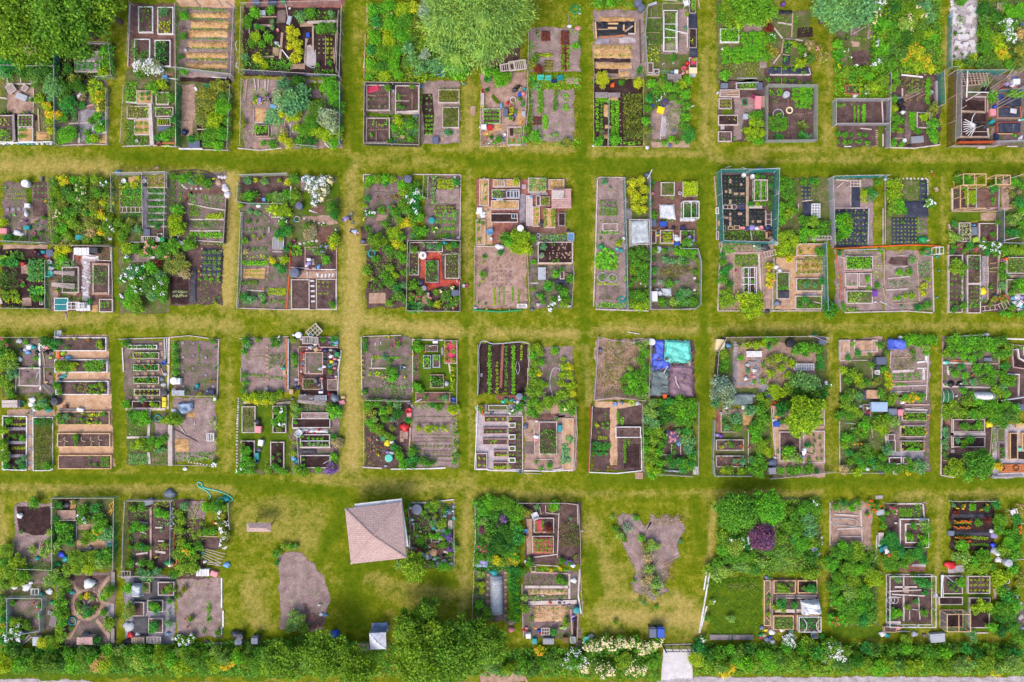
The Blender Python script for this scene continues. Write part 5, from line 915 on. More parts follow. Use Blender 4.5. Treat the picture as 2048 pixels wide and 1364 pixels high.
C(500,690,700,770,'o',.25,den=.8);R(590,800,650,800,4,22,'g',ny=1);R(735,700,735,900,2,26,'G',ny=7,d='climbing bean plant');poles(520,870,660,800,5,14,'n');barrel(505,888,24,'black');barrel(525,945,18,'black');C(520,780,720,890,'t',.06,den=.5,s='g');K(800,720,802,930,22,'g',h=.3,name='timber_beam');F((850,640),(860,930),(820,950),h=1.4,k='green');R(595,1000,605,1130,2,26,'G',ny=6,d='climbing bean plant');B(640,985,760,1125,'w','mid');U(780,1020,70,'o',s='g');bucket(535,1235,19,'white');E((400,1300),(620,1305),(840,1275),w=10);F((395,650),(385,1290),h=1);UV('45 104 60g 49 106 50g 43 112 55g 50 115 30y 70 104 50y 79 95 60o 79 109 60G 78 116 60G 79 123 50G 65 116 40g 43 126 45G 51 127 35G');KV('72 66 70 66 4 w;50 66 69 68 12 W;51 78 51 86 12 w;66 85 74 82 5 n;44 122 52 122 12 n');GG('520 985 24 white:.3;770 812 20 grey;580 1280 16 black');TT('490 875 40 48 0 .2 silver;650 1225 110 60 5 .3 grey flat grey stone trough')
S('soil',(540,980),(590,980),(590,1270),(560,1290),(530,1200))
P('~of white rubble',930,0,1180,540,'gravel')
for i in range(46):x,y=ru(945,1160),ru(60,510);slab(x,y,ru(30,70),ru(25,70),R_.choice(['gravel','concrete','concrete']),ru(-25,25),name='broken_slab',h=ru(.05,.3))
stones((950,10),(970,100),n=4,r=22);C(990,130,1065,220,'e',.3,den=1)
for x,y,r in((980,290,26),(1035,300,16),(1095,300,16),(1040,480,18),(1020,250,14),(990,430,20),(970,500,16)):U(x,y,r,'e')
F((935,120),(925,600),h=1,k='green');C(980,0,1060,50,'g',.4);F((990,600),(940,600),h=1,k='green');UV('103 2 60g')
P('the wild plot behind the rubble',1180,0,1600,620,'weedy');C(1170,0,1600,620,'g',.8,den=1.4,ls=.2,s='f',d='tall feathery green weeds')
UV('123 8 80d 133 15 70d 122 18 70e 125 30 90g 134 33 80h 125 42 90g 137 42 70y 140 48 70Yo 129 52 80e 120 54 70e 111 54 60e 101 58 60y 146 10 80G 155 9 80G 142 20 60gw 147 21 60gw 144 28 60gw 148 33 50gw 155 30 60t 155 43 70o 155 54 60o 113 50 50Y 145 56 60g',n=70)
deck(1345,28,1435,90,'n',4,h=.4,name='wooden_table',Q='brown wooden table',a=-8);GG('1565 210 14 royal')
P('the caged plot with leaning poles',1000,640,1290,1290,'mid')
F((955,640),(940,1290),h=1.6,k='brown',t='p');F((1000,640),(995,1220),h=1.5,k='grey');F((950,640),(1400,640),h=1.6,k='green');F((1000,1255),(1320,1250),h=.9,k='red',t='r');F((940,1290),(1330,1290),h=.6,k='grey')
S('dark',(1015,880,1245,975));S('dark',(1040,1000,1250,1070));S('dark',(1040,1120,1260,1200));S('soil',(1010,745,1260,860));K(1085,620,1075,860,9,'W',z=1.2,Q='tall white pole');K(1085,812,1270,815,6,'W',z=.8);K(980,1210,1260,1210,18,'n',h=.2);K(1070,890,1190,820,8,'w',z=.7);K(1010,970,1075,930,7,'n',z=.5);K(1150,855,1250,855,6,'w',z=.6);K(1000,760,1200,745,7,'n',z=.6);KV('124 86 124 99 10 n;126 82 126 99 10 n;102 98 124 99 18 n;126 113 127 122 12 w')
for i in range(9):K(1010+i*30,640,1035+i*30,742,5,'n',z=.9,name='lattice_lath',Q='thin brown laths')
for i in range(4):K(1020,655+i*22,1260,650+i*18,4,'n',z=.92,name='lattice_lath',Q='thin cross laths')
for i in range(9):t=3.6-i*.19;K(1165,1105,1165+120*cos(t),1105+120*sin(t),5,'W',z=.35,name='fan_rib',Q='white rib of a fan-shaped rack')
hose((1130,1010),(1105,1050),(1095,1130),c='white',r=.04,z=.45,name='fan_arch');barrel(1190,1110,24,'black',.5);barrel(1245,1112,16,'charcoal',.5);K(1120,1140,1220,1105,4,'n',z=.5);barrel(1255,790,28,'black',.6);U(1310,860,45,'g','b');U(1330,830,45,'G','b');poles(1440,690,1500,620,4,16,'w',z=.5);poles(1300,650,1200,760,4,30,'n',z=.7);poles(1584,600,1290,800,3,26,'n',z=1.0);deck(1180,1285,1245,1305,'w',3,h=.1,name='door_step');UV('124 72 55b');KV('104 116 126 116 4 w');GG('1268 795 20 green:.6')
P('the cluttered plot with painted beds',1290,640,1590,1300,'soil');cloth('fab',(1370,860),(1560,840),(1560,930),(1365,940));B(1350,940,1560,1040,'n','mid',Q='blue, white and orange painted raised bed');cloth('fab',(1358,950),(1550,950),(1548,1035),(1362,1030));B(1345,1075,1545,1178,'r','mid',Q='red and orange painted raised bed');cloth('fab',(1352,1085),(1538,1085),(1538,1170),(1355,1170));K(1548,940,1555,1040,8,'o',z=.35);K(1350,942,1440,940,5,'r',z=.35);K(1350,1078,1545,1076,5,'r',z=.35);K(1350,1178,1480,1180,6,'y',z=.35);slab(1465,988,56,40,'concrete',-5,Q='white tray');bucket(1408,1148,14,'silver');R(1470,1110,1475,1170,1,5,'s',ny=4);crate(1450,760,120,60,-12,'red');FL(1500,820,12,'red',8);bag(1556,1210,22,'white',.3,1.4,45);F((1330,1250),(1600,1240),h=.8,k='grey',t='m');F((1350,800),(1600,790),h=1,k='green',t='n');UV('148 83 50G 155 83 40G 150 119 24G');KV('143 129 152 129 8 w');GG('1490 690 24 blue:.5;1430 740 24 lavender:.5;1480 755 22 white:.4;1500 770 18 pink:.4;1385 848 18 blue:.3;1330 940 20 blue:.4;1300 960 16 white;1308 1070 22 teal:.4;1310 1095 20 black:.3;1355 1030 12 magenta;1580 770 12 sky');TT('1420 1000 40 30 -20 .3 blue;1522 716 62 48 0 .7 white square white box;1315 985 50 60 0 .4 pink;1345 1200 40 60 0 .2 navy')
poles(1350,930,1600,790,3,40,'n',z=.9);GG('1575 1050 14 mint;1545 1055 12 white')
# ===== second row, left half =====
T(0,330)
P('the bare plot with four dark slabs',20,140,430,690,'soil')
S('mid',(290,150,420,460));S('lawn',(235,200,285,380));R(60,250,210,290,9,7,'y',ny=2);R(300,180,400,300,4,9,'b',ny=3);C(20,180,70,240,'g',.2,den=.6);slabs(70,392,220,388,4,30,30,'stone');barrel(215,160,32,'white',.7,name='round_tub',Q='round white tub planter');bag(232,430,20,'white',.4,1.8,90,'white bag with purple trim');FL(405,318,20,'gold',16);U(105,438,24,'b','b');straw(265,470,345,510,.05,'litter');bag(145,595,34,'white',.3,1.4);bag(185,612,24,'white',.2,1.6);slab(175,560,40,18,'path');U(120,640,40,'g','g');hose((0,640),(60,600),(130,625),(140,650),c='green');C(230,510,420,670,'g',.2,den=.35);F((0,670),(420,690),h=1.1,k='green');hose((320,495),(350,520),(365,540),c='mint');UV('32 50 18h 38 46 26g 3 50 45y 7 64 50k 20 65 35e 30 65 30g 23 24 10g 35 59 25e');KV('24 18 28 19 5 w;18 49 21 49 10 n;23 57 23 67 14 n;46 35 48 69 8 n');GG('222 490 10 purple;295 598 16 pink:.3');TT('235 355 45 36 0 .4 white;230 550 55 34 0 .4 teal;25 580 68 48 0 .5 pink pale pinkish crate;365 120 16 40 0 .3 slate')
P('the wild plot with a teal box',430,110,985,700,'weedy')
C(430,100,990,710,'o',.6,den=1.1,d='mixed wild weeds');C(430,100,990,710,'G',.5,den=.7)
UV('48 16 70e 56 13 60Yo 50 25 80H 47 34 70e 58 23 70e 65 14 50G 74 13 55h 83 12 60h 70 21 60gc 64 28 70g 74 30 70ec 55 33 60o 60 42 70g 52 44 60Hc 68 38 60e 76 42 38k 82 35 60o 89 44 55Yo 90 33 40Y 86 24 60g 93 15 50dw 95 25 50H 94 54 60H 89 59 45Yo 81 52 60o 64 52 70h 55 56 60G 50 64 50g 60 62 50h 80 60 60t 76 65 50h 86 66 50g 84 43 50h 97 47 45Hw 100 56 50Hw 73 20 40h',n=26)
deck(540,640,610,685,'n',4,h=.2,name='stacked_pallet',Q='small stack of boards',a=-8);slab(670,190,40,8,'gravel');F((440,120),(480,700),h=1,t='n');F((480,710),(985,710),h=1,t='n');GG('970 650 18 white:.4;925 175 12 white:.3;745 475 12 pink:.3');TT('695 635 65 42 0 .6 teal teal and grey plastic crate')
P('the dark plot by the red trug',0,700,420,1265,'dark');S('path',(30,700,420,740));S('litter',(190,880,250,960));U(60,820,70,'g','b');U(150,800,50,'e','b');C(250,825,390,1015,'k',.5,den=1.8);R(260,860,370,1000,4,24,'b',ny=4,d='leafy kale plant');C(0,930,170,1110,'e',.4,den=1.2,s='g');C(0,940,60,1080,'g',.3);R(40,1120,150,1160,4,26,'h',ny=2);R(75,1190,170,1200,3,28,'y');U(300,1115,55,'k','b');U(350,1115,50,'G','b');bag(195,865,24,'red',.3,1.3);FL(185,1015,10,'magenta',6);R(260,1015,370,1020,5,9,'y');panel(350,1178,378,1230,'w',2,z=.2,name='small_rack');S('litter',(190,1170,280,1240));C(50,1240,220,1262,'g',.3);F((20,1260),(420,1265),h=.8,k='dgreen');F((420,840),(420,1265),h=1,k='dgreen');bucket(432,850,19,'white',.4);coil(455,890,32,'green');bag(445,908,26,'white',.2,1.4);UV('11 86 60k 3 86 40k 31 118 35g 36 118 30g 20 106 26G');KV('0 117 2 122 20 w');GG('222 860 12 black:.3;200 1030 10 pink;300 768 20 maroon:.4;345 780 20 navy:.4;380 765 22 teal:.4;412 800 22 red:.4;430 822 20 maroon:.4');TT('435 775 62 60 5 .6 slate dark grey box on the corner')
P('~with the white rubble walk',425,720,990,1295,'bark')
chair(442,955,180,'mint',Q='mint green garden chair at the plot corner');U(520,880,50,'G','b');U(590,880,55,'b','b');deck(648,728,785,790,'W',6,h=.8,name='white_shed_roof',Q='white flat box like a low shed');B(545,895,692,1125,'w','mid');C(500,980,690,1120,'k',.4,den=1.3,s='g');poles(470,945,660,955,5,9,'w',z=.4);poles(455,1050,660,1070,6,9,'w',z=.4);slab(630,1135,105,22,'path');S('gravel',(700,800),(870,790),(875,850),(800,850),(795,1200),(725,1200),(725,900));UV('52 74 60Y 59 74 55Y 50 79 50y 56 82 50G');KV('65 79 65 85 6 w');GG('697 815 14 orange');TT('820 750 75 48 0 .7 charcoal dark grey bin')
for i in range(26):slab(760+ru(-28,24),860+i*13,ru(26,44),ru(14,26),R_.choice(['concrete','gravel']),ru(-20,20),name='broken_slab')
for i in range(8):slab(720+i*20,815+ru(-10,14),24,24,'concrete',name='broken_slab')
B(815,865,960,1140,'w','mid');C(825,900,945,1050,'g',.3,den=.8);slab(900,875,140,20,'path');slab(890,1132,140,22,'path');E((870,840),(980,845),(980,720),w=7);C(870,730,975,835,'g',.3,den=.9,s='g');B(872,1178,992,1295,'w','mid');R(900,1215,960,1245,3,11,'G',ny=2);panel(480,1172,598,1282,'W',1,2,z=.5,fill='teal',name='old_window',Q='white window frame glazed green');panel(590,1208,700,1270,'W',3,2,z=.5,name='old_window',Q='white frame with small panes');deck(670,1210,795,1285,'W',4,h=.3,name='white_pallet',Q='white broken pallet');panel(700,1215,740,1265,'W',2,2,z=.6,name='old_window',Q='white frame on the pallet');C(600,1165,740,1200,'g',.3);C(530,1125,620,1165,'g',.3);stone(570,1308,16,'path');S('litter',(430,1010,520,1260));FL(490,1105,20,'gold',8);straw(800,1230,860,1290,.08);E((990,720),(995,1290),w=5);F((985,720),(650,715),h=1,k='black');UV('79 120 35k 81 96 18g 80 102 18g');KV('59 132 58 136 3 W')
P('the netted plot with a striped bed',1040,80,1500,690,'weedy')
F((1010,80),(1255,75),(1480,70),h=1.3,k='grey');F((1000,90),(1005,420),h=1.2);F((1480,80),(1465,640),h=1.4,k='slate');F((1270,80),(1280,560),h=1.2,k='slate');bag(1040,62,24,'sky',.5,Q='bright blue bag hanging on the corner post');C(1060,160,1250,370,'G',.4,den=1.2);C(1080,210,1240,260,'k',.4);straw(1130,100,1240,160,.1);bucket(1087,138,20,'white');bucket(1270,140,18,'white');ladder(1060,393,1250,393,46,5,'w','white ladder frame lying across the bed');C(1090,420,1250,460,'k',.4);C(1110,460,1260,560,'o',.3,den=.9);B(1295,80,1470,200,'w','litter');R(1310,100,1450,180,5,18,'o',ny=3);S('stone',(1250,100,1300,560));KV('106 22 106 41 6 n');GG('1272 175 14 black')
for i in range(6):C(1305,205+i*58,1460,240+i*58,'k',.4,den=1.6);S('gravel',(1305,243+i*58,1465,258+i*58),j=.03)
hose((1170,600),(1165,560),(1200,540),(1250,545),c='silver',r=.05);S('mid',(1310,555,1460,620));FL(1380,600,12,'white',5);FL(1410,600,12,'white',5);panel(1245,628,1390,672,'w',8,z=.2,name='pallet',Q='weathered pallet');bucket(1390,655,20,'white');barrel(1425,655,22,'green',.6);FL(1000,335,16,'yellow',10);slab(1380,28,44,20,'path',20);C(1060,170,1090,260,'Y',.4);UV('121 57 45b 108 60 60H 104 50 60H 111 56 60H 107 64 50g 114 50 50o 138 54 30k 118 18 40Y 122 12 30Y');KV('115 68 129 68 10 w');TT('1290 590 60 60 0 .2 slate')
P('~of white roses',1040,700,1500,1310,'weedy')
UV('111 74 60y 120 74 60g 126 77 50h 131 70 55gp 135 72 45gp 130 77 45gp 142 76 80g 148 72 60g 148 80 40gp 111 83 45gw 123 92 60kw 115 95 70bw 108 101 50gw 119 103 70gw 122 111 60ew 106 117 40gw 134 90 70G 140 98 60b 130 104 90e 140 109 90gw 133 115 70b 115 114 80G 120 124 90h 113 122 60G 143 116 60g 125 100 50ew 145 102 60g 138 86 50r 149 90 60o')
S('dry',(1120,780,1320,860));panel(1375,775,1400,815,'W',2,a=20,z=.2,name='small_rack');TT('1340 812 40 22 0 .3 white')
T(340,330)
P('~with an arc of brown path',0,60,500,690,'soil');S('bark',(110,260),(150,215),(480,190),(490,250),(400,260),(200,250),(155,330),(165,600),(100,650),(100,400));hose((0,60),(200,45),(320,60),(400,95),c='charcoal',r=.05);FL(380,120,18,'yellow',16);R(30,160,90,330,2,16,'g',ny=5);FL(225,190,14,'magenta',10);stones((90,165),(140,205),(270,205),n=7,r=12);stones((430,105),(480,105),n=3,r=18);stone(425,150,34,'path');stone(490,210,38);stone(505,260,34);stone(480,185,26);R(180,270,210,310,2,16,'b',ny=2);C(170,350,480,470,'g',.15,den=.4);C(170,260,470,330,'g',.2,den=.5);R(190,365,240,440,3,16,'e',ny=3);R(330,440,450,460,5,16,'y',ny=2);C(200,500,470,550,'e',.3,den=.7);C(270,490,370,560,'g',.4);R(190,605,440,620,7,20,'G',d='leafy lettuce plant',ny=2);E((500,300),(480,690),w=10,t='d');U(40,500,90,'y',h=1.6);U(90,560,70,'y',h=1.3);F((505,300),(480,690),h=.8,k='black');B(5,615,70,655,'m','dark');UV('3 11 50g 11 12 55G 16 9 40g 19 15 45b 27 13 70H 33 15 60g 6 40 70G 3 59 50y 17 70 70g 3 72 70g');KV('16 34 35 38 10 w;35 38 50 40 10 w;18 48 48 48 10 w;18 58 45 58 10 w;18 66 47 68 8 w');GG('97 775 16 green:.3');TT('95 690 50 45 -10 .5 silver')
P('~with a blue fabric bed',0,690,470,1235,'mid');cloth('fab',(290,735),(465,745),(450,985),(275,970),Q='large slate blue weed fabric with plants');R(310,770,440,960,4,16,'e',ny=5,d='cabbage')
for x,y in((290,740),(460,760),(290,815),(318,815),(370,822),(440,828),(282,890),(440,915),(275,965),(350,970),(430,985)):slab(x,y,14,14,'path',name='brick')
S('mid',(165,720,260,1220));cloth('rubber',(185,900),(235,900),(232,1215),(170,1215),Q='dark path strip');S('dark',(0,980),(160,980),(170,1225),(0,1225));U(80,880,100,'o',Q='big pale olive bush',h=1.0);R(30,1115,140,1150,6,12,'s',ny=2);C(240,1000,450,1230,'g',.1,den=.2);C(180,690,460,700,'g',.2);FL(255,938,8,'gold',6);R(260,1000,420,1010,4,22,'G');slabs(275,695,370,700,4,22,8,'path');FL(230,715,9,'orange',6);UV('13 96 60t 40 121 22y 2 68 60G')
P('the green-netted herb plot',620,95,1060,345,'mid');F((625,95),(1040,80),h=1.1,k='grey');F((610,150),(605,330),(700,345),h=1.1,k='green');F((700,345),(1000,345),h=1,k='dgreen');pot(790,300,16,'terracotta',None);barrel(1135,357,30,'slate',.8,'round slate blue barrel');K(1065,190,1060,300,9,'W',z=.3);UV('69 14 45b 66 13 30g 76 13 28Y 83 15 40b 96 14 26y 69 27 60G 74 26 45g 88 28 50g 96 29 75w 102 26 50G 104 15 40Y 110 27 60h 108 32 40g 109 13 60g');KV('61 40 64 46 3 m');GG('722 338 16 mint:.3;775 358 22 white:.2');TT('825 303 30 30 0 .4 sky')
P('~of white blossom',1060,90,1490,720,'weedy')
for x,y,r in((1200,130,50),(1260,160,60),(1340,140,60),(1400,130,40),(1300,220,60),(1230,200,50),(1370,220,45),(1290,290,50),(1340,280,40),(1270,340,35)):U(x,y,r,'s',fl='white' if(x+y)%3 else 'cream',n=70,h=1.1)
S('dry',(1150,100,1190,230));S('lawn',(1170,230,1240,440));S('lawn',(1400,150,1490,290));stones((1230,400),(1290,420),n=5,r=9);S('bark',(1240,360,1350,430));U(1430,370,55,'g',s='f',h=1.6);U(1440,440,50,'k',s='f',h=1.6);C(1380,300,1460,420,'g',.6,den=1);S('litter',(1160,460),(1400,440),(1480,510),(1400,530),(1250,480));slab(1420,505,60,35,'path');slab(1275,470,36,30,'path');stones((1180,470),(1350,520),n=5,r=10);ring(1115,472,24,'silver',6,.4,name='wire_ring');FL(1345,520,18,'white',14);FL(1465,575,20,'white',12);U(1230,590,75,'t',h=.9);S('bark',(1300,540,1440,690));stones((1140,690),(1290,665),n=5,r=14);FL(1380,655,14,'orange',12);U(1320,760,60,'e',fl='lavender',n=20);U(1380,720,40,'e',fl='lavender',n=20);R(1200,690,1250,740,2,22,'g',ny=2);B(1185,718,1470,925,'p','mid',h=.15,Q='pinkish board frame round the corner bed');UV('120 54 50e 145 64 60y 143 71 45Y 138 83 50G');KV('133 92 146 92 7 W');GG('1088 490 12 teal;1420 175 12 lime')
P('the long herb plot beside the red edging',620,345,1060,1270,'soil');E((640,420),(630,1000),(600,1255),w=6);E((600,1260),(1030,1275),w=6);F((635,430),(600,1260),h=.9,k='green');R(690,410,780,430,4,26,'b');C(650,550,840,575,'g',.2);FL(780,650,20,'orange',6);C(700,720,860,760,'g',.3,den=.9);C(650,790,860,830,'y',.3,den=.6);R(660,862,835,862,7,22,'G',d='leafy lettuce plant',ny=2);S('straw',(645,910,840,1000));R(660,935,820,970,9,8,'y',ny=2);R(640,1035,760,1035,5,22,'e');FL(822,1090,12,'orange',8);slab(872,568,18,50,'gravel');slabs(865,830,865,940,6,14,20,'path');slabs(855,950,855,1220,6,12,14,'path');slab(873,495,12,12,'gravel');U(960,420,40,'y',fl='white',n=10);U(1000,500,60,'g',fl='white',n=10);panel(905,640,1000,740,'w',2,1,z=.3,name='glazed_cover',Q='grey frame over yellow plants',fill='silver');slab(948,762,92,14,'gravel');C(870,820,1040,870,'y',.3,den=.8);C(870,1090,1010,1140,'y',.3);C(870,1190,1000,1215,'g',.3);R(870,1095,1010,1130,7,14,'y',ny=2);hose((1065,680),(1058,800),(1055,940),(1040,1100),(1030,1270),c='orange',r=.07,Q='long orange-red edging strip',name='edging_strip');barrel(1092,948,42,'slate',.9,'big round dark composter');U(1110,760,50,'g','b');bucket(1090,670,18,'maroon');UV('69 50 26g 76 50 18g 82 62 20y 74 63 20y 66 66 38g 67 76 35t 66 116 45k 71 118 50b 66 120 30b 82 116 40b 82 121 26k 92 38 70y 99 39 75h 103 42 50y 95 60 50k 103 59 60k 100 56 40k 98 65 30y 103 74 35k 90 84 40Y 100 83 50y 98 92 50k 93 88 30k 62 36 30y 105 70 30g');KV('68 110 83 111 9 w;89 46 104 46 6 W;89 34 88 45 5 W;83 44 87 47 4 g')
P('~with the small white table',1060,725,1470,1270,'mid');slabs(1262,833,1265,872,3,22,16,'gravel');slab(1270,912,36,16,'gravel');slab(1215,914,34,18,'gravel');bag(1308,895,20,'sky',.4,1.5,60,'turquoise bag standing by the slabs');S('path',(1100,930,1460,1000));slab(1210,960,16,44,'gravel');slab(1300,968,18,36,'concrete');slabs(1340,975,1435,970,4,18,36,'concrete',a=-12);slabs(1253,1020,1260,1200,5,36,16,'concrete',name='stepping_slab');B(1065,1005,1228,1270,'w','mid',h=.15);B(1285,1002,1465,1272,'w','mid',h=.15);R(1310,1030,1390,1070,3,8,'y',ny=2);R(1310,1130,1390,1132,5,8,'y');E((1030,1272),(1470,1275),(1468,930),w=5);UV('143 122 40g 144 125 24y');KV('106 90 121 91 7 w');GG('1220 865 24 lavender:.4;1200 885 16 white:.3');TT('1220 832 36 24 0 .6 white small white table')
T(680,410,19.48);PLOT='@on the grass path between the plots'
person(340,490,118,'lavender','navy',None,'purple',62,Q='person in a lavender top bending down, hair dyed purple');person(470,1000,-110,'pale blue','navy',None,'pink',75,Q='person in a pale blue shirt stooping towards the bed');bucket(430,340,55,'white',.25);bucket(475,695,55,'grey',.25)
T(900,545,27.3);bucket(745,730,95,'white',.3);bucket(905,730,90,'magenta',.35)
T(680,330)
P('the flower plot with a long bare strip',205,85,620,690,'soil');E((210,145),(210,85),(270,88),w=8);C(220,90,490,160,'G',.4,den=1);C(320,270,520,300,'r',.15,den=.5);FL(480,285,20,'orange',10);R(330,215,415,215,2,14,'t');U(450,375,45,'k',fl='magenta',n=18);U(290,430,40,'g',fl='white',n=30);U(240,430,35,'k',fl='white',n=8);FL(205,470,18,'yellow',20);U(330,670,95,'H',h=1.8,Q='big dark olive round bush');S('litter',(320,440,420,490));S('mid',(180,540,280,690));UV('26 13 50G 33 12 50h 40 12 55G 46 12 40h 24 18 40g 40 16 35k 24 29 40k 22 35 30y 36 40 42g 40 52 45g 24 56 34g 43 46 25g 28 62 50e');KV('31 24 50 25 3 g;18 70 25 70 6 n');GG('200 670 26 slate:.3')
UV('54 17 65G 56 24 60h 62 20 60g 65 26 60kw 60 31 55bw 66 33 55kw 56 36 70H 49 42 60g 52 49 50h 60 40 55g 66 40 60kw 70 46 55G 64 48 60h 59 51 50Yo 54 53 40Y 48 60 75y 54 64 60g 56 72 50y 50 70 55Y 44 64 50h 68 17 45g 69 23 40ew 72 29 40G 67 57 50g 73 59 60G 64 62 40b 70 64 45g',n=26)
barrel(597,122,34,'slate',.9,'dark barrel on the top edge')
P('the bare plot with the teal lid',740,85,1065,660,'soil');E((640,85),(1065,90),(1055,650),w=7);F((740,90),(730,290),(775,300),(778,115),h=.8);C(740,100,775,290,'g',.2);S('mid',(780,110),(1000,110),(990,200),(900,290),(800,200));S('mid',(840,350,1020,420));S('dry',(840,210,1050,340));R(820,110,825,330,1,20,'b',ny=6);R(870,130,990,200,7,12,'y',ny=4);R(840,370,990,400,6,12,'h',ny=2);R(920,410,1010,470,2,18,'b',ny=3);R(850,440,990,620,5,14,'G',ny=4);FL(1020,180,16,'white',8);FL(1045,190,16,'magenta',10);barrel(806,487,27,'teal',.35,'round turquoise water tub',name='lidded_tub');U(835,565,38,'g',fl='cream',n=20);C(860,590,930,640,'o',.2);stone(1040,640,16);bucket(1010,108,8,'white');UV('102 15 40k 95 63 20k');KV('90 65 106 67 8 W');GG('810 483 9 pink:.4')
P('the wild plot with a teal hoop',225,700,590,1260,'mid');ring(278,775,30,'teal',14,.35,Q='teal round tub rim',name='round_tub');C(220,740,590,1090,'g',.35,den=.45)
UV('24 93 55h 26 99 40o 32 83 40g 43 74 60g 53 79 55g 56 84 40G 44 90 60h 40 97 60g 43 103 60g 49 98 40y 57 95 40g 50 108 50k 53 114 60e 43 121 50h 48 116 40e 56 106 40b 57 118 45g 32 101 30g 36 105 30e 44 83 30o')
S('dark',(260,1030,420,1090));slab(330,1170,150,95,'path',0,Q='pale pinkish boarded patch',name='paved_patch');C(260,1080,400,1110,'g',.2,den=.5)
P('the red brick plot',600,665,1060,1290,'mid');F((600,670),(1060,670),(1060,1000),h=1.1,k='black');F((600,670),(590,1285),(1060,1290),(1055,1040),h=1.1,k='dgreen');S('redbrick',(700,770),(890,765),(910,1000),(1060,1010),(1055,1060),(780,1100),(750,1080),(700,1000),z=.03);B(612,678,905,766,'w','mid',h=.15);R(740,700,860,740,4,26,'b');bag(921,685,24,'teal',.6,1,0,'turquoise bag on the net corner');B(605,770,695,970,'w','mid',h=.15);C(615,790,690,900,'o',.2,den=.5);C(615,900,690,960,'b',.3,den=.8);barrel(727,795,34,'white',.5,'square white planter of red flowers',name='planter');FL(730,795,16,'red',20,z=.7);B(748,840,868,1035,'g','mid');C(755,850,860,1030,'g',.4,den=1);B(922,780,1050,1000,'w','mid',h=.15);C(930,790,1045,995,'w',.4,s='g',den=1.6);C(960,760,1050,800,'g',.4,s='g');barrel(713,1035,20,'navy',.6);barrel(738,1082,22,'grey',.6);slab(1030,1020,12,26,'gravel');slabs(850,765,910,790,4,16,12,'path');U(620,1150,45,'g',fl='magenta',n=26);U(680,1170,40,'g',fl='magenta',n=24);U(780,1170,35,'g',fl='pink',n=26);U(770,1140,24,'g',fl='white',n=14);FL(890,1110,26,'cream',22);U(990,1080,30,'g',fl='cream',n=30);U(640,1250,55,'k','b');U(700,1250,45,'b','b');U(1000,1230,50,'g',fl='pink',n=12);U(940,1250,40,'e',fl='pink',n=8);U(1030,1180,40,'g',fl='pink',n=8);S('path',(720,1150,770,1230));R(620,1190,640,1210,2,20,'g');UV('65 75 40g 88 71 35k 81 87 30G 96 72 40h 101 70 40k 65 106 60g 70 111 50e 84 112 40h 93 116 60e 86 123 45Y 80 123 40g');KV('64 71 70 77 8 g;98 77 105 78 5 w');GG('862 1048 15 magenta:.3');TT('1013 1125 68 52 0 .6 slate slate blue lidded box')
P('~of sparse bulbs with a green fence',1185,700,1650,1275,'litter')
F((1185,720),(1180,1275),h=.6);E((1185,715),(1400,720),w=8);hose((1175,1275),(1300,1283),(1400,1290),(1600,1275),c='green',r=.1,z=.15,Q='bright green mesh rolled along the bottom edge',name='green_edging');R(1355,1090,1360,1230,2,8,'y',ny=10);R(1400,1080,1440,1220,2,8,'G',ny=8);R(1518,1080,1520,1200,1,9,'G',ny=10);R(1570,1110,1572,1210,1,10,'h',ny=8);FF('1383 835 8 orange;1510 832 8 orange;1430 975 7 pink;1400 890 7 gold;1290 1268 8 gold;1410 1270 7 orange;1490 1270 6 pink');R(1300,900,1500,1050,6,6,'v',ny=5);UV('127 81 28g 126 86 14y 126 96 40g 122 106 12g 122 121 16g 128 122 14g 125 102 20y 141 77 34k');GG('1190 1255 18 silver')
chair(1318,585,200,'sky',Q='blue garden chair on the woodchip');bucket(1326,650,16,'white');bag(1405,720,34,'white',.3,1.5,0,'white crumpled sheet')
T(680,330)
P('~of many timber beds',1200,115,1584,700,'brick')
S('brick',(1200,115,1584,580));S('chip',(1200,370,1340,700));BB('1225 120 1312 360 w straw;1195 480 1280 700 w straw;1345 125 1584 195 w straw;1335 215 1580 295 w mid;1330 310 1575 390 w straw;1325 425 1565 505 w dark',.3);panel(1388,140,1450,185,'w',4,z=.45,name='seed_tray',Q='small white seed frame');panel(1465,230,1525,285,'m',2,z=.4,name='seed_tray',Q='grey framed seed tray, left');panel(1530,230,1580,285,'m',2,z=.4,name='seed_tray',Q='grey framed seed tray, right');C(1345,225,1455,285,'G',.3,den=.8);ring(1395,435,24,'steel',5,.35);ring(1455,435,26,'steel',5,.35);panel(1510,430,1560,470,'m',2,z=.4,name='seed_tray',Q='pale seed frame at the bed end');UV('128 18 16g 128 30 16g 128 25 10G 122 50 24g 122 57 18g 126 52 20g 122 66 20g 145 33 14g 140 34 16t 155 15 40y');KV('127 11 124 36 5;124 50 123 69 5');GG('1355 290 18 blue:.3;1260 420 22 white;1255 445 30 white;1300 400 8 teal;1210 420 16 white');TT('1405 300 60 16 0 .3 silver;1228 400 48 55 0 .4 white')
T(1020,330)
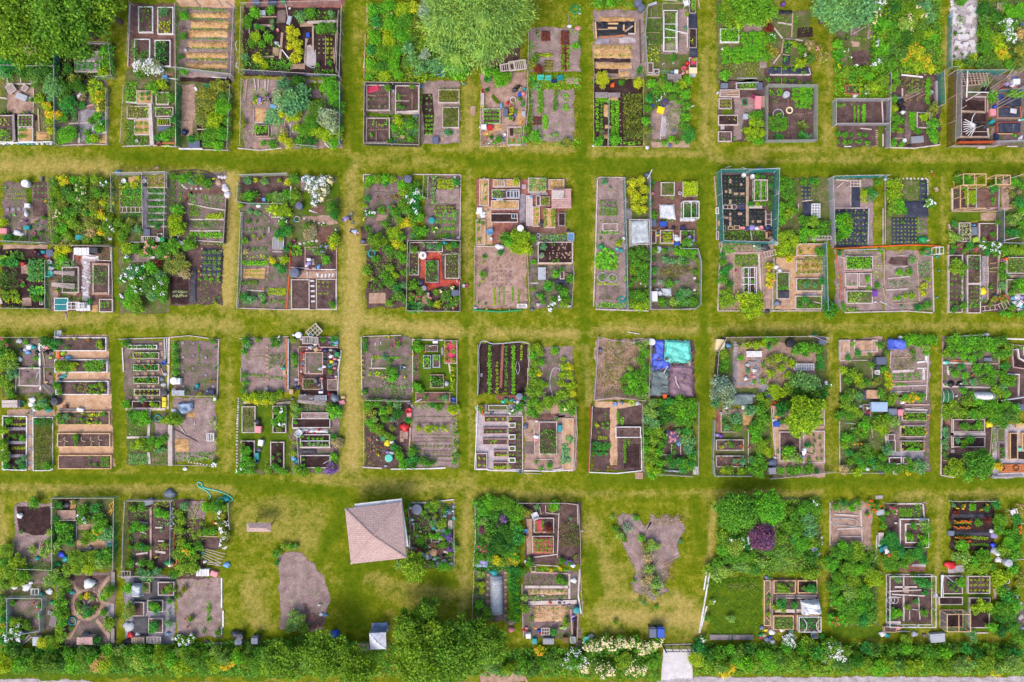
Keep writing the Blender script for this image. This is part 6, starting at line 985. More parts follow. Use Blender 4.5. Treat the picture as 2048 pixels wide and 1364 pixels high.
S('brick',(0,120,500,600));S('stone',(85,260,135,530));BB('158 112 318 240 w straw;340 125 478 215 w straw;200 365 262 540 w straw;300 380 398 552 w straw;425 420 488 535 g dark;228 268 268 360 w mid;268 275 352 360 g weedy');CC('170 120 225 230 b;245 120 315 230 b',.4,1.6,'b');CC('375 130 460 200 k',.3,.6);R(310,400,380,530,2,18,'o',ny=5);R(380,390,390,520,1,16,'g',ny=5);C(480,390,500,520,'G',.6);C(275,285,345,350,'o',.2,den=1);R(230,390,240,500,1,14,'y',ny=3);deck(365,208,538,382,'p',9,False,h=.75,name='timber_platform',Q='broad stacked board platform');deck(370,222,475,300,'w',5,False,h=1.0,name='board_stack',Q='board stack on the platform');deck(140,265,200,535,'w',4,h=.2,name='board_walk',Q='pale board walk');deck(180,240,330,265,'g',3,False,h=.2,name='board_walk',Q='grey board walk');slab(123,192,36,40,'gravel');barrel(92,556,30,'white',.8,'round white drum',name='barrel');bag(273,515,28,'charcoal',.4,1.3,60,'dark grey tarp heap');S('bark',(20,500,480,600));panel(5,215,80,295,'m',3,z=.4,name='seed_tray',Q='grey seed frame end');GG('185 280 18 sky:.3')
P('~under the big yellow-green bush',-60,570,240,830,None);UV('4 62 70h 11 66 90y 4 71 80y 13 73 70y 20 64 50g 18 76 50y 0 68 70G 8 76 50y -4 64 60g 21 85 30G')
P('~with the rough compost bed',165,600,560,1260,'soil');C(280,615,500,665,'b',.3,den=1.2,s='b');B(245,675,552,865,'w','dark');UV('30 72 40b 38 70 18g 38 85 20g 42 84 16g 28 80 30s');GG('262 838 17 mint:.3')
for i in range(34):slab(ru(330,545),ru(690,845),ru(6,22),ru(5,12),'path',ru(0,180),name='broken_pot_shard')
panel(510,598,562,668,'m',1,z=.6,name='glazed_cover',Q='pale blue cold frame',fill='sky');ring(250,615,16,'white',4,.3);ring(245,650,18,'silver',4,.3);deck(247,900,315,1010,'m',6,h=.35,name='shed_roof',Q='grey flat box lid');C(170,875,550,1250,'e',.15,den=.25);B(440,895,478,1005,'w','mid');cloth('fab',(385,1005),(520,1005),(520,1050),(400,1050));UV('41 96 42G 45 92 28g 54 100 52g 34 105 50G 34 108 45k 43 108 45d 48 111 55g 20 109 26h 27 115 35G 29 120 35g 38 120 45gw 44 116 35gw 35 126 40ew 47 122 50h 51 118 35g',40);F((553,680),(550,860),(560,960),(540,1260),h=.9);F((150,740),(170,1230),h=.8);panel(65,1225,148,1258,'W',7,z=.4,name='white_rack',Q='white rack on the green edging');bag(250,1225,20,'silver',.3,1.3);KV('24 87 54 87 9 y;17 104 25 104 10');GG('510 575 16 navy;250 690 20 silver;322 940 10 pink;520 1240 14 white;235 1135 18 slate;195 1270 20 slate;497 965 14 tan')
P('the long mauve soil plot',750,110,1030,1280,'dry');E((760,125),(785,110),(1000,110));E((770,130),(735,1250),w=9);E((750,1270),(1220,1285),w=10);F((1000,120),(1020,700),(1030,1270),h=1.4,k='green',t='m');S('soil',(785,300,945,440));CC('790 320 825 345 g;845 320 880 345 k;885 320 940 345 g',.2,1.2);R(800,375,930,380,6,12,'b');R(800,400,935,440,7,9,'g',ny=3);panel(815,515,950,578,'w',1,z=.15,a=0,name='timber_square',Q='slanted pinkish timber frame');C(780,580,955,605,'G',.25,den=1.6);R(800,490,920,495,4,9,'e');UU('795 645 18g 885 650 16o 810 600 10g 950 690 36yY 970 670 26y'.replace('yY','y'));bag(805,715,34,'green',.35,1,90,'bright green plastic bag');bucket(938,742,16,'mint');bucket(997,648,16,'white');UV('85 83 110G 90 88 50h 80 87 50h',s='b',h=.7);ring(815,985,42,'silver',6,.25,ex=1,name='round_planter');ring(905,992,38,'silver',6,.25,name='round_planter');C(785,965,845,1005,'g',.3,den=2);C(875,975,940,1010,'g',.3,den=2);R(770,1040,935,1045,8,12,'y');S('soil',(780,1060,960,1190));coil(985,1182,30,'teal');C(770,1212,1005,1255,'G',.35,den=1.8);UV('83 15 35b 88 21 18s');KV('75 69 76 76 8;102 68 101 74 10 m;101 44 101 46 9 n');TT('977 752 30 28 0 .3 teal')
P('the strip with the white net sheet',1030,100,1230,1280,'weedy');S('stone',(1030,380,1070,480));cloth('clear',(1045,480),(1218,470),(1232,695),(1048,720),h=.5,wr=.04,Q='large translucent white net sheet over a frame');panel(1050,480,1225,700,'w',2,z=.5,name='net_support',Q='frame holding the net sheet');stone(1155,1042,14);stone(1125,1130,14);F((1225,110),(1235,690),(1225,1270),h=1.3,k='grey',t='m');K(1210,120,1250,40,7,'W',z=.5);UV('108 16 55Y 115 13 50Y 106 23 45Y 111 27 55Y 118 21 50Y 117 30 50Y 111 37 50Y 118 38 45Y 108 32 40Y 114 41 40y 108 78 55g 115 76 60g 120 80 60e 111 85 65g 118 88 60g 108 93 50h 115 96 65g 121 96 40e 110 101 40g 118 103 40g 106 105 30G 108 114 45g 115 115 60g 120 120 50h 107 122 55h 114 124 55y 121 124 40y 120 112 40e 102 100 24y');KV('119 104 119 108 8;119 69 122 74 12 g');GG('1210 85 30 slate:.3')
P('the tidy plot with marigold beds',1240,140,1650,690,'bark');B(1327,150,1450,270,'w','weedy');C(1330,155,1445,265,'e',.25,den=.9,s='g');C(1335,272,1445,290,'g',.3);B(1520,145,1635,272,'w','mid',Q='white bed of yellow-green lettuce');R(1540,160,1620,260,4,20,'y',ny=5);cloth('cloth',(1315,345),(1445,350),(1462,485),(1318,465),h=.2,Q='white fleece over a bed, left');C(1340,480,1430,500,'G',.3);B(1240,570,1288,690,'w','mid');FF('1275 580 12 orange;1240 670 12 orange;1245 600 10 orange');B(1320,570,1442,690,'w','mid');FF('1340 585 10 orange;1430 590 14 red;1330 640 10 orange;1425 675 14 orange;1390 640 8 gold');R(1350,600,1410,670,5,9,'y',ny=4);UV('124 19 30g 125 15 26k 126 44 45g 124 33 30k');GG('1380 550 12 black;1440 550 20 black;1255 252 14 pink;1300 590 12 teal;1300 615 14 yellow;1497 245 14 white;1475 650 36 white;1460 620 20 silver');TT('1258 507 60 60 0 .5 slate;1348 517 60 42 0 .5 blue;1470 695 50 28 0 .4 blue')
P('~with an oval of grain',1240,700,1650,1275,'soil');UU('1265 750 40g 1360 755 35gb'.replace('gb','g')+' 1420 740 24b 1370 830 40b 1430 850 36b 1490 840 40b 1550 840 35b 1400 1040 50g 1470 1030 26b 1330 1030 26s 1260 930 40k 1260 1030 35g 1260 830 30e 1500 760 60G 1570 770 50g');C(0,0,c='o',pts=[(1310,930),(1350,890),(1450,875),(1580,900),(1590,950),(1480,985),(1360,975)],h=.4,s='g',den=2.4);cloth('clear',(1330,1080),(1420,1078),(1425,1155),(1335,1150),h=.15,Q='small translucent plastic sheet');CC('1300 1160 1440 1250 g;1430 1160 1560 1250 G',.5,1.2);stone(1312,1035,10);C(1430,1150,1584,1250,'e',.3,den=.5);F((1230,700),(1240,1270),h=.6);F((1240,1270),(1584,1270),h=.7,k='grey');UV('134 120 50g 143 121 40w 150 113 45k 156 113 40b 152 120 50g');KV('147 74 158 74 5 m');GG('1290 1095 20 silver:.3;1275 1112 14 red:.7;1318 1130 20 white:.3;1262 865 14 pink;1452 765 12 gold:.3');TT('1310 745 38 56 -25 .3 silver;1273 1155 52 90 0 .7 white white box with a red top')
T(1360,330)
C(60,1120,170,1250,'g',.4,den=1);F((0,740),(150,740),(180,850),(175,1230),(130,1265),(0,1270),h=1,k='grey',t='m');stone(130,1100,14);C(0,1000,130,1080,'e',.1,den=.3);UV('6 78 50g 12 77 50G 14 83 30h 2 83 40b 5 85 45e 3 112 45b 8 112 45b 2 118 45b 6 120 45b 12 120 60g 14 94 30g 15 104 20g');GG('128 995 12 white')
PLOT='the tidy plot with marigold beds';B(25,145,155,275,'w','mid');R(45,165,135,255,5,18,'y',ny=5,d='lettuce');gframe(10,335,145,480,1.0,'W','grey',2,1,'white frame with netting over a leafy bed',op=.25);C(15,340,140,470,'k',.5,den=1.6);cloth('cloth',(0,455),(140,475),(130,500),(0,495),h=.3,Q='rolled white fleece');B(2,575,128,690,'w','mid');UV('4 60 30g 10 60 24g 6 67 60gl 11 68 30gl',40);TT('28 552 44 36 0 .3 navy')
P('the teal-netted black fabric plot',340,50,845,680,'mid');F((340,55),(365,675),(830,690),(850,50),(340,55),h=1.8,k='green',t='m',w=.06);F((600,60),(850,45),h=1.9,k='green',t='m');cloth('blk',(372,90),(575,85),(580,350),(378,355),wr=.03,Q='black fabric bed of lettuces, upper left');cloth('blk',(380,390),(578,390),(578,545),(380,545),wr=.03,Q='black fabric bed, lower left');cloth('blk',(600,385),(745,390),(745,560),(600,550),wr=.03,Q='black fabric bed, lower right');R(395,110,560,340,6,5,'g',ny=8);R(400,410,560,530,5,5,'e',ny=4);R(620,410,730,530,4,4,'e',ny=4);KV('59 10 59 54 24 n;60 37 72 37 24 w')
for x,y,w_,h_ in((437,145,22,40),(533,175,20,20),(400,237,22,22),(436,235,22,40),(488,257,40,22),(543,257,40,22),(437,328,22,40),(437,435,20,22),(522,432,40,22),(402,467,40,20),(437,477,20,38),(437,520,20,38),(636,500,20,24),(690,500,38,22)):slab(x,y,w_,h_,'path',name='paver',Q='pinkish paver on the black fabric')
gframe(640,140,755,320,.5,'w',None,2,1,'low white frame over vivid green seedlings',name='bed_cage');C(645,145,760,318,'G',.3,den=2.2);C(780,90,820,400,'d',.6,den=1.2);FL(760,322,12,'red');bucket(562,88,20,'white');bucket(640,102,22,'white');ring(480,366,22,'silver',6,.3);ring(545,370,20,'blue',6,.2);panel(380,352,460,385,'w',2,z=.3,name='small_rack');ladder(780,410,780,545,46,3,'w');crate(447,553,44,30,0,'cream');crate(502,550,44,34,0,'cream');ring(390,550,18,'mint',4,.3);C(375,575,740,660,'g',.5,den=1.3);UV('62 34 30k 68 34 30y 74 34 26g 68 10 30g 73 10 30k 79 18 30k 79 26 28d 78 33 30e');KV('70 14 70 30 6 m;75 40 75 54 10 n;62 58 63 66 10;64 57 75 58 10 n;76 59 76 65 18 y');GG('600 555 14 blue;640 550 34 lavender;680 555 22 white;715 552 20 pink;780 545 34 navy;795 590 22 brown;800 640 24 tan;750 720 44 charcoal;860 632 16 white');TT('550 553 44 24 0 .3 pink;835 675 75 28 -40 .5 silver grey pipe end at the net corner')
panel(318,372,340,428,'W',1,z=.3,name='small_rack');panel(322,585,340,655,'w',1,z=.3,name='small_rack');KK('545 20 590 40 6 w;400 25 450 10 5 b'.replace(' b',' m'));hose((660,40),(700,25),(760,40),c='blue',r=.04);KV('30 10 32 36 11 n;32 43 32 66 5 m');TT('345 510 16 50 0 .4 tan')
P('the leafy strip by the teal net',850,110,1320,690,'weedy');S('weedy',(1030,120,1250,480));cloth('fab',(1060,170),(1145,170),(1150,310),(1070,310));cloth('fab',(1075,325),(1165,325),(1160,455),(1080,455));R(1070,185,1135,290,3,8,'y',ny=4);C(1160,180,1250,320,'e',.15,den=.5);panel(1160,342,1232,462,'W',3,5,z=.4,name='glazed_cover',Q='white gridded cold frame lid',fill='silver');gframe(1140,635,1300,662,.8,'w',None,6,1,'low white trellis frame on the fence line',name='trellis_cage',bw=.045);slab(855,240,30,40,'path');UV('91 13 45g 97 16 55g 90 20 45G 98 24 50e 92 27 50g 100 29 40g 90 36 55G 97 35 50g 88 43 50G 96 43 60h 90 49 50G 101 40 40g 86 57 30y 90 62 60y 97 60 60h 101 65 50y 93 70 60y 90 76 50y 97 76 50h 100 70 45y 97 83 40Y 88 66 40o 110 50 60g 118 50 70h 125 53 60g 129 58 50g 110 58 60G 118 60 70G 124 62 50g 106 47 40g 130 52 40e 108 64 50G 86 70 30y 109 15 45g 116 14 40k 120 15 40g 120 48 20Y');KV('107 32 116 31 8;104 34 104 41 8;85 24 90 23 4')
P('~with the white gridded cage',340,690,820,1285,'litter');E((365,680),(345,900),(330,1280),w=11);E((330,1283),(1240,1283),w=7);C(350,700,480,780,'G',.4,den=1.1,s='b');C(480,700,700,750,'e',.2,den=.7);deck(470,765,720,785,'p',2,False,h=.1,name='board_walk',Q='pinkish board walk, top');R(495,800,670,870,6,20,'e',ny=3);gframe(545,905,655,1135,.6,'W',None,2,5,'white gridded cage over a bed',name='open_cage',bw=.05);KK('545 990 655 990 5 W;545 1050 655 1050 5 W;600 905 600 1135 5 W',z=.62);S('mid',(545,905,655,1135));ladder(735,790,850,765,46,5,'w');UV('58 93 20g 57 102 22G 63 102 22G 57 108 20y 63 108 18r 59 95 18y 38 86 50g 40 94 60k 38 101 60g 43 105 50d 37 79 30k 43 90 40k 41 115 75h 38 121 60h 45 120 55h 56 118 70y 64 117 70y 70 122 55y 57 125 60y 66 127 60y 60 131 50y 69 130 40h 70 115 40y 78 90 50Yo 80 98 55Yo 79 105 40Yo 81 88 30Y 69 73 35s');KV('47 78 47 113 18 n;69 78 71 113 18 w;72 79 73 113 12 n;82 82 81 127 10 w');GG('655 710 14 white;845 895 28 white;880 930 24 white;490 930 10 magenta')
P('the straw path plot of square beds',840,800,1280,1280,'chip');BB('1025 690 1260 800 w straw;1022 835 1258 958 w straw;1022 995 1255 1112 w weedy;1015 1150 1250 1270 w weedy');S('chip',(990,800,1022,1230));FF('1130 745 14 gold;1045 745 12 gold;1110 885 14 orange;1185 890 12 orange');R(1040,845,1240,945,6,18,'o',ny=3);C(1040,1160,1250,1260,'g',.25,den=.7);B(850,940,965,1180,'w','weedy');C(855,950,960,1060,'k',.35,den=1.3,s='g');C(855,1065,955,1100,'G',.4,den=1.6);slab(1135,1140,140,30,'stone',0,Q='blue-grey board');cloth('rubber',(860,1105),(955,1105),(955,1175),(860,1175));slab(925,1215,70,80,'path');FL(1060,770,20,'gold');UV('131 126 70k 137 127 50g 133 130 60g',h=1.6);F((1265,690),(1280,1280),h=1.4,k='green',t='m');F((820,820),(815,1280),h=.7);S('chip',(1260,800,1275,1270));E((1260,960),(1250,990),w=6);UV('123 77 50g 120 75 30G 111 103 30g 110 106 35b 124 103 40k 118 106 28b 109 119 40k 115 123 30g 105 124 30g 104 103 20g');KV('88 120 88 124 7 d;116 120 125 122 6 w');GG('855 1215 32 steel:.4;862 1278 14 green;770 1288 24 charcoal')
P('~of blue-grey weed fabric',1325,110,1700,730,'dry');F((1325,110),(1760,100),h=1.4,k='green');F((1325,115),(1345,700),h=1.3,k='grey',t='m');panel(1500,135,1590,190,'w',3,2,z=.3,name='lattice_screen');cloth('fab',(1505,195),(1583,195),(1583,372),(1505,372),wr=.03,Q='small square of blue-grey weed fabric');cloth('fab',(1370,392),(1652,385),(1655,710),(1380,725),wr=.03,Q='largest blue-grey weed fabric');R(1400,420,1640,690,8,9,'e',ny=7);UV('162 25 40y 164 23 30g 168 24 45k 169 29 35b 172 26 30b');KV('137 13 150 14 9;138 20 144 15 8;146 20 150 18 6;136 38 164 38 8;166 38 165 70 8 m;150 14 150 36 6')
for x in(1400,1465,1545,1650-40,):
 for y in(402,466,525,612,665):slab(x+ru(-12,12),y,12,13,'path',name='brick')
UV('140 48 50G 144 46 50G 142 54 60G 146 58 60G 142 62 50G 146 51 55h 139 66 30g',h=1.3);F((1360,735),(1584,730),h=.6,k='red',t='o');GG('1355 550 24 blue;1355 510 20 slate;1350 590 18 slate')
T(1688,330);R(160,220,190,310,2,18,'y',ny=4);F((0,105),(380,100),h=1.2,k='green');UV('1 47 40G 2 54 50G 1 62 45h 30 15 40g')
P('~with the L of weed fabric',345,110,745,710,'weedy');S('weedy',(510,130,660,315));C(515,130,655,310,'e',.15,den=.5);cloth('fab',(665,135),(730,135),(735,325),(665,325),wr=.03,Q='upright strip of weed fabric');cloth('fab',(530,318),(735,318),(745,455),(535,465),wr=.03,Q='middle square of weed fabric');cloth('fab',(415,465),(640,465),(640,690),(425,700),wr=.03,Q='lower square of weed fabric with seedlings');R(440,480,630,680,7,7,'y',ny=7);R(685,160,700,300,2,8,'g',ny=4);S('soil',(640,465,735,640));R(660,500,700,620,2,12,'G',ny=4);stones((460,118),(740,118),(740,290),n=18,r=10);UV('74 32 45gw 77 35 40gw 72 35 30gw',40);bag(695,655,40,'green',.5,1.3,0,'green plastic tub under the red edging');hose((0,730),(300,718),(600,705),(840,715),c='orange',r=.07,z=.15,Q='long orange-red board edging',name='edging_strip');FF('770 60 14 pink;790 95 14 orange');slab(810,215,30,40,'path',20);UV('40 17 55y 46 17 55y 41 24 60y 46 26 60y 43 32 60h 48 34 60G 43 39 60h 50 39 55G 54 42 30g 51 50 18g');KV('34 38 34 70 6;36 13 36 70 4');GG('370 125 24 silver:.4;740 660 16 silver')
P('~of white square frames',-84,745,345,1290,'dry');T(1360,330);KV('138 80 145 82 8;144 82 145 124 14 p');B(1460,800,1700,920,'w','mid');T(1688,330);C(20,815,225,915,'G',.5,den=2.2);BB('10 950 125 1070 w dry;130 950 245 1070 w dry;22 1105 255 1220 w weedy');C(35,1120,140,1210,'w',.35,den=1.6);C(140,1120,240,1210,'e',.15,den=.6);C(250,800,330,1000,'y',.15,den=.4);C(0,755,240,790,'k',.3,den=.8,s='g');R(10,1270,100,1275,4,24,'w');stones((330,1200),(440,1260),n=9,r=10,c='gravel');UV('19 99 26G 20 102 22G 22 108 26G 4 105 12G 8 105 12G 29 106 34g 32 76 24G 0 124 20G');KV('0 94 24 93 14 p;0 108 12 108 14 p;0 75 34 74 7 m;35 74 35 106 9 n;34 108 36 118 9 n');GG('25 800 10 white;275 1205 10 white');TT('275 1132 46 52 0 .4 purple purple storage box');T(1360,330);hose((1384,745),(1372,830),(1395,920),(1415,1040),(1405,1130),(1415,1185),c='orange',r=.04,Q='orange hose along the left side');C(1370,880,1440,1100,'y',.25,den=.5,s='g');UV('144 123 22G 140 78 30k');T(1688,330)
P('~edged in peeling boards',355,745,785,1290,'dry');S('mid',(410,810,560,880));C(380,1020,620,1070,'b',.3,den=1.1,s='g');C(665,850,760,1010,'w',.4,den=.9,s='g');C(665,850,760,1010,'b',.3,den=.5,s='b');C(670,1020,770,1150,'Y',.3,den=.5);R(440,760,520,770,4,8,'y');coil(733,760,38,'green');S('litter',(610,750,665,840));E((770,800),(785,1295),w=9);E((0,1300),(560,1285),(780,1300),w=9);gframe(770,730,835,790,.8,'W',None,2,1,'small white frame at the corner',name='small_stand',bw=.05);UV('60 84 40b 49 94 42G 58 94 40g 60 115 45h 54 115 30y 48 117 26G 45 118 22y 66 109 20Y 70 106 34Y 74 101 28y 70 113 34Y 74 122 50g 65 126 40k 69 125 34g 40 86 12r 69 77 30g 51 124 18b');KV('44 90 56 89 9;38 100 58 98 9;37 110 56 109 11;64 84 66 120 12 n;43 122 65 121 9 n;47 80 57 79 6');GG('820 805 14 teal;820 1165 8 sky;835 930 6 sky;500 748 8 gold')
P('~of pine frame cages',940,205,1375,410,'mid');S('bark',(1160,210,1350,385));gframe(965,110,1160,205,1.6,'y',None,2,1,'large open pine frame cage');gframe(1245,120,1370,200,1.6,'y',None,2,1,'small open pine frame cage');gframe(955,205,1020,400,1.3,'y',None,1,2,'narrow open pine frame cage');E((945,205),(945,405),w=9);E((1360,210),(1355,400),w=16,t='g');R(1075,235,1140,330,3,26,'y',ny=5,d='lettuce');C(960,225,1010,290,'e',.1,den=.4);E((940,410),(1360,405),w=8,t='n');S('lawn',(940,415,1220,490));S('path',(1200,420,1340,490));UV('101 12 50g 108 12 55G 112 14 50G 105 17 50g 100 10 40g 132 20 50k 135 16 40g 131 30 26g 131 33 22g');KV('116 20 116 39 7 m;102 38 124 38 6 y;120 40 137 38 8 p;105 40 128 38 7 y;125 38 147 38 10 p')
P('the two-bed plot below the cages',930,500,1375,780,'mid');BB('1015 505 1118 675 w mid;1190 510 1355 680 w mid');R(1030,530,1100,650,3,16,'s',ny=4);bag(1170,655,34,'lime',.2,1.6,0,'yellow-green bag');UV('96 72 30g 102 71 30gm 110 71 45k 117 73 35gm 122 70 45gw 129 73 60gw 133 76 50gw 126 76 45k 106 75 35g 95 76 30k 135 70 35gw',40);E((915,700),(915,785),w=14,t='p');UV('97 52 40k 95 62 50w 100 64 40w 96 66 40w 134 51 30g 130 61 30g 126 65 20r 124 54 12g 122 65 20y');KV('92 52 93 58 16 p');GG('1145 530 14 sky');TT('1150 580 44 70 0 .4 steel')
P('the long-bed plot with the yellow sack',920,785,1380,1300,'mid');BB('920 790 1045 1300 w mid;1085 790 1205 1045 w mid;1085 1045 1205 1305 w mid');R(940,1000,1030,1210,3,14,'e',ny=5);hose((1045,980),(1040,1080),(1050,1140),(1045,1200),(1060,1240),c='mint',r=.05);C(1095,800,1195,920,'k',.3,den=.7);C(1095,930,1195,1030,'o',.25,den=.8,s='g');C(1095,1215,1185,1250,'G',.3,den=1.8);R(1110,1080,1190,1190,4,10,'e',ny=4);S('stone',(1210,800,1260,1200));bag(1225,1110,40,'yellow',.4,1.1,100,'bright yellow sack');ladder(1250,890,1250,1030,40,10,'w');C(1275,820,1345,1180,'e',.2,den=.6,s='g');UV('98 86 55h 100 92 55h 96 93 50h 106 90 50g 103 96 30g 95 128 30g 104 124 40g 97 126 30k 129 108 20G 124 120 20g');KV('126 80 126 119 16 n;136 79 135 114 18 n;128 91 135 90 5 y;128 87 134 86 5 y;127 94 135 94 4 y;138 102 137 113 5 W;104 78 105 96 6 m');GG('1342 1148 16 blue')
ladder(1215,1265,1350,1250,40,3,'w');ladder(1355,1260,1460,1210,60,4,'w',Q='white broken trellis frame');UV('133 118 40o 140 117 40or 129 123 30o 148 126 35h 140 130 40G 146 131 35G 155 131 40g')
P('the shaded plot beside the long fence',1385,100,1700,690,'weedy');S('litter',(1385,130,1450,400));F((1420,130),(1584,80),h=1.5,k='grey');F((1375,400),(1375,690),(1584,695),h=1.3,k='slate',t='m');KK('1400 665 1584 625 6 W',z=.4);slab(1570,628,40,20,'path');UV('150 15 50G 156 17 50g 147 20 30t 154 24 30t 155 33 60k 157 40 50G 150 35 40o 153 46 50w 148 50 45w 157 52 50g 145 46 40e 146 59 45k 152 60 50k 157 62 50g 144 23 24t 149 26 30o')
P('~at the right edge',1380,700,1700,1290,'weedy');C(1380,700,1584,800,'G',.5,den=1.2);BB('1430 810 1600 955 w weedy;1430 1005 1600 1140 w weedy');C(1440,820,1584,940,'g',.25,den=.8);chair(1545,1225,60,'white',Q='white garden chair in the clutter');FF('1410 1180 18 orange;1390 1170 16 pink;1440 1175 16 red;1430 1150 14 pink');UV('141 74 50g 148 73 50h 155 74 50h 140 90 50g 140 98 50g 140 106 50b 156 104 60G 150 108 40g 156 110 50G 152 103 40g 146 112 40g');KV('146 98 160 98 26 n');GG('1430 825 20 orange:.4;1400 838 14 pink;1452 968 12 mint;1490 1170 22 sky;1530 1165 34 white;1570 1165 24 lavender;1520 1220 40 white;1555 1200 20 magenta;1570 1240 26 teal;1550 1275 24 white;1500 1240 34 green')
# ===== third row =====
T(0,650)
P('the cluttered plot by the brick-orange rows',0,110,480,640,'weedy');S('soil',(190,120,480,380));S('soil',(160,390,480,600));BB('165 380 355 535 w soil');poles(380,520,480,600,6,12,'g');poles(0,430,50,435,2,10,'d');deck(15,660,150,728,'w',2,False,h=.8,name='white_bench_box',Q='long white box bench');deck(152,660,175,728,'g',1,h=.5,name='white_bench_box',Q='grey end of the box bench');barrel(475,675,34,'charcoal',.9);S('path',(60,740,490,810));slab(285,775,40,40,'stone');slab(215,780,20,30,'path');chair(522,70,180,'silver',Q='grey garden chair on the grass edge');F((0,110),(350,108),h=.9);UV('3 15 60gm 2 25 60g 8 27 70h 4 34 60h 10 36 60w 3 50 70h 7 54 50h 6 46 40y 13 30 30g 10 43 60b 10 61 50g 40 14 60d 45 16 50k 35 62 24g 23 15 30G 31 29 26G 28 37 24G 48 20 30k 37 68 60b 33 72 40g 42 72 40k 35 74 30g 40 68 40g 24 78 12g');KV('35 16 36 57 16 W;16 38 36 38 12;15 38 14 59 10;16 53 36 54 9;36 37 48 37 7 g;39 37 40 54 10 n;38 24 40 36 9 n;32 47 35 40 5 m');GG('165 140 30 silver;250 190 34 white;290 195 24 teal;220 215 24 silver;240 240 26 sky;165 300 30 silver;180 220 20 navy;325 240 22 black;375 180 28 white;410 195 24 pink;405 240 24 black;440 230 18 black;440 285 18 lime;245 410 14 black;245 480 14 charcoal;430 435 14 brown;400 500 20 tan;198 685 18 green:.4;280 660 34 white;270 695 32 white;300 740 26 white;300 700 20 silver;420 740 36 teal:.3;465 630 20 green:.4;470 640 24 black:.5')
P('~of strips divided by blue slabs',30,800,245,1280,'dark');E((30,800),(242,805),(238,1275),(30,1272),(32,805),w=9,t='W')
for y in(912,1033,1150):
 for i in range(7):slab(80+i*24,y,23,28,'stone',name='paving_tile',Q='blue-grey tiles in strips across the bed')
R(100,820,225,875,6,12,'y',ny=2);R(80,970,220,975,6,14,'e');R(110,1080,230,1090,7,9,'y',ny=2);S('path',(245,800,295,1275));slabs(270,860,270,1210,4,34,30,'stone',name='paving_tile');UV('7 84 36G 2 92 60y 6 100 20G 2 105 65h 3 116 70h 20 100 36G 13 98 26g 6 124 40k 13 126 16G 20 124 40k 21 117 34b 16 120 30b');GG('165 1195 24 steel:.2')
P('~framed in white with a grain bed',295,810,475,1280,'weedy');E((295,812),(472,812),(468,1270),(440,1280),(298,1278),(297,815),w=7,t='W');C(300,820,465,890,'d',.6,den=1.8);C(300,890,465,1220,'o',.4,den=2,s='g');C(300,1210,470,1275,'g',.3,den=1);UV('42 124 50g 33 85 30k')
P('the woodchip plot of six long beds',485,85,1000,1270,None);S('chip',[(480,85),(955,82),(985,600),(1015,1255),(520,1270),(490,600)],z=.02)
B(475,108,935,230,'W','mid',Q='top white bed of the woodchip plot');B(478,302,945,418,'W','mid',Q='second white bed of the woodchip plot');B(488,492,955,615,'W','mid',Q='third white bed of the woodchip plot');B(498,760,965,882,'y','mid',Q='fourth bed of the woodchip plot, pine boards');B(503,952,970,1075,'y','mid',Q='fifth bed with wire arches, pine boards');B(510,1145,980,1268,'y','mid',Q='lowest, almost empty bed of pine boards')
C(480,115,640,215,'b',.35,den=.9,s='g');C(640,115,850,160,'o',.4,den=.5,s='g');FF('605 125 14 gold;660 122 12 gold;780 128 14 orange');C(740,320,920,400,'g',.25,den=.8);R(770,330,900,395,5,20,'g',ny=3);C(700,515,790,600,'o',.25,den=.8);FF('635 815 14 orange;830 780 12 yellow;810 825 9 yellow;730 780 8 yellow');C(510,780,650,870,'g',.3,den=.6);R(670,785,780,860,5,10,'e',ny=3);R(800,860,890,790,4,14,'y',ny=2);R(905,1165,955,1235,3,12,'g',ny=4);UV('89 15 30y 90 19 26y 87 18 20g 60 20 20g 52 16 30k 52 35 50h 59 35 50H 54 39 40h 65 36 45y 68 34 24Y 60 40 26G 52 54 45g 54 59 30G 50 52 30k 67 54 18g 92 32 26b 85 40 14G 82 59 30h 85 53 30h 90 52 30h 92 56 24y 88 60 24G 82 54 24G 53 80 34g 60 80 34b 56 85 24G 64 82 20g 73 83 20G 92 78 26G 86 85 18G 78 85 14y 68 98 34g 68 105 18G 68 102 22e 85 122 16G 80 116 12G 86 124 12G 80 122 14e')
for x,y in((555,1000),(615,1000),(765,1000),(845,1000),(915,990),(550,1050),(615,1050),(850,1050),(920,1045)):hose((x-18,y-20),(x-26,y),(x-14,y+16),(x+10,y+18),c='cream',r=.02,z=.5,name='wire_arch',Q='thin wire arches over the bed')
bag(545,248,30,'lime',.3,1.3);bag(597,290,30,'sky',.3,1.3,0,'bright blue and green tub');bag(540,455,22,'teal',.2,2);deck(520,735,680,765,'g',3,False,h=.15,name='board_stack');GG('515 450 14 red:.3;530 475 12 navy;570 438 10 mint;525 495 16 silver');TT('512 265 26 62 0 .4 orange;545 292 40 24 0 .3 pink;703 748 60 30 -15 .3 white white tray;568 720 34 30 0 .4 brown')
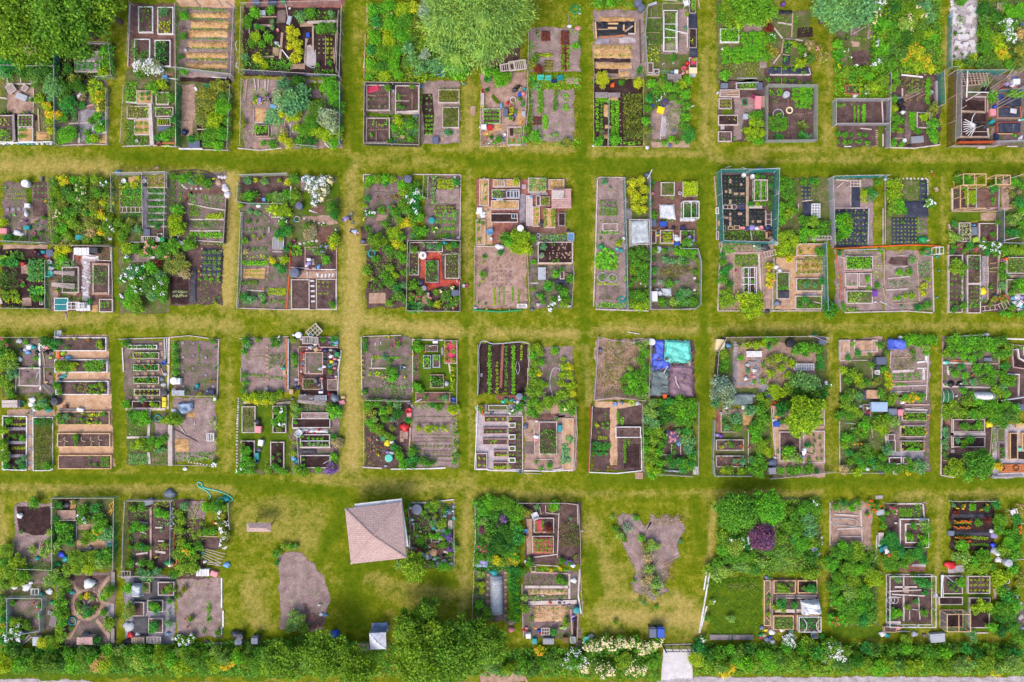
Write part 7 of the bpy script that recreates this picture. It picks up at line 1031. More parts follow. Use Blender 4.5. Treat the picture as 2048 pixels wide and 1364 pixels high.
P('~of short beds and pavers',1090,130,1460,740,'soil');E((1045,125),(1480,110),w=6);BB('1122 175 1380 213 W mid;1168 240 1400 298 w mid;1172 343 1400 405 w dark;1172 455 1398 518 w dark;1178 562 1408 622 w dark;1162 668 1410 735 w dark');KK('1208 178 1210 210 4 W;1292 175 1294 208 4 W',z=.25);CC('1130 182 1200 208 G;1215 180 1285 205 g;1300 175 1370 203 G;1260 245 1395 290 G;1180 462 1390 512 g;1175 350 1395 400 k',.25,1.6);R(1180,250,1240,290,3,12,'y',ny=2);FF('1215 355 10 orange;1275 365 10 orange;1330 350 10 orange;1300 385 9 red');R(1200,575,1390,610,6,9,'y',ny=2);UV('110 16 46g 111 70 50G 125 66 34b 129 70 24r 135 70 34y 139 71 26y 113 72 30y 114 28 20o 131 48 20k');KV('108 20 109 41 8 W');GG('1190 370 16 sky;1280 380 14 sky')
for x,y in((1418,165),(1425,240),(1430,262),(1225,322),(1308,320),(1348,322),(1212,432),(1287,430),(1350,430),(1220,538),(1312,538),(1352,540),(1150,640),(1208,640),(1300,640),(1342,640)):slab(x,y,28,28,'path',ru(-8,8),name='paver',Q='pinkish paver between the short beds')
barrel(1440,597,28,'charcoal',.7,'dark barrel with a white lid');KV('142 38 144 43 6 y;145 12 145 31 5 W;147 12 146 34 5 W;149 11 148 74 18 w;111 74 146 74 22 w');GG('1440 332 20 blue;1420 475 24 steel:.2;1435 525 26 silver:.2;1450 430 20 silver:.3;1440 597 14 white:1.0;1475 355 12 cream');TT('1443 700 36 50 0 .4 yellow bright yellow crate;1443 655 36 40 0 .3 yellow pale yellow crate')
P('the herb plot below the pavers',1110,760,1490,1240,'weedy');C(1140,900,1290,970,'g',.25,den=.7);C(1160,1180,1290,1225,'g',.2,den=.6);CC('1340 1070 1470 1130 b',.2,.8);R(1150,1150,1290,1210,6,16,'b',ny=3);ring(1385,820,26,'teal',10,.2);S('dry',(1360,860,1470,980));deck(1478,880,1515,1240,'w',40,False,h=.35,name='white_block_wall',Q='row of whitish blocks');R(1350,1160,1460,1220,4,10,'e',ny=2);stone(1140,960,8);UV('115 79 50g 121 80 55G 126 79 50G 129 84 50G 117 85 40g 125 86 40G 134 102 60g 123 104 60y 118 106 50h 127 108 60h 132 106 40h 140 103 50G 144 100 50g 139 105 40G 140 110 30b 143 109 24b 144 83 50h 150 83 60h 156 83 60H');KV('132 75 131 98 22 w;112 99 148 98 18 w;131 112 132 122 22 w')
T(340,650)
P('~with the white round-lidded drum',20,130,430,620,'soil');E((0,110),(170,95),(350,120),w=7);E((370,120),(435,130),(420,620),w=6);F((435,130),(420,360),h=.5);C(20,150,80,460,'G',.4,den=1.4);R(250,180,250,345,1,11,'g',ny=8);slabs(115,155,120,540,4,20,20,'stone');slabs(210,160,205,380,3,18,18,'stone');slabs(318,285,318,440,2,22,22,'stone');slab(382,542,26,26,'stone');barrel(30,492,32,'white',.6,'white round drum beside the white box');deck(15,575,125,622,'m',3,False,h=.6,name='grey_bench');bag(235,535,26,'teal',.25,1,90);FF('353 492 8 orange;380 492 8 orange');F((140,622),(400,625),h=.8,k='green');S('stone',(15,560,60,580));UV('4 18 30G 5 25 34g 5 33 34g 5 42 34G 38 14 34g 40 38 18k 40 20 14g 14 59 24G 26 60 18Y 32 68 10G');GG('335 580 10 white:.5;217 560 18 teal:.3');TT('68 495 44 54 0 .5 white;348 590 78 40 0 .4 navy navy blue crate')
P('the bare plot with a straw heap',20,640,410,1200,'dry');cloth('sky',(60,690),(210,675),(205,745),(110,790),h=.2,wr=.2,Q='crumpled blue-grey plastic sheet');bag(110,745,40,'steel',.3,1.3);straw(145,770,225,810,.08);straw(40,1000,165,1115,.14);panel(325,955,385,1020,'W',4,z=.3,name='white_rack',Q='white legs of an upturned rack');CC('50 1125 380 1150 g;80 1165 350 1190 G',.2,1.2);C(380,800,420,1150,'w',.3,den=.5);UU('380 830 20w 385 1210 40ew 360 860 12ww 400 650 34hw 10 830 60h 60 850 50h'.replace('ww','w'));stones((160,1205),(400,1245),n=10,r=9);bag(128,1268,22,'white',.2,1.2,0,'white scrunched bag on the grass');hose((250,1150),(330,1160),(360,1180),c='black');C(30,1180,380,1220,'o',.15,den=.5);KV('8 88 14 96 6 w;3 91 25 103 2 d;22 85 22 88 4 W;1 123 37 124 3 w');GG('30 755 26 white;70 780 14 sky')
P('~of raked rows by the clutter',630,105,1050,600,'dry');E((610,118),(790,122));E((890,115),(1045,100));UV('66 14 45g 69 18 40b 65 23 40g 67 16 30G 90 13 30g 94 16 45g 91 18 30g 97 12 24gw 65 44 34g 66 51 34G 65 57 40g 77 13 26h 80 13 14h')
for i in range(9):S('litter',(690,[175,200,228,255,285,440,465,490,515][i],835,[181,206,234,261,291,446,471,496,521][i]),j=.04)
C(870,255,1030,370,'g',.4,den=1.4,s='g');slabs(855,190,860,480,9,26,20,'path');R(700,440,830,445,5,14,'g');R(890,465,1010,470,5,12,'g');K(1035,120,1030,560,9,'o',h=.3);K(1048,120,1046,560,10,'m',h=.3);F((630,380),(630,500),h=.6);UV('88 38 12h 67 64 40y 73 62 50y 79 63 55h 85 62 60h 91 63 55h 96 62 45y 76 67 40Y 84 67 45Y 90 68 35Y 70 66 40Y 96 58 30g');GG('1005 380 22 teal:.4;845 562 16 silver');TT('1013 418 42 48 0 .3 tan cardboard box')
S('soil',(1055,120,1130,560));UV('109 28 40g 110 33 30G 110 37 24g 108 14 24y')
T(580,640,7.18)
P('the junk-filled plot of brick-edged beds',130,230,700,1190,'mid');S('brick',(135,460,205,960));BB('215 460 475 775 p soil;535 850 685 1010 p soil;410 240 690 400 p mid;180 840 460 1000 p mid',.15);S('dark',(440,410,720,480));S('dark',(475,780,530,1010));S('dark',(150,1000,700,1060));S('mid',(535,480,690,790));C(185,845,355,990,'h',.25,den=2,s='g');cloth('rubber',(370,830),(420,830),(430,930),(385,930),h=.25);R(240,480,440,740,4,6,'e',ny=4);UV('48 29 50g 58 74 50h 64 28 60k 57 96 14e 24 52 10y 4 30 50y 56 64 30b 6 123 70o 62 64 24t')
panel(250,90,440,240,'w',4,3,z=.5,a=42,name='pallet',Q='big pale lattice tipped on the grass');panel(180,240,330,340,'w',6,z=.6,name='pallet',Q='pale pallet at the plot top');panel(330,250,400,350,'w',4,z=.6,name='pallet');barrel(118,215,44,'white',.8,'round white drum by the lattice');bag(290,215,44,'teal',.5,1,90);bag(645,1120,70,'steel',.6,1.3,-50,'long grey-blue covered heap');hose((685,720),(690,790),(692,850),c='sky',r=.03);poles(100,1170,520,1190,5,12,'w',z=.3);poles(120,1120,500,1170,7,22,'g',z=.5);deck(350,1080,530,1160,'m',5,h=.3,name='rack_of_junk');E((130,380),(690,390),w=9,t='p');E((125,400),(130,930),w=10,t='p');E((205,460),(210,770),(470,775),w=9,t='p');E((700,740),(690,1100),w=6,t='W');slabs(170,480,155,900,12,34,24,'brick',name='brick');slabs(240,400,460,410,6,26,14,'path',name='brick');KV('46 86 48 103 9 m;74 43 69 74 22 w');GG('55 215 26 white:.4;165 270 28 silver:.4;305 285 34 teal:.4;292 392 40 silver:.4;360 350 26 white;185 475 24 red;180 622 20 sky;165 570 14 orange;190 560 12 white;155 735 14 white;165 795 26 brown;185 665 12 brown;260 745 10 white;430 700 36 silver;485 670 32 white;430 690 20 lavender;585 520 36 white;640 555 30 pink;590 600 34 yellow;635 625 40 steel;575 665 30 teal;630 690 26 pink;600 815 20 purple;655 835 16 gold;655 810 20 white;575 310 34 slate;650 310 50 sky;625 355 28 green;650 365 14 white;500 435 44 navy;580 430 26 silver;640 440 36 charcoal;495 580 30 charcoal;490 530 12 teal;430 430 18 pink;240 420 20 pink;700 570 22 white;90 850 30 silver;80 920 24 steel;110 970 36 navy;60 1000 24 brown;450 840 22 pink;385 870 50 steel;405 925 22 white;350 855 20 tan;320 960 14 red;300 300 14 white;30 1130 26 steel;165 1080 24 silver;300 1125 26 white;350 1130 18 silver;210 1075 20 white;565 1060 20 red:.5');TT('372 425 62 50 30 .4 tan terracotta coloured crate;670 495 60 64 0 .6 green green bin;440 1038 62 34 0 .4 white;745 1185 80 60 15 .3 pink;760 1110 60 44 0 .3 tan;15 1030 60 70 0 .5 tan cardboard-brown box')
T(340,650)
P('the four-bed lawn plot',580,645,1060,1310,'weedy');S('lawn',(600,700,1050,1270));BB('630 715 752 950 w weedy;902 710 1022 950 w dark;622 1018 745 1250 w dark;882 1028 1005 1262 w dark',.3);C(635,725,740,900,'o',.3,den=1.6,s='g');straw(645,905,735,940,.1);C(630,720,745,760,'Y',.2,den=.4);FL(912,765,16,'magenta',10);bag(775,850,34,'charcoal',.6,1,90,'dark grey compost bin');stones((600,650),(590,900),(585,1240),n=26,r=10);poles(940,690,1060,680,3,10,'w');ring(858,1225,18,'lime',4);UV('94 76 40g 98 80 50G 93 85 45G 99 87 40gw 96 91 34o 100 75 40gw 64 105 30o 66 111 50g 70 110 50G 68 117 50G 72 121 50g 65 123 40G 70 127 60g 62 129 45Gw 91 116 22G 96 113 20e 95 105 14e 97 119 22e 93 124 40g 96 127 40G 101 129 40g 86 127 40h 88 129 30h');GG('780 1100 26 slate:.2;762 1205 14 blue;660 680 20 silver');TT('775 920 52 60 -5 .5 pink pale pinkish lid box;795 1038 44 54 -10 .5 white;760 1155 40 60 0 .4 teal teal crate')
P('~of dark soil beds beside the lawn',1070,690,1500,1310,'soil');C(1140,700,1370,760,'e',.25,den=.8);BB('1155 770 1395 822 w dry;1075 822 1410 905 w dark;1145 962 1408 1078 w dark;1145 1145 1412 1260 w dark',.3);KK('1145 1020 1405 1018 8 m',z=.26);UV('110 72 50w 113 75 40g 109 79 40w 111 85 24G 144 76 70G 147 74 50k 142 72 50g 149 80 24b 116 98 22g 116 105 20G 144 100 40k 147 103 50t 151 101 30t 150 106 30t 110 103 24y 118 118 18G 118 123 20G 144 115 40G 145 119 30g 109 113 34y 113 127 60h 118 129 50h 130 127 34G 142 125 50vu 140 128 50vu 144 128 30vu',40);R(1225,995,1345,1000,4,14,'G');R(1230,1050,1380,1055,5,14,'b');C(1180,1025,1400,1050,'b',.2,den=.3);chair(1140,945,140,'white',Q='white chair between the beds');cloth('cloth',(1185,915),(1390,920),(1395,950),(1200,950),h=.1,Q='silver and red striped sheet');cloth('rubber',(1155,1090),(1290,1090),(1290,1130),(1160,1130));C(1260,1090,1400,1130,'k',.2,den=.5);F((1120,970),(1140,1260),h=.5,k='grey');KV('108 91 140 90 5 W;135 122 140 119 5 m;114 108 142 108 6 w');GG('1130 950 28 white;1165 930 20 white;1190 920 16 silver;1210 940 14 red;1225 930 16 steel;1270 945 14 red;1310 925 16 red;1085 1175 26 sky;1120 1200 28 teal;1095 1215 16 steel')
T(680,650)
P('~with one round shrub group',190,100,640,650,'soil');E((190,105),(190,250),(195,620),w=8);E((200,100),(540,92),w=7);E((640,135),(640,590),w=8);E((230,650),(620,665),w=7);UU('215 140 34g 220 190 34k 220 230 24g 430 395 34g 475 400 45g 465 465 50G 445 325 26g 500 440 26k 390 285 36b 215 590 34g 215 580 26k 500 150 40eM 510 180 26G'.replace('eM','em'));C(270,280,420,370,'e',.15,den=.6);R(290,275,350,290,5,9,'y',ny=2);R(430,290,515,290,6,14,'G');R(260,420,420,430,4,16,'g');R(290,490,600,500,7,10,'b');R(420,540,620,550,6,14,'b',ny=1);R(270,560,560,600,9,8,'g',ny=3);FF('380 470 10 yellow;400 460 9 yellow;575 460 12 yellow;450 195 8 magenta;500 130 8 magenta;430 105 5 yellow');R(265,430,330,430,2,20,'y');slabs(312,165,360,160,2,6,24,'concrete',name='marker_stone');_q=[FL(200,y,6,'yellow',5)for y in(270,310,350,400,460)];C(360,500,640,640,'e',.1,den=.35);KV('28 29 28 38 8;26 38 44 38 10');GG('548 376 18 sky:.3;565 370 9 white')
P('the neat lawn plot with a red sheet bed',640,130,1040,680,'lawn');E((635,130),(910,135),w=12,t='w');B(918,135,1032,340,'w','mid');cloth('red',(922,145),(1025,145),(1025,332),(922,332),wr=.03,Q='dark red sheet over the corner bed');R(940,165,1000,310,2,22,'g',ny=3);FF('940 225 14 red;1000 300 14 red;935 310 14 red;940 165 14 red');BB('750 175 862 235 g mid;732 265 800 382 m mid;815 262 880 375 m mid;792 435 914 555 n dark;665 590 970 680 n bark',.3);CC('735 280 795 375 G;820 270 875 320 G',.4,1.8);C(800,445,905,545,'g',.4,den=1.3);S('bark',(650,250,700,490));C(655,270,700,480,'e',.25,den=.6);C(970,365,1005,600,'y',.5,den=1.5);FF('985 400 16 gold;985 440 14 gold;980 480 12 yellow');bag(940,515,30,'silver',.4,1,90,'pale plastic bag by the lawn bed');slab(900,230,20,70,'stone');F((1035,340),(1030,690),h=1.2,k='green');C(640,260,660,500,'k',.4,den=.8);S('mid',(750,180,800,230));R(770,200,790,220,2,8,'g');UV('67 16 45g 70 20 50G 65 20 34g 80 47 20G 69 54 50G 66 53 40g 72 58 34g 83 50 14b 69 23 20y 76 64 24g 88 64 20g 92 64 34b 64 26 14Y 94 64 20k');KV('96 34 97 42 14 w;66 68 72 65 9 m;63 70 64 73 20 w;78 19 83 18 5 w');GG('605 685 22 slate;993 655 18 blue;1000 685 24 steel;745 235 10 orange;920 455 8 red');TT('838 150 44 24 0 .5 white')
P('the flower plot with the red sack',220,670,620,1260,'mid');F((230,660),(620,670),h=.9,k='dgreen');bag(568,900,50,'red',.35,1,90,'bright red plastic sack');bucket(605,755,26,'red',.5);ring(485,865,20,'silver',4);bag(415,1040,34,'yellow',.3,1.2,80,'bright yellow sack');barrel(428,1172,34,'mint',.4,'round mint-green table',name='round_table');R(240,980,380,1100,6,6,'v',ny=4);FF('265 1010 8 orange;320 1010 7 white;270 1110 8 orange;320 1135 8 gold;340 1150 8 yellow;290 790 8 red;360 1080 7 red');C(230,980,420,1240,'o',.1,den=.35);slab(545,1010,36,36,'path');S('litter',(520,930,600,1000));F((215,700),(210,1240),h=.5);UV('26 69 60g 33 69 50g 23 74 40h 28 78 50o 31 83 45w 38 76 50G 43 75 50h 51 79 60d 50 70 50b 40 83 45g 46 83 30b 26 86 50G 32 90 50h 36 94 50h 29 92 40G 37 89 26G 46 91 34o 41 97 40h 45 99 40g 60 84 40k 48 107 50k 51 112 50g 53 116 50G 55 123 50G 60 120 50k 25 85 30g 43 68 30G');KV('62 90 61 114 12 p;20 125 37 126 12');GG('462 825 26 steel:.3;455 1030 22 white;450 1130 24 white;420 1120 18 lavender;435 1145 14 black;400 1240 14 silver');TT('607 790 40 44 0 .4 pink;378 1000 38 38 15 .4 green')
P('~of grey raked rows',630,700,1050,1260,'dry');C(660,690,900,730,'g',.3,den=.9);UV('87 73 40g 82 71 34k 97 74 45y 100 77 45Y 102 73 40y 64 111 50g 65 118 55k 65 123 45d 74 120 50g 78 122 40g 82 121 30e 69 111 20g')
for i in range(9):S('soil',(650,[800,855,960,990,1020,1060,1100,1150,1190][i],985,[810,866,970,999,1030,1070,1110,1160,1200][i]),j=.04)
C(660,885,960,935,'y',.35,den=1.1);C(980,800,1040,1250,'h',.4,den=.9);E((450,1265),(780,1262),(930,1255),w=10,t='W');R(660,1060,960,1075,10,7,'e',ny=2);R(670,1130,960,1160,9,7,'e',ny=2);UV('69 90 26y 79 90 30y 85 90 26y 91 90 26y 78 94 20y 103 95 24g 102 105 26h 103 114 30g 101 120 26G')
P('the dark plot with a brick centre path',1215,150,1600,610,'dark');hose((1215,610),(1225,400),(1220,250),(1240,150),(1290,145),(1350,165),(1500,155),(1620,150),(1700,190),c='silver',r=.05,z=.3,Q='long pale blue hose round the dark plot');F((1210,620),(1215,180),h=.8,k='dgreen');slabs(1433,170,1415,540,18,24,22,'brick',name='brick');R(1322,190,1312,590,1,16,'G',ny=15);R(1385,330,1380,590,1,12,'y',ny=9);R(1470,190,1455,600,1,13,'g',ny=13);R(1540,190,1515,590,1,15,'G',ny=14);slab(1245,440,22,30,'stone');UV('146 31 14G')
T(1020,650);S('dark',(0,160,160,600));R(45,200,15,590,1,14,'G',ny=14);R(105,190,100,300,1,10,'y',ny=6);F((175,200),(155,440),(150,620),h=.7,t='w');hose((60,320),(50,380),(70,430),(85,380),(75,330),c='silver',r=.03);KV('16 38 16 44 16 w')
for x in range(0,10):slab(-110+x*18,638-650*0,16,44,'brick',name='brick')
barrel(82,630,30,'steel',.7,'round slate lidded tub');GG('15 660 20 teal;75 680 24 white;40 675 14 silver;105 685 14 silver;-60 675 20 mint');TT('-35 665 36 36 0 .4 green')
T(680,650)
P('~of comb-shaped beds',1185,700,1615,1275,'gravel');E((1212,700),(1205,860),(1185,1270),(1290,1270),(1340,1280),(1610,1285),w=8,t='W');S('weedy',(1290,700,1480,760));B(1305,705,1475,752,'w','weedy');UV('124 73 40gO 125 77 30gO 152 76 40ew 157 73 40k 160 70 30g',20);B(1268,798,1475,855,'p','mid',Q='first comb tooth bed from the top');B(1258,903,1475,960,'p','mid',Q='second comb tooth bed from the top');B(1253,1000,1475,1055,'p','mid',Q='third comb tooth bed from the top');B(1350,1105,1475,1162,'p','mid',Q='fourth comb tooth bed from the top');B(1345,1208,1475,1275,'p','mid',Q='fifth comb tooth bed from the top');B(1195,1128,1295,1268,'w','mid');R(1225,1170,1270,1230,2,12,'y',ny=2);R(1310,825,1490,830,4,14,'y');R(1290,935,1500,930,6,10,'g');C(1310,1010,1390,1045,'y',.2);R(1390,1140,1520,1140,6,10,'y');R(1360,1250,1490,1245,6,16,'y');GG('1515 735 24 white;1333 775 16 slate')
for y in(880,985,1085,1190):B(1500,y-20,1545,y+20,'w','weedy',h=.18)
T(1020,650);S('mid',(0,805,105,1275));B(-20,798,115,1275,'w','mid',h=.12,Q='spine bed of the comb-shaped beds')
for y in(882,985,1087,1190):B(-10,y-22,48,y+22,'W','weedy',h=.3)
R(60,870,90,1240,2,10,'e',ny=9);CC('0 710 110 790 e',.2,.6)
P('the narrow plot with the green hedges',125,180,560,830,'dry');S('soil',(290,210,440,620));hose((375,620),(358,560),(350,490),(365,420),(385,380),(430,380),(440,410),(438,460),c='silver',r=.05,Q='pale blue hose curled on the soil');UV('19 21 45h 24 19 45y 20 27 55G 26 25 50h 21 34 55h 27 33 40G 20 42 60h 25 43 40Y 21 50 60h 27 51 50h 32 53 30y 19 59 60h 25 59 60h 33 66 60h 20 67 70g 26 72 60h 18 76 60g 34 70 50h 23 80 40g 40 22 40G 38 24 30y 47 30 30y 47 37 45y 52 37 45Y 46 44 45y 52 45 50y 45 52 45y 52 54 50y 55 60 45Y 48 61 60h 43 62 50h 56 53 40y 40 66 50h 53 69 60h 48 74 50Gc 54 76 50g 44 70 30h',20);slab(395,738,80,80,'path',5,Q='pale square slab among the bushes');UV('13 64 30k')
P('~with a big onion bed',120,780,590,1290,'litter');B(255,850,415,1140,'w','mid');C(262,920,410,1130,'e',.4,den=1.8,s='g');C(262,920,410,1130,'G',.3,den=.5);B(462,820,560,1280,'w','chip',h=.15);UU('520 1000 34b 545 1025 24b 485 1080 34b 500 1120 34b 480 1160 34b 500 1190 34b 470 1200 24b'.replace('34b','34b'),s='b');F((575,720),(590,960),(560,1280),h=.9,k='grey');E((125,1280),(380,1285),(560,1275),w=8,t='W');bag(138,893,26,'slate',.3,1.2,90);S('soil',(125,1020,210,1130));S('bark',(150,780,430,840));S('path',(150,870,205,940));UV('35 124 36G 23 120 22g 27 126 24G 19 94 10g 40 82 12h');KV('21 85 22 114 6;22 118 38 118 6;38 118 38 124 6;37 128 47 127 22 w;12 130 28 131 4 w');GG('408 822 18 white;232 848 12 white;230 985 28 white;225 1010 20 pink;90 1293 16 sky;135 708 14 white');TT('440 910 34 60 0 .4 teal upright teal crate')
P('the fallow plot of dry weeds',740,120,1220,660,'litter');F((775,105),(738,655),h=1.2,k='grey');F((785,105),(900,135),(1080,155),(1240,120),h=.9);F((740,660),(930,635),(1190,665),h=1,k='grey');C(830,160,1160,400,'t',.25,den=1.1,s='g');C(760,400,1010,620,'t',.2,den=.8,s='g');CC('830 140 1200 650 o;760 380 950 480 o',.3,.5);ring(795,230,26,'charcoal',4,.2);F((1230,150),(1215,620),h=1,k='wire');barrel(1250,150,30,'white',.4,'big round white lid',name='lidded_tub');UV('118 25 50G 115 32 60g 119 39 60g 111 43 55g 105 44 50G 101 48 50g 108 51 60G 116 48 60g 119 56 60G 112 58 60g 104 59 40G 100 55 30g 118 62 40w 116 20 45w 120 15 35w 106 38 40w 95 16 30o 112 16 30e');KV('103 6 114 8 5 W;108 12 123 12 5;109 14 109 17 5 W');GG('795 220 20 steel')
P('~under four tarps',1225,130,1630,640,'mid');cloth('blue',(1275,135),(1355,130),(1350,310),(1240,310),h=.15,wr=.12,Q='royal blue tarp, upper part');cloth('blue',(1245,300),(1408,305),(1408,385),(1240,395),h=.12,wr=.1,Q='royal blue tarp, lower part',z=.09);cloth('turq',(1362,128),(1580,138),(1602,340),(1350,335),h=.22,wr=.14,Q='turquoise tarp gathered at its middle');cloth('grn',(1240,395),(1408,388),(1405,620),(1215,620),h=.15,wr=.14,Q='grey-green tarp');cloth('mauve',(1408,345),(1735-120,345),(1735-120,635),(1405,635),h=.15,wr=.12,Q='mauve-brown tarp with folds')
for x,y in((1485,232),(1490,142),(1470,330),(1535,345),(1590,240),(1375,300),(1360,305),(1350,228),(1300,300),(1270,380),(1325,385),(1410,320),(1415,370),(1410,430),(1385,470),(1525,472),(1600,330),(1600,440),(1220,560),(1440,340)):slab(x,y,13,13,'brick',0,'brick',h=.42)
KK('1385 360 1350 425 9 w;1455 450 1460 500 8 w;1460 500 1490 555 8 w;1578 315 1580 358 18 n;1330 530 1400 535 8 d;1320 605 1400 600 8 d',z=.38);F((1245,190),(1235,480),h=.5,k='wire');TT('1268 225 34 54 0 .5 charcoal;1365 628 34 38 0 .45 orange orange-brown box at the tarp edge')
P('~with a straw centre path',720,710,1160,1290,'mid');F((710,710),(690,1290),h=.9,k='red',t='r');E((725,712),(695,1295),(930,1305),(1160,1280),(1155,960),w=8,t='W');straw(880,720,945,1230,.08,'chip');S('chip',(740,670),(960,670),(1160,700),(940,740),(740,720));S('dark',(1000,1050,1140,1260));B(930,895,1152,992,'W','mid',h=.35);coil(1070,685,26,'lime');R(735,1045,860,1050,6,22,'k',ny=1);R(735,1085,860,1085,6,22,'k');R(735,1128,850,1130,6,22,'k');R(740,1075,860,1075,4,8,'e');R(955,760,952,860,1,14,'g',ny=7);R(990,820,990,870,1,14,'G',ny=4);R(1012,1010,1008,1200,1,12,'g',ny=12);R(1050,1010,1048,1060,1,10,'g',ny=4);R(780,985,850,1000,4,9,'y',ny=2);R(820,865,860,905,2,14,'G',ny=2);FF('860 1245 12 gold;860 1275 10 orange;920 1225 10 gold;920 1255 10 red');R(840,770,842,860,1,8,'e',ny=6);slab(1135,1325,70,60,'path',0,Q='pale slab at the plot corner');UV('76 88 24y 77 88 14Yo 83 87 14g 84 90 16g 78 94 12G');GG('925 695 26 sky;920 692 14 pink;985 685 20 steel;1125 690 26 silver')
P('the overgrown plot with pink roses',1160,650,1620,1330,'weedy');UV('125 68 50w 133 68 50g 140 67 60k 150 68 70g 158 70 60g 121 74 50w 126 78 60w 134 76 60d 142 74 70g 152 77 70G 159 79 50g 140 82 70d 148 84 60g 156 86 60g 121 83 50b 127 86 60b 133 85 40d 122 93 60g 130 93 60h 136 98 40g 120 101 55g 127 101 60h 134 105 50g 119 109 50G 125 109 50h 131 112 50G 121 117 50h 127 118 60h 132 122 50G 122 125 50y 129 128 60y 125 132 50G 133 129 40g 140 118 50d 148 120 50k 154 122 60g 159 125 50g 152 127 50k 143 123 40k 154 100 60w 156 108 60b 155 94 60k 148 93 40b 144 98 50vp 141 96 40vp 146 100 40vp 142 101 36vp 153 77 30gp 148 86 30gp 159 116 40g',44);S('mid',(1340,1040,1530,1190));C(1425,1050,1460,1140,'G',.3,den=1.4);F((1160,700),(1170,1280),h=1.1);F((1300,1310),(1600,1330),h=.8,k='grey');cloth('clear',(1310,1265),(1500,1275),(1530,1298),(1330,1285),h=.2);KV('142 105 142 114 6;150 105 150 114 6;134 114 143 114 6');GG('1305 770 26 teal;1492 1043 24 sky;1412 907 10 red;1305 745 10 sky')
T(1360,650);F((155,680),(150,1320),h=1.2);panel(120,1250,155,1310,'W',4,z=.4,name='small_rack');UV('4 69 60g 10 70 60G 6 77 60g 12 79 50G 3 84 60g 9 86 50g 8 93 50e 5 100 60b 10 102 50b 6 109 60b 11 112 40k 2 118 30g 10 123 50k 4 124 40k 12 118 30g');TT('115 1180 50 34 10 .4 lime')
T(1360,650)
P('the slate-paved plot with a bench',310,100,1290,690,'weedy');F((300,640),(330,230),(400,110),(1150,100),(1280,150),h=1.2,k='black');S('litter',(470,150,1200,560))
for a in((465,150,500,520),(640,280,700,500),(500,500,740,530),(690,520,780,590)):S('stone',a)
for i in range(14):slab(485+ru(-6,6),175+i*25,34,20,R_.choice(['stone','gravel']))
for i in range(11):slab(685-i%2*20,300+i*22,26,20,R_.choice(['stone','path']))
deck(585,230,722,282,'W',4,False,h=.5,name='garden_bench',Q='long white garden bench');panel(1005,342,1178,395,'W',8,2,z=.4,name='white_rack',Q='white slatted table top',fill='silver');barrel(978,160,38,'black',.8,'big round black composter');bag(578,472,24,'white',.4,1,0,'round white table top');poles(1130,95,1310,120,3,10,'w',z=.6);UV('38 56 125s 42 65 80s 33 62 80s 32 69 50b 111 52 130b 118 60 80e 104 60 70d 124 60 70d',h=2.4);UV('129 54 50gw',40);C(720,280,960,520,'o',.25,den=.5);cloth('grn',(450,600),(650,600),(650,700),(440,705),h=.3,Q='dark green cloth by the silver bush');stones((640,390),(660,460),n=7,r=9);deck(600,320,660,360,'g',3,h=.2);UV('38 25 60h 40 31 50g 39 37 60g 60 18 40y 66 18 50y 73 17 40y 53 18 20g 78 19 35k 82 13 45g 76 12 40G 84 16 30h 102 22 60g 109 20 60G 116 21 60g 123 21 50g 110 25 50g 123 29 40k 124 36 50k 54 29 40G 60 40 30b 80 30 60o 86 29 50y 92 30 40h 73 35 20G 80 43 50y 90 38 50y 98 33 50y 96 44 50y 102 46 40h 65 50 24G 73 50 40w 34 58 40b 70 64 50h 76 67 40h 82 56 60y 90 60 60y 96 56 60h 101 52 60y 84 63 50y 76 60 30g 40 48 1g');GG('420 180 28 sky:.5;1185 80 18 green:.4;640 625 26 silver;770 615 22 royal;850 600 18 blue;820 635 16 royal;840 680 18 red;600 350 24 silver;655 400 20 white;650 450 16 pink');TT('357 175 78 100 -5 .6 cream pale greenish square box;1258 140 60 60 0 .7 slate dark slate box in the corner')
P('~of two marigold beds',310,720,800,1330,'weedy');S('brick',(320,760,370,950));straw(370,740,640,780,.05,'litter');BB('318 1008 562 1105 w mid;318 1150 560 1250 w mid',.35);straw(335,1165,440,1240,.3,'straw');FF('350 1080 12 orange;525 1060 14 orange;545 1080 12 orange;395 1035 10 gold;355 1170 10 orange;500 1180 12 orange;500 1220 12 orange');F((300,830),(285,1180),(300,1325),(620,1325),h=.9,k='grey',t='m');straw(550,780,640,880,.08);C(370,780,480,940,'b',.25,den=.6);UV('44 105 36g 36 107 24y 48 119 30b 54 120 40b 50 83 60b 42 90 40b 51 90 50g 38 85 20g 62 76 60b 70 74 70g 74 82 70g 66 86 50d 72 90 60g 64 93 50G 68 98 60G 72 104 60h 76 110 50y 69 109 55h 65 101 40G 78 114 30y 70 118 60g 62 118 40b 66 126 70g 74 123 50g 54 129 60h 43 128 50h 38 128 40y 70 130 60G 77 101 30g');KV('36 78 36 94 6;50 78 37 78 5;80 71 83 110 7;82 71 84 115 7;60 90 60 128 6;36 94 48 94 5');GG('415 725 20 white;565 725 26 white;330 968 22 lavender;362 975 22 purple;415 760 14 green;600 915 14 pink;612 1080 12 pink;362 775 10 white')
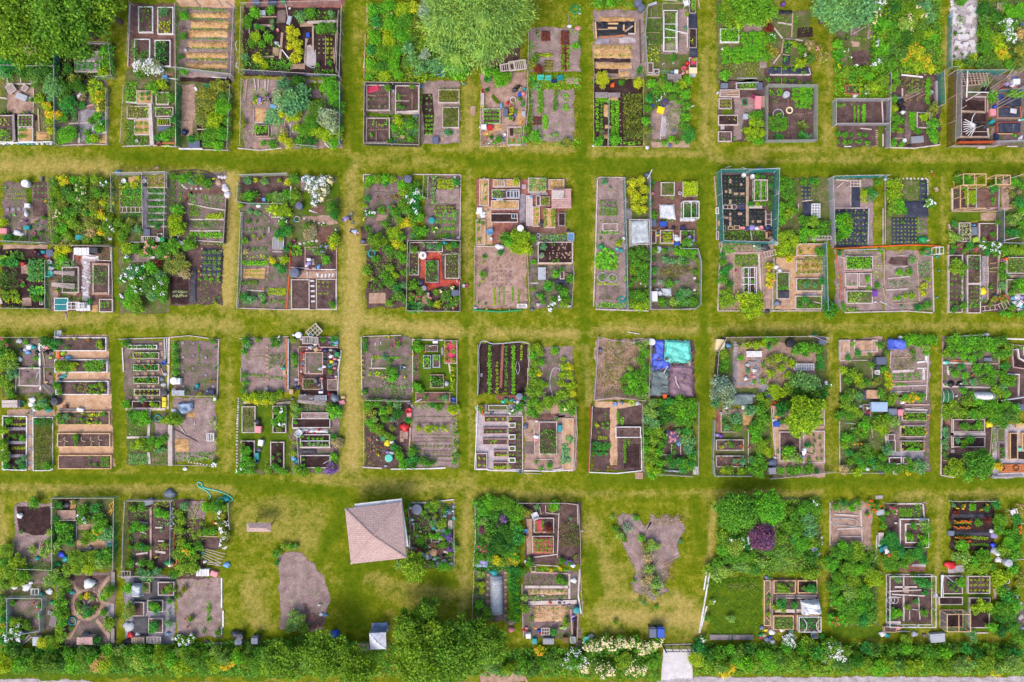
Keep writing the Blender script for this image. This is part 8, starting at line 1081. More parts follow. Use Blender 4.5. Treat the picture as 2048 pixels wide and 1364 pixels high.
P('~under the yellow-green tree',820,700,1280,1340,'litter');tree(1095,795,175,'y',3.6,lobes=22,n=9000,ls=.2,Q='broad yellow-green tree');UV('90 73 60k 88 77 40k',h=1.9);S('chip',[(825,900),(1270,900),(1270,930),(870,935),(870,1180),(825,1180)]);BB('875 938 1060 1200 w mid;1085 930 1275 1215 w path',.25);E((1265,740),(1268,890),(1190,890),w=6);F((790,1350),(1000,1330),(1350,1290),h=.8,k='grey');UV('125 70 60y 120 72 60h 102 70 60h 96 70 60g 115 70 60g 95 110 65G 100 116 60w 104 118 40w 92 117 40w 112 105 34k 122 99 20g 117 97 16e 118 102 16e 117 106 16e 117 111 14e 123 106 14e 124 111 16e 120 118 16g 124 118 14g 113 118 24e 90 85 30g 93 84 30b 89 128 40G 96 128 50g 104 128 50G 114 127 60g 120 129 30k 86 112 20b');KV('111 112 118 114 3 d');GG('828 725 22 pink;862 730 18 pink;838 838 24 white;855 805 20 gold;820 1215 50 slate;840 1165 18 silver;858 875 12 green:.5');TT('855 872 52 48 0 .4 blue royal blue crate;815 1285 66 58 5 .6 grey grey stone-like box')
T(1530,780,7.58);PLOT='@beside the straw-mulched bed';person(582,985,0,'white','blue','white',lean=60,Q='person in a white hat and blue trousers kneeling')
T(1688,650)
P('~with the blue tarp heap',-45,125,380,690,'weedy');T(1360,650);BB('1405 135 1492 315 w path;1530 130 1740 240 w path',.25);T(1688,650);S('path',[(-45,130),(340,95),(340,280),(100,280),(-45,440)]);BB('92 130 250 235 w chip;-40 130 48 250 w chip',.25);cloth('blue',(372,120),(520,125),(530,215),(375,215),h=.5,wr=.25,Q='crumpled bright blue tarp heap');bag(495,108,22,'white',.5,1,0,'white bag beside the blue heap');cloth('fab',(165,565),(310,565),(305,660),(165,660));slab(245,608,120,80,'chip',0,Q='orange-tan slab with a black edge',h=.1);panel(278,400,312,435,'W',3,z=.3,name='small_rack');E((-40,425),(-35,590),w=8);UV('8 17 24G 12 25 40k 3 29 34k 23 26 20g 32 18 40g 37 24 30e 35 39 40G 39 47 45yo 40 53 40yo 38 44 40yo 7 43 60h 12 47 50y 4 48 50g 15 52 50h 20 50 50g 6 60 70e 13 62 50b 2 64 60g 32 60 50g 35 65 40e 29 50 40o 24 35 40g 0 39 50y 28 47 30g');KV('0 31 24 31 5;24 36 25 47 6;0 42 6 42 4');TT('332 315 86 66 0 .8 slate dark grey lidded bin;300 375 34 40 0 .5 charcoal')
P('the white-edged allotment of narrow beds',400,170,760,650,'dry');C(520,90,820,170,'G',.5,den=1.2);C(420,290,620,385,'o',.3,den=1.2,s='g');C(430,230,580,280,'t',.1,den=.6);C(500,420,690,480,'g',.25,den=.8);R(440,520,560,525,6,14,'g');R(430,440,520,470,5,10,'k',ny=2);stones((700,385),(695,480),n=7,r=7);UV('56 14 60G 62 11 50G 68 12 55g 74 13 50G 79 12 40g 54 18 40g 72 21 50w 61 24 36e 72 24 40G 66 17 40G 62 30 24e');KV('42 29 62 28 10 n;42 41 61 40 22 w;43 50 69 49 9 p;42 54 72 53 10;40 59 60 58 9;60 54 60 58 7;58 60 70 60 8;41 23 40 38 7;74 25 72 66 8;64 38 72 38 10 W;70 38 70 48 9 W;64 33 72 32 14 W;72 27 72 33 20 W')
P('the bed row with marigold edges',390,600,760,1290,'soil');B(165,695,238,805,'g','mid',h=.3);BB('512 765 730 842 w dark;497 885 715 985 w dark;502 1018 708 1112 w dark');R(545,790,700,825,6,16,'g',ny=2);R(540,905,690,960,6,16,'g',ny=3);R(545,1040,680,1050,5,20,'g');R(550,1085,650,1090,4,24,'G');FF('522 780 10 gold;525 810 12 orange;728 790 14 gold;728 820 14 orange;515 900 12 yellow;510 960 12 orange;708 910 12 gold;710 945 16 gold;510 1040 9 gold;510 1090 9 gold;695 1045 12 orange;695 1085 14 orange',12);BB('385 960 450 1020 w mid;395 1010 455 1115 w mid;398 1165 508 1225 W dark;520 1165 590 1225 w mid',.25);S('stone',(420,1110,700,1180));FF('560 1280 14 gold;575 1310 10 orange');barrel(335,1275,44,'charcoal',.4,'wide dark round tub');UV('44 64 50h 54 64 50Go 60 64 50Yo 66 64 45Go 70 62 30g 42 69 40h 39 68 30G 67 126 70b 66 121 40b 56 118 30g 45 125 40g 52 126 40g 58 127 40k 60 122 40g 56 130 30Yo 44 85 60w 32 87 70h 34 93 60y 28 90 50h 38 111 60b 34 116 50g 33 121 40d 40 106 30e 47 129 30g 38 82 50g');KV('53 70 75 70 12 p;53 74 73 75 20;50 88 72 88 12 p;59 72 70 73 4;36 96 38 111 16;48 87 48 76 6');GG('205 730 16 white:.4;215 765 14 red:.4;515 680 22 white:.4;495 745 18 magenta:.5;518 760 16 white:.5;145 715 20 silver:.3;210 1268 22 white;455 1297 20 white;275 1250 26 teal:.3');TT('315 720 142 84 0 .7 pale_blue large pale blue plastic box;430 765 74 60 0 .5 steel;500 770 46 54 0 .5 pink')
P('the jungle plot with orange flowers',-45,650,370,1310,'weedy');T(1688,650);C(-40,680,360,1310,'g',.45,den=.8,s='f');FF('150 915 16 orange;110 912 14 orange;175 915 12 orange;90 1045 16 gold;130 1048 16 orange;160 1048 12 gold;130 1130 14 orange;20 1100 8 gold',16);E((-42,760),(-42,1290),w=6);S('lawn',(170,1090,370,1300));S('litter',(80,1005,130,1035));F((-42,1300),(330,1300),h=.7);UV('2 70 60h 8 74 60h 14 78 50h 5 80 50g -4 79 60g 2 99 60G 8 100 50g 0 106 50h 4 113 50k 11 115 50g 13 120 50k 20 108 60e 18 97 50g 22 115 50g 0 126 60t 12 130 60y 6 120 40g 16 125 50G 24 120 50k 30 125 60g 38 127 50g 18 88 60G 20 83 50g 28 82 40k 11 93 40g 40 124 30k');KV('6 91 9 91 14 W;24 90 25 99 5;34 116 34 124 14 n;0 86 10 87 5 m')
P('the squash plot with the white tunnel',870,100,1370,690,'soil');E((865,140),(855,690),w=7,t='p');K(930,102,1230,88,8,'W',z=.4);bag(1250,83,22,'silver',.6,1,0,'round silver lamp head on the pole');K(1390,120,1590,127,10,'W',z=.4);cloth('fab',(1080,290),(1180,290),(1180,320),(1080,320));bag(940,520,34,'black',.4,1.2);stones((915,370),(925,430),n=5,r=12);tunnel(1150,590,1312,665,.9,'white',.95,False,'fat white ribbed poly tunnel',5);tunnel(868,570,955,690,.5,'green',.5,False,'low dark green net tunnel',3);FF('1130 443 8 orange');UV('92 14 50g 98 13 60G 105 14 60g 112 13 60G 120 14 60g 128 14 60G 134 15 60g 94 20 60g 101 20 50G 108 21 60G 115 20 50g 122 20 60g 130 21 60G 90 25 50h 96 26 50g 105 27 50G 113 29 50G 120 26 40g 134 26 50g 98 43 45G 106 44 45G 117 37 50G 119 42 45g 127 38 50G 131 42 55g 104 37 40k 94 39 20w 114 50 40b 106 51 30b 123 49 40g 130 49 50g 105 58 40G 112 61 40g 134 57 50h 138 60 50h 130 65 50g 118 67 60G 108 67 60h 96 69 50h 90 74 50h 98 74 50o');KV('94 31 108 32 12 o;92 33 113 34 16;115 34 135 34 12 p;87 54 129 55 14;136 24 136 46 7;117 19 117 28 9;114 23 114 28 6;107 59 108 68 8 n');GG('955 518 14 white:.5;1020 518 28 black:.4;1020 515 12 white:.5;893 522 16 white;905 330 24 mint;885 330 16 white;990 625 12 white;1130 440 8 orange');TT('1270 303 70 32 0 .3 steel')
P('the three-bed plot with the yellow bag',855,780,1290,1340,'mid');E((860,700),(845,1320),(960,1340),w=8);BB('958 828 1242 945 w mid;960 985 1243 1075 w dark',.3);KK('870 965 915 968 4 y;870 1045 915 1050 4 y;870 1125 915 1128 4 y;870 1190 915 1195 4 y;870 1270 915 1270 4 y',z=.3);tree(1200,1220,125,'g',3.2,lobes=20,n=5000,ls=.18,Q='round green bushy tree');bag(1275,870,40,'yellow',.5,1.1,90,'bright yellow bag by the hedge');S('brick',(895,830,935,880));slab(955,1110,30,30,'gravel');R(1320,900,1340,1100,2,10,'g',ny=9);UV('90 79 60h 98 76 60h 106 77 60h 113 77 60G 120 78 70g 128 76 80g 135 79 80g 142 80 80e 149 82 70e 140 87 60g 130 83 50g 124 72 60g 133 71 60G 142 70 60g 150 74 60G 106 89 45g 102 88 30g 117 88 45G 113 90 30g 99 101 35b 105 103 40g 110 101 40G 104 106 30g 89 92 36b 90 97 36b 89 103 36b 90 108 30b 89 113 30e 90 117 24e 100 126 100h 108 131 70g 93 129 60h 96 121 40g 136 125 40Yo');KV('95 82 95 108 20 w;94 96 124 96 26 w;130 88 128 114 6 n');GG('1300 862 16 sky:.4')
P('the maze plot at the right edge',1440,160,1900,700,'mid');KK('1470 220 1480 370 9 p;1480 370 1584 385 9 p;1520 210 1530 290 8 W;1530 290 1584 320 8 W;1575 190 1578 270 10 W;1470 220 1520 210 6;1430 430 1535 435 8 W;1530 440 1525 630 9;1490 175 1570 180 6 n',h=.2);S('dark',(1490,240),(1525,300),(1584,330),(1584,360),(1490,350));KK('1380 665 1584 635 10 m',z=.4);C(1460,170,1584,215,'G',.3);UV('140 14 50g 145 20 50h 140 26 60g 142 36 50k 140 44 60g 144 50 60g 140 54 50b 143 60 50G 149 46 40h 148 52 36g 146 25 30G');GG('1440 672 14 maroon;1580 738 14 magenta:.6;1410 635 14 white');TT('1555 725 70 60 0 .6 slate')
P('~of pine-edged dark beds',1300,870,1900,1345,'gravel');BB('1462 950 1532 1182 y dark;1570 950 1700 1110 y dark',.35);S('dark',(1470,1110,1584,1180));deck(1375,1225,1600,1300,'o',4,False,h=.2,name='timber_deck',Q='orange-brown timber deck with painted rings');ring(1515,1258,24,'black',6,.3,z=.12,name='painted_ring');ring(1395,1258,22,'black',6,.3,z=.12,name='painted_ring');deck(1515,865,1600,905,'y',3,False,h=.3,name='timber_deck');BB('1350 910 1420 1030 g weedy;1360 1035 1420 1180 g mid',.25);bag(1555,1090,24,'mint',.3,1.4);bag(1340,1335,24,'silver',.2,1.5);F((1300,1340),(1584,1330),h=.6,k='grey');UV('138 109 24g 139 114 24g 136 120 24g 133 124 40Yo 137 123 30Yo 156 87 20Y');KV('142 100 142 118 8;134 90 132 112 6 n;134 131 158 130 10 W;130 133 136 133 14 W')
# ===== bottom row =====
T(0,960,3.375)
P('the dark crumbly soil plot',90,150,365,590,'dry');S('dark',[(110,170),(350,180),(350,360),(240,380),(120,350)]);FF('350 190 14 white;125 235 12 white');poles(265,490,285,420,4,8,'n');C(120,450,360,570,'o',.2,den=.5);F((90,590),(370,600),h=1,k='dgreen');F((365,120),(370,600),h=1,k='dgreen');C(90,560,350,600,'g',.3);UV('24 15 50g 14 35 16g 34 35 30w 22 47 30w 30 49 40w 34 43 30g');GG('130 240 24 white:.3;250 530 18 teal;290 440 12 brown')
P('~of leafy beds and a yellow hose',370,110,785,600,'weedy');S('dark',(390,130,520,220));straw(470,140,510,270,.1);B(390,205,510,275,'n','litter');S('chip',(520,400,720,470));S('path',(520,300,640,340));hose((745,240),(760,200),(740,170),(770,150),(755,200),(735,220),(770,170),(765,140),c='gold',r=.05,Q='tangled yellow-orange hose');F((370,115),(785,115),(780,600),h=1.1,k='dgreen');UV('50 15 24o 56 20 45g 56 26 45gw 64 19 40k 66 26 50g 66 33 50Go 70 29 45g 72 35 50b 69 38 40b 74 39 30b 64 38 40g 59 37 36h 57 41 40H 61 39 30h 42 33 50G 44 39 55g 40 42 40g 48 42 40k 46 33 45g 36 46 50w 33 42 40g 50 52 60h 56 54 60h 62 52 60h 60 59 60y 52 59 60y 46 61 50h 68 51 50k 74 49 50g 68 56 50w 72 54 50g 76 45 30b 40 17 30k 38 26 30k');KV('40 27 52 27 5;52 28 52 40 5 m;52 47 72 48 5');GG('450 170 24 charcoal;430 175 16 charcoal;410 505 26 royal;440 535 26 teal;390 570 22 green;605 460 20 steel;740 445 26 teal;735 410 30 slate;660 555 16 pink;675 490 10 orange')
P('the overgrown corner plot',0,600,360,1120,'weedy');UU('40 480 60h 100 560 70h 60 620 80h 150 640 60g 20 700 60h 110 690 60h 30 560 60g 330 680 45w 370 640 45w 340 620 30k 260 850 0g'.replace('260 850 0g',''),n=20);S('soil',(200,620,350,700));panel(210,735,260,775,'W',2,z=.4,name='small_rack');F((65,790),(300,790),(300,860),(280,880),(285,1010),(160,1030),(65,1020),(65,790),h=.9,k='grey',t='m');S('soil',(80,810,280,1000));UV('9 83 30g 10 97 45h 18 98 40H 27 85 24g 13 95 30h 27 92 24G 11 101 50gw 6 105 50gw 14 106 40gw 2 100 50Go 2 88 40g 3 94 50k 2 80 40e 9 112 50d 2 108 50k',n=60);C(80,930,200,1010,'g',.25);panel(340,920,380,985,'g',8,z=.2,a=-15,name='pallet');poles(130,1120,210,1050,4,10,'w');S('soil',(305,800,370,1010));FF('220 835 8 orange;243 875 8 orange;245 858 6 white');GG('90 720 28 white;175 725 34 white;205 695 16 white;330 755 26 white;270 768 18 teal;350 830 20 green;335 898 12 white');TT('240 1090 44 60 0 .6 silver grey box under the bushes')
P('the wheel-shaped circle garden',380,610,790,1140,'soil')
S('mid',(470,645),(730,645),(650,730),(540,735))
c0=(584,842);S('path',[(c0[0]+118*cos(t*.314),c0[1]+112*sin(t*.314))for t in range(20)],j=.05)
for p in([(510,760),(535,745),(465,645),(440,665)],[(655,745),(670,775),(745,670),(735,645)],[(520,930),(550,950),(480,1080),(440,1070)],[(640,950),(665,930),(745,1040),(740,1080)],[(690,815),(690,860),(770,850),(770,830)]):S('path',p,j=.04)
S('mid',[(c0[0]+78*cos(t*.314),c0[1]+82*sin(t*.314))for t in range(20)],j=.03);ring(584,842,84,'brown',4,.12,name='bed_edging',Q='low round edging of the wheel garden');UU('550 790 24h 590 780 24Yo 625 800 22w 540 880 30w 600 900 34k 630 870 24g 650 850 20o 530 840 24e 570 860 24b 570 920 20G');bag(603,698,44,'white',.5,1.2,0,'big white sheeted mound');ring(483,955,26,'teal',8,.25,ex=1);deck(518,1062,625,1112,'p',12,h=.9,name='wooden_cabinet',Q='reddish cabinet with a pinkish slatted top');deck(752,620,775,720,'g',4,h=.25,name='board_walk',Q='grey board walk, upper');deck(750,1000,772,1100,'g',4,h=.25,name='board_walk',Q='grey board walk, lower');S('gravel',(720,840,770,930));hose((735,1010),(730,1060),(745,1095),c='white');FF('410 740 8 orange;440 1010 8 pink');UV('44 70 50h 40 68 45g 42 76 45h 41 83 50g 44 88 34H 40 90 60g 44 92 34h 42 97 44G 40 100 45h 41 106 50h 35 108 60h 30 110 60Y 37 111 50h 73 77 50h 70 79 30G 75 74 40g 74 97 50h 70 90 34g 72 94 24g 46 74 26g 64 108 40k 48 100 20g');KV('52 91 65 77 12 g;54 79 64 89 8 g');GG('630 712 10 green;485 760 18 teal:.3;585 1045 20 steel:.5;690 760 12 teal')
P('the two-column vegetable plot',870,140,1170,600,'mid');F((860,140),(850,300),(840,590),h=1.1,k='slate',t='m');F((860,135),(1175,135),h=1,k='grey');F((1165,140),(1160,560),h=1,k='slate',t='m');CC('880 140 1010 260 g;880 300 910 560 k;1040 140 1150 180 y;1050 280 1140 310 b;940 360 1000 400 e;1060 430 1130 470 o',.3,.8);FF('1050 520 10 yellow');bag(1145,95,40,'steel',.4,1.3,0,'blue-grey plastic chair on its side');UV('96 18 34g 92 31 45G 96 32 40G 97 45 36k 93 45 34g 100 46 30g 90 19 30g 88 45 20g 88 56 36g 108 22 40G 112 23 40G 105 21 24G 96 56 36g 102 57 36g 109 34 14b 111 44 24h 89 34 24G');KV('102 18 102 54 12 p;93 28 100 29 9;95 35 99 36 8;105 32 110 32 10;107 41 111 41 9;92 50 100 49 12;105 48 112 49 14');GG('1140 560 30 green:.5;1155 570 20 cream:.6;925 565 16 silver');TT('1000 150 62 40 20 .5 steel blue-grey slanting box')
for i in range(10):FL(1162+ru(-8,8),190+i*15,8,'white',12)
P('the rubber-path plot of square beds',840,640,1185,1110,'stone');cloth('rubber',(905,660),(1185,660),(1185,820),(905,820),wr=.02,z=.03,Q='dark rubber path, upper');cloth('rubber',(900,920),(1000,920),(1000,1050),(900,1050),wr=.02,z=.03);BB('1065 688 1175 780 w mid;995 812 1100 890 w mid;1000 935 1100 1032 w mid;960 690 1012 765 n weedy;900 825 972 920 w mid',.35);cloth('clear',(905,690),(980,690),(975,780),(910,780),h=.5,wr=.2,Q='grey plastic-draped frame');deck(885,1062,975,1105,'n',6,h=.5,name='wooden_box');panel(990,1060,1085,1100,'w',4,3,z=.4,name='pallet');panel(820,615,880,660,'w',3,z=.6,name='white_rack');F((815,640),(850,640),(1160,650),h=1,k='slate');UV('114 73 36h 111 75 24g 105 85 40G 106 87 30k 103 83 24g 105 98 45k 103 101 26g 87 73 45G 87 86 45w 90 88 50o 86 91 40w 100 64 50b 95 62 40b 106 61 40b 114 96 36b 115 82 24G 114 88 14s 114 91 14s 118 74 20w 98 73 24w');GG('865 990 44 silver;880 1050 28 red;925 1045 18 white;865 1100 40 black;830 1125 18 white;1130 1040 14 sky')
P('the tangled flower plot',1180,130,1390,680,'mid');T(340,960,3.375);CC('20 170 240 650 h',.35,.6);UV('9 18 40b 6 22 40h 8 27 40h 6 33 40h 25 19 50G 32 18 60g 37 19 40h 29 34 40g 20 35 36h 24 35 36g 10 34 20g 8 42 45h 6 50 50h 12 48 50Go 15 52 45h 9 59 60h 16 58 50h 3 64 40g 35 23 40ow 35 30 45ow 37 36 45ow 36 43 40ow 33 26 30h 19 45 40g 17 38 24h',n=50);S('dry',(110,140,240,260));poles(150,260,180,170,3,14,'n');S('mid',(190,390,350,470));poles(230,490,360,540,5,22,'w');poles(250,560,345,568,2,18,'w');hose((40,310),(30,440),(50,540),(38,570),(30,575),c='terracotta',r=.1,z=.1,Q='rust-red rolled matting along the fence',name='matting_roll');deck(175,603,265,650,'W',5,h=.5,name='garden_bench',Q='white garden bench by the flowers');F((400,150),(410,330),h=.8);KV('19 38 32 38 7 n');GG('345 290 24 orange;300 290 14 orange;120 480 10 gold;380 575 26 sky;215 550 16 brown;232 552 14 white;190 590 16 silver;220 490 12 teal');TT('295 635 50 36 -20 .4 pink')
hose((265,130),(275,100),(230,60),(190,40),(190,15),(215,20),(230,50),(330,75),(400,105),(425,130),(405,140),(370,120),(330,125),(315,160),c='mint',r=.06,Q='long turquoise hose looped on the grass');GG('375 130 26 teal:.3')
P('the bare plot with red poppies',40,660,350,1060,'dry');UV('9 74 30o 6 78 20o 4 79 20g 14 94 24h 26 87 14G 26 90 12G 26 95 14G 23 102 16g 32 103 26g 5 106 24gw 9 109 45gw 14 107 36gw',n=50);FF('98 940 8 red;122 930 8 red;125 948 8 red;115 995 8 red;25 1070 20 white;150 1050 16 white');C(250,820,270,970,'G',.3,den=1.5);ring(325,1058,15,'charcoal',5,.3);barrel(460,1095,26,'slate',.9);barrel(470,1060,22,'charcoal',.9);bin_(570,1085,46,44,0,'slate');bag(445,1040,34,'charcoal',.5,1.3);C(100,690,320,720,'t',.05,den=.5);KV('35 66 35 86 9 W;36 88 36 99 10 W;35 99 35 104 8 W;24 108 29 112 26 d;28 110 37 110 12')
PLOT='@beside the left bare patch';C(0,0,c='r',pts=[(895,820),(925,850),(960,900),(1040,930),(1030,1000),(930,1000)],h=.4,s='f',den=2);poles(940,1000,1040,940,5,14,'d');GG('1005,845,10,white'.replace(',',' ')+';1020 910 16 white;1050 915 14 sky;1110 1045 40 blue');UV('72 50 36g 72 56 24k 77 45 30h 85 45 24w 82 45 24G 85 95 70w 80 100 40w 90 100 50e');TT('1110 1040 40 40 0 .4 blue')
PLOT='@in the wild belt along the bottom edge';T(0,0,1)
C(0,0,c='g',pts=[(0,1296),(300,1290),(640,1275),(900,1300),(1320,1290),(1320,1362),(1000,1352),(600,1355),(0,1345)],h=.8,den=.9,ls=.22,d='tall wild growth');C(0,0,c='g',pts=[(1388,1290),(2048,1285),(2048,1350),(1388,1350)],h=.8,den=.9,ls=.22,d='tall wild growth')
for x in range(10,640,22):U(x+ru(-6,6),1325+ru(-14,10),ru(16,24),R_.choice('whGehgHy'),h=ru(1.2,2.2));U(x+ru(-8,8),1303+ru(-6,6),ru(11,17),R_.choice('whgekdgG'),h=ru(.9,1.6))
for x in range(985,1325,20):U(x+ru(-6,6),1332+ru(-12,10),ru(13,22),R_.choice('wgehg'),h=ru(1,1.8),fl=('cream' if x>1150 and x%3 else None),n=90,fs=.12)
for x in range(1180,1330,15):U(x,1290+ru(-12,8),ru(11,16),R_.choice('wgwe'),h=1.2,fl='cream',n=90,fs=.12)
for x in range(1396,2048,20):U(x+ru(-6,6),1328+ru(-12,8),ru(14,23),R_.choice('gyhHewhG'),h=ru(1.1,2));U(x+ru(-6,6),1302+ru(-8,8),ru(10,17),R_.choice('gkdHegG'),h=ru(.9,1.6))
UU('1665 1300 22hw 1665 1302 20hw 1650 1312 18hw 1680 1310 18hw 1672 1294 14hw 1150 1312 18gw 1165 1318 20gw 1135 1325 16gw 1080 1303 12Yo 450 1330 14Yo 462 1322 12Yo 1905 1330 16Yo 1930 1322 14Yo 1990 1342 14Yo 1460 1335 14Yo 1450 1345 12Yo 1475 1325 10Yo 1395 1312 10Yo 195 1325 22t',n=70)
tree(650,1312,46,'H',5,lobes=22,n=7000,ls=.2,Q='yellow-green tree left of the white gazebo');tree(815,1256,30,'H',4.5,lobes=20,n=5500,ls=.2,Q='green tree over the white gazebo');tree(848,1322,56,'H',5.5,lobes=26,n=9000,ls=.22,Q='broad green tree right of the gazebo');tree(900,1315,56,'H',5,lobes=24,n=8000,ls=.22,Q='fresh green tree in the bottom thicket');tree(712,1344,36,'H',4.6,lobes=20,n=6000,ls=.2,Q='low fresh green tree below the gazebo');tree(975,1290,42,'H',4.4,lobes=20,n=6000,ls=.2,Q='green tree at the right end of the thicket');tree(560,1318,40,'H',4,lobes=18,n=5000,ls=.2,Q='green tree at the left end of the thicket');tree(935,1268,36,'H',4.2,lobes=14,n=4500,ls=.2,Q='ragged green tree beside the lawn');tree(872,1282,44,'h',4.6,lobes=16,n=6000,ls=.2,Q='ragged yellow-green tree beside the lawn');tree(850,1225,26,'H',3.5,lobes=14,n=2600,ls=.18,Q='thin green tree on the lawn side');S('soil',(870,1265,920,1285));bin_(1306,1266,14,18,0,'slate',Q='grey wheelie bin by the gate');bin_(1322,1266,14,18,0,'blue',Q='blue wheelie bin by the gate');UU('600 1275 10e 690 1290 14g 860 1265 12g 920 1275 12g');KK('870 1230 880 1255 2 W')
T(680,960,3.375)
P('the pocket plot beside the pavilion',450,150,775,600,'mid');C(450,150,770,600,'g',.3,den=.7);tree(500,590,95,'h',2.6,lobes=20,n=4500,ls=.16,Q='yellow-green bushy tree below the pavilion corner');UV('40 57 40w 62 57 30g 69 58 40G 74 59 30g 56 54 36g 59 17 30g 65 16 40h 62 20 30g 70 20 24g 56 22 24G 62 29 28b 64 28 26b 69 30 40h 62 38 30G 66 38 30G 54 41 40g 51 36 24h 70 44 36g 72 35 30k 77 43 24b 78 46 26w 58 38 20h 44 20 18G 44 26 20G 45 34 20G 74 50 24g 70 40 22y 47 16 14k 60 25 20g 65 24 20h 58 45 20g 66 45 14g 74 39 30vu 74 38 24vu 74 46 22vu 75 47 20vu 70 37 24v',n=30);barrel(518,200,36,'slate',.6,'large dark round pool-like tub');E((475,152),(595,152),(770,130),w=8);crate(524,488,28,40,0,'red',h=.4,Q='red and white crate');crate(642,405,54,28,0,'white',Q='white tray frame');panel(610,430,645,450,'r',2,z=.3,name='small_rack');crate(730,215,30,30,0,'teal');panel(735,275,756,330,'w',3,z=.2,name='board_stack');cloth('clear',(640,330),(700,330),(760,370),(650,355));F((770,150),(772,580),h=.7);KV('46 20 48 35 8 n;50 29 50 35 12 p;58 37 58 44 7 n;47 37 47 46 8 W;74 28 74 33 20;70 48 76 50 12');GG('552 225 12 lime;475 190 12 white;485 270 14 white;490 295 12 silver;485 290 8 green;540 350 12 tan;525 380 14 silver;600 450 14 white;610 435 10 steel;630 325 16 teal;625 490 36 tan;640 485 18 orange;580 520 26 white;650 525 16 green;605 525 16 steel;635 535 16 silver;745 575 22 white;700 550 20 silver;765 180 10 sky;768 260 12 mint;560 500 14 lavender;490 460 14 steel;715 210 12 sky;635 260 16 pink;675 400 10 white;700 515 14 black;660 560 18 slate;520 470 12 white;585 495 10 yellow;760 210 8 white;740 220 20 steel;705 245 16 silver')
P('~of dark green thickets',905,130,1200,600,'weedy');T(680,960,3.375);C(905,130,1210,620,'k',.5,den=1.1);UV('94 16 50g 100 15 60G 106 17 60g 112 16 60g 97 21 50G 104 24 50g 97 28 40w 94 28 30G 96 34 34p 110 27 40vu 107 31 34p 101 33 50g 110 33 50d 116 22 60g 118 30 50g 115 38 60d 106 40 60d 100 39 50e 95 44 45gm 98 46 40gm 98 49 24gm 108 46 60d 102 48 50d 114 45 50d 106 54 40Yo 109 56 40h 101 52 40g 95 52 45g 118 52 50Go 115 55 40o 92 56 24w 119 38 50k 113 50 40g',n=26);bag(970,545,34,'lavender',.4,1.3);cloth('sky',(910,560),(1000,565),(1000,590),(910,585));E((912,140),(915,400),(900,580),w=6);FF('1200 330 8 red;1170 560 8 orange')
P('~with the long white tunnel',905,600,1130,950,'soil');tunnel(1012,650,1100,910,.7,'silver',.9,True,'long rounded white netted tunnel',7)
for i in range(7):slab(1118,625+i*48,18,18,'path',name='stepping_stone');slab(1000-i%2*6,640+i*45,20,18,'path',name='stepping_stone')
C(910,610,990,930,'g',.25,den=.6);bag(1040,625,28,'teal',.4,1.3,0,'teal dish at the tunnel head');F((905,600),(893,930),h=.8);UV('95 64 30w 93 70 22h 96 75 24Y 92 76 20g 94 85 40G 95 83 24g 96 70 30y 99 89 40h 93 89 24g 96 94 40h 101 92 30g');GG('1155 1010 24 pink:.4;1155 960 30 mauve:.3')
PLOT='the strip of clipped green hedge'
for i in range(12):
 y=600+i*30;U(1160,y,30,R_.choice('kgk'),h=.9);U(1195,y+12,26,R_.choice('kgG'),h=.9)
T(1020,960,3.375)
P('~of two red sheet beds',95,150,480,570,'mid');F((60,150),(370,150),(460,160),(470,330),(475,560),h=1,k='black');E((380,155),(455,165),(460,300),w=6);BB('160 255 298 355 w mid;150 378 296 495 w mid');cloth('red',(168,262),(225,262),(225,350),(168,350),Q='pinkish red sheet, upper bed');cloth('red',(157,385),(290,385),(290,490),(157,490),Q='pinkish red sheet, lower bed');R(175,275,215,340,2,10,'g',ny=4);R(170,400,275,475,5,12,'g',ny=4);UV('26 33 30r 25 31 20r 28 35 14g 30 16 50G 28 19 40h 35 55 30g 40 56 24ku 38 56 14vu 44 52 16h 41 26 14b 18 18 24b 6 20 50g 11 22 40o 4 25 50G 4 33 50k 6 40 50k 3 47 50g 13 56 40g 3 54 40Yo 8 62 40g 5 62 40k',n=24);C(330,290,465,450,'o',.2,den=.9,s='g');C(390,290,465,440,'G',.25,den=.7,s='g');chair(168,235,200,'white',Q='white chair above the red sheet beds');S('path',(110,260,150,500));crate(158,600,34,34,0,'cream');KV('24 17 24 22 4;33 22 32 52 6 w;24 22 33 23 5;16 52 32 50 7;16 57 33 58 5;20 18 21 23 4');GG('108 345 14 sky;108 390 12 orange;107 553 14 white;425 580 18 white;485 345 8 white;80 170 14 steel')
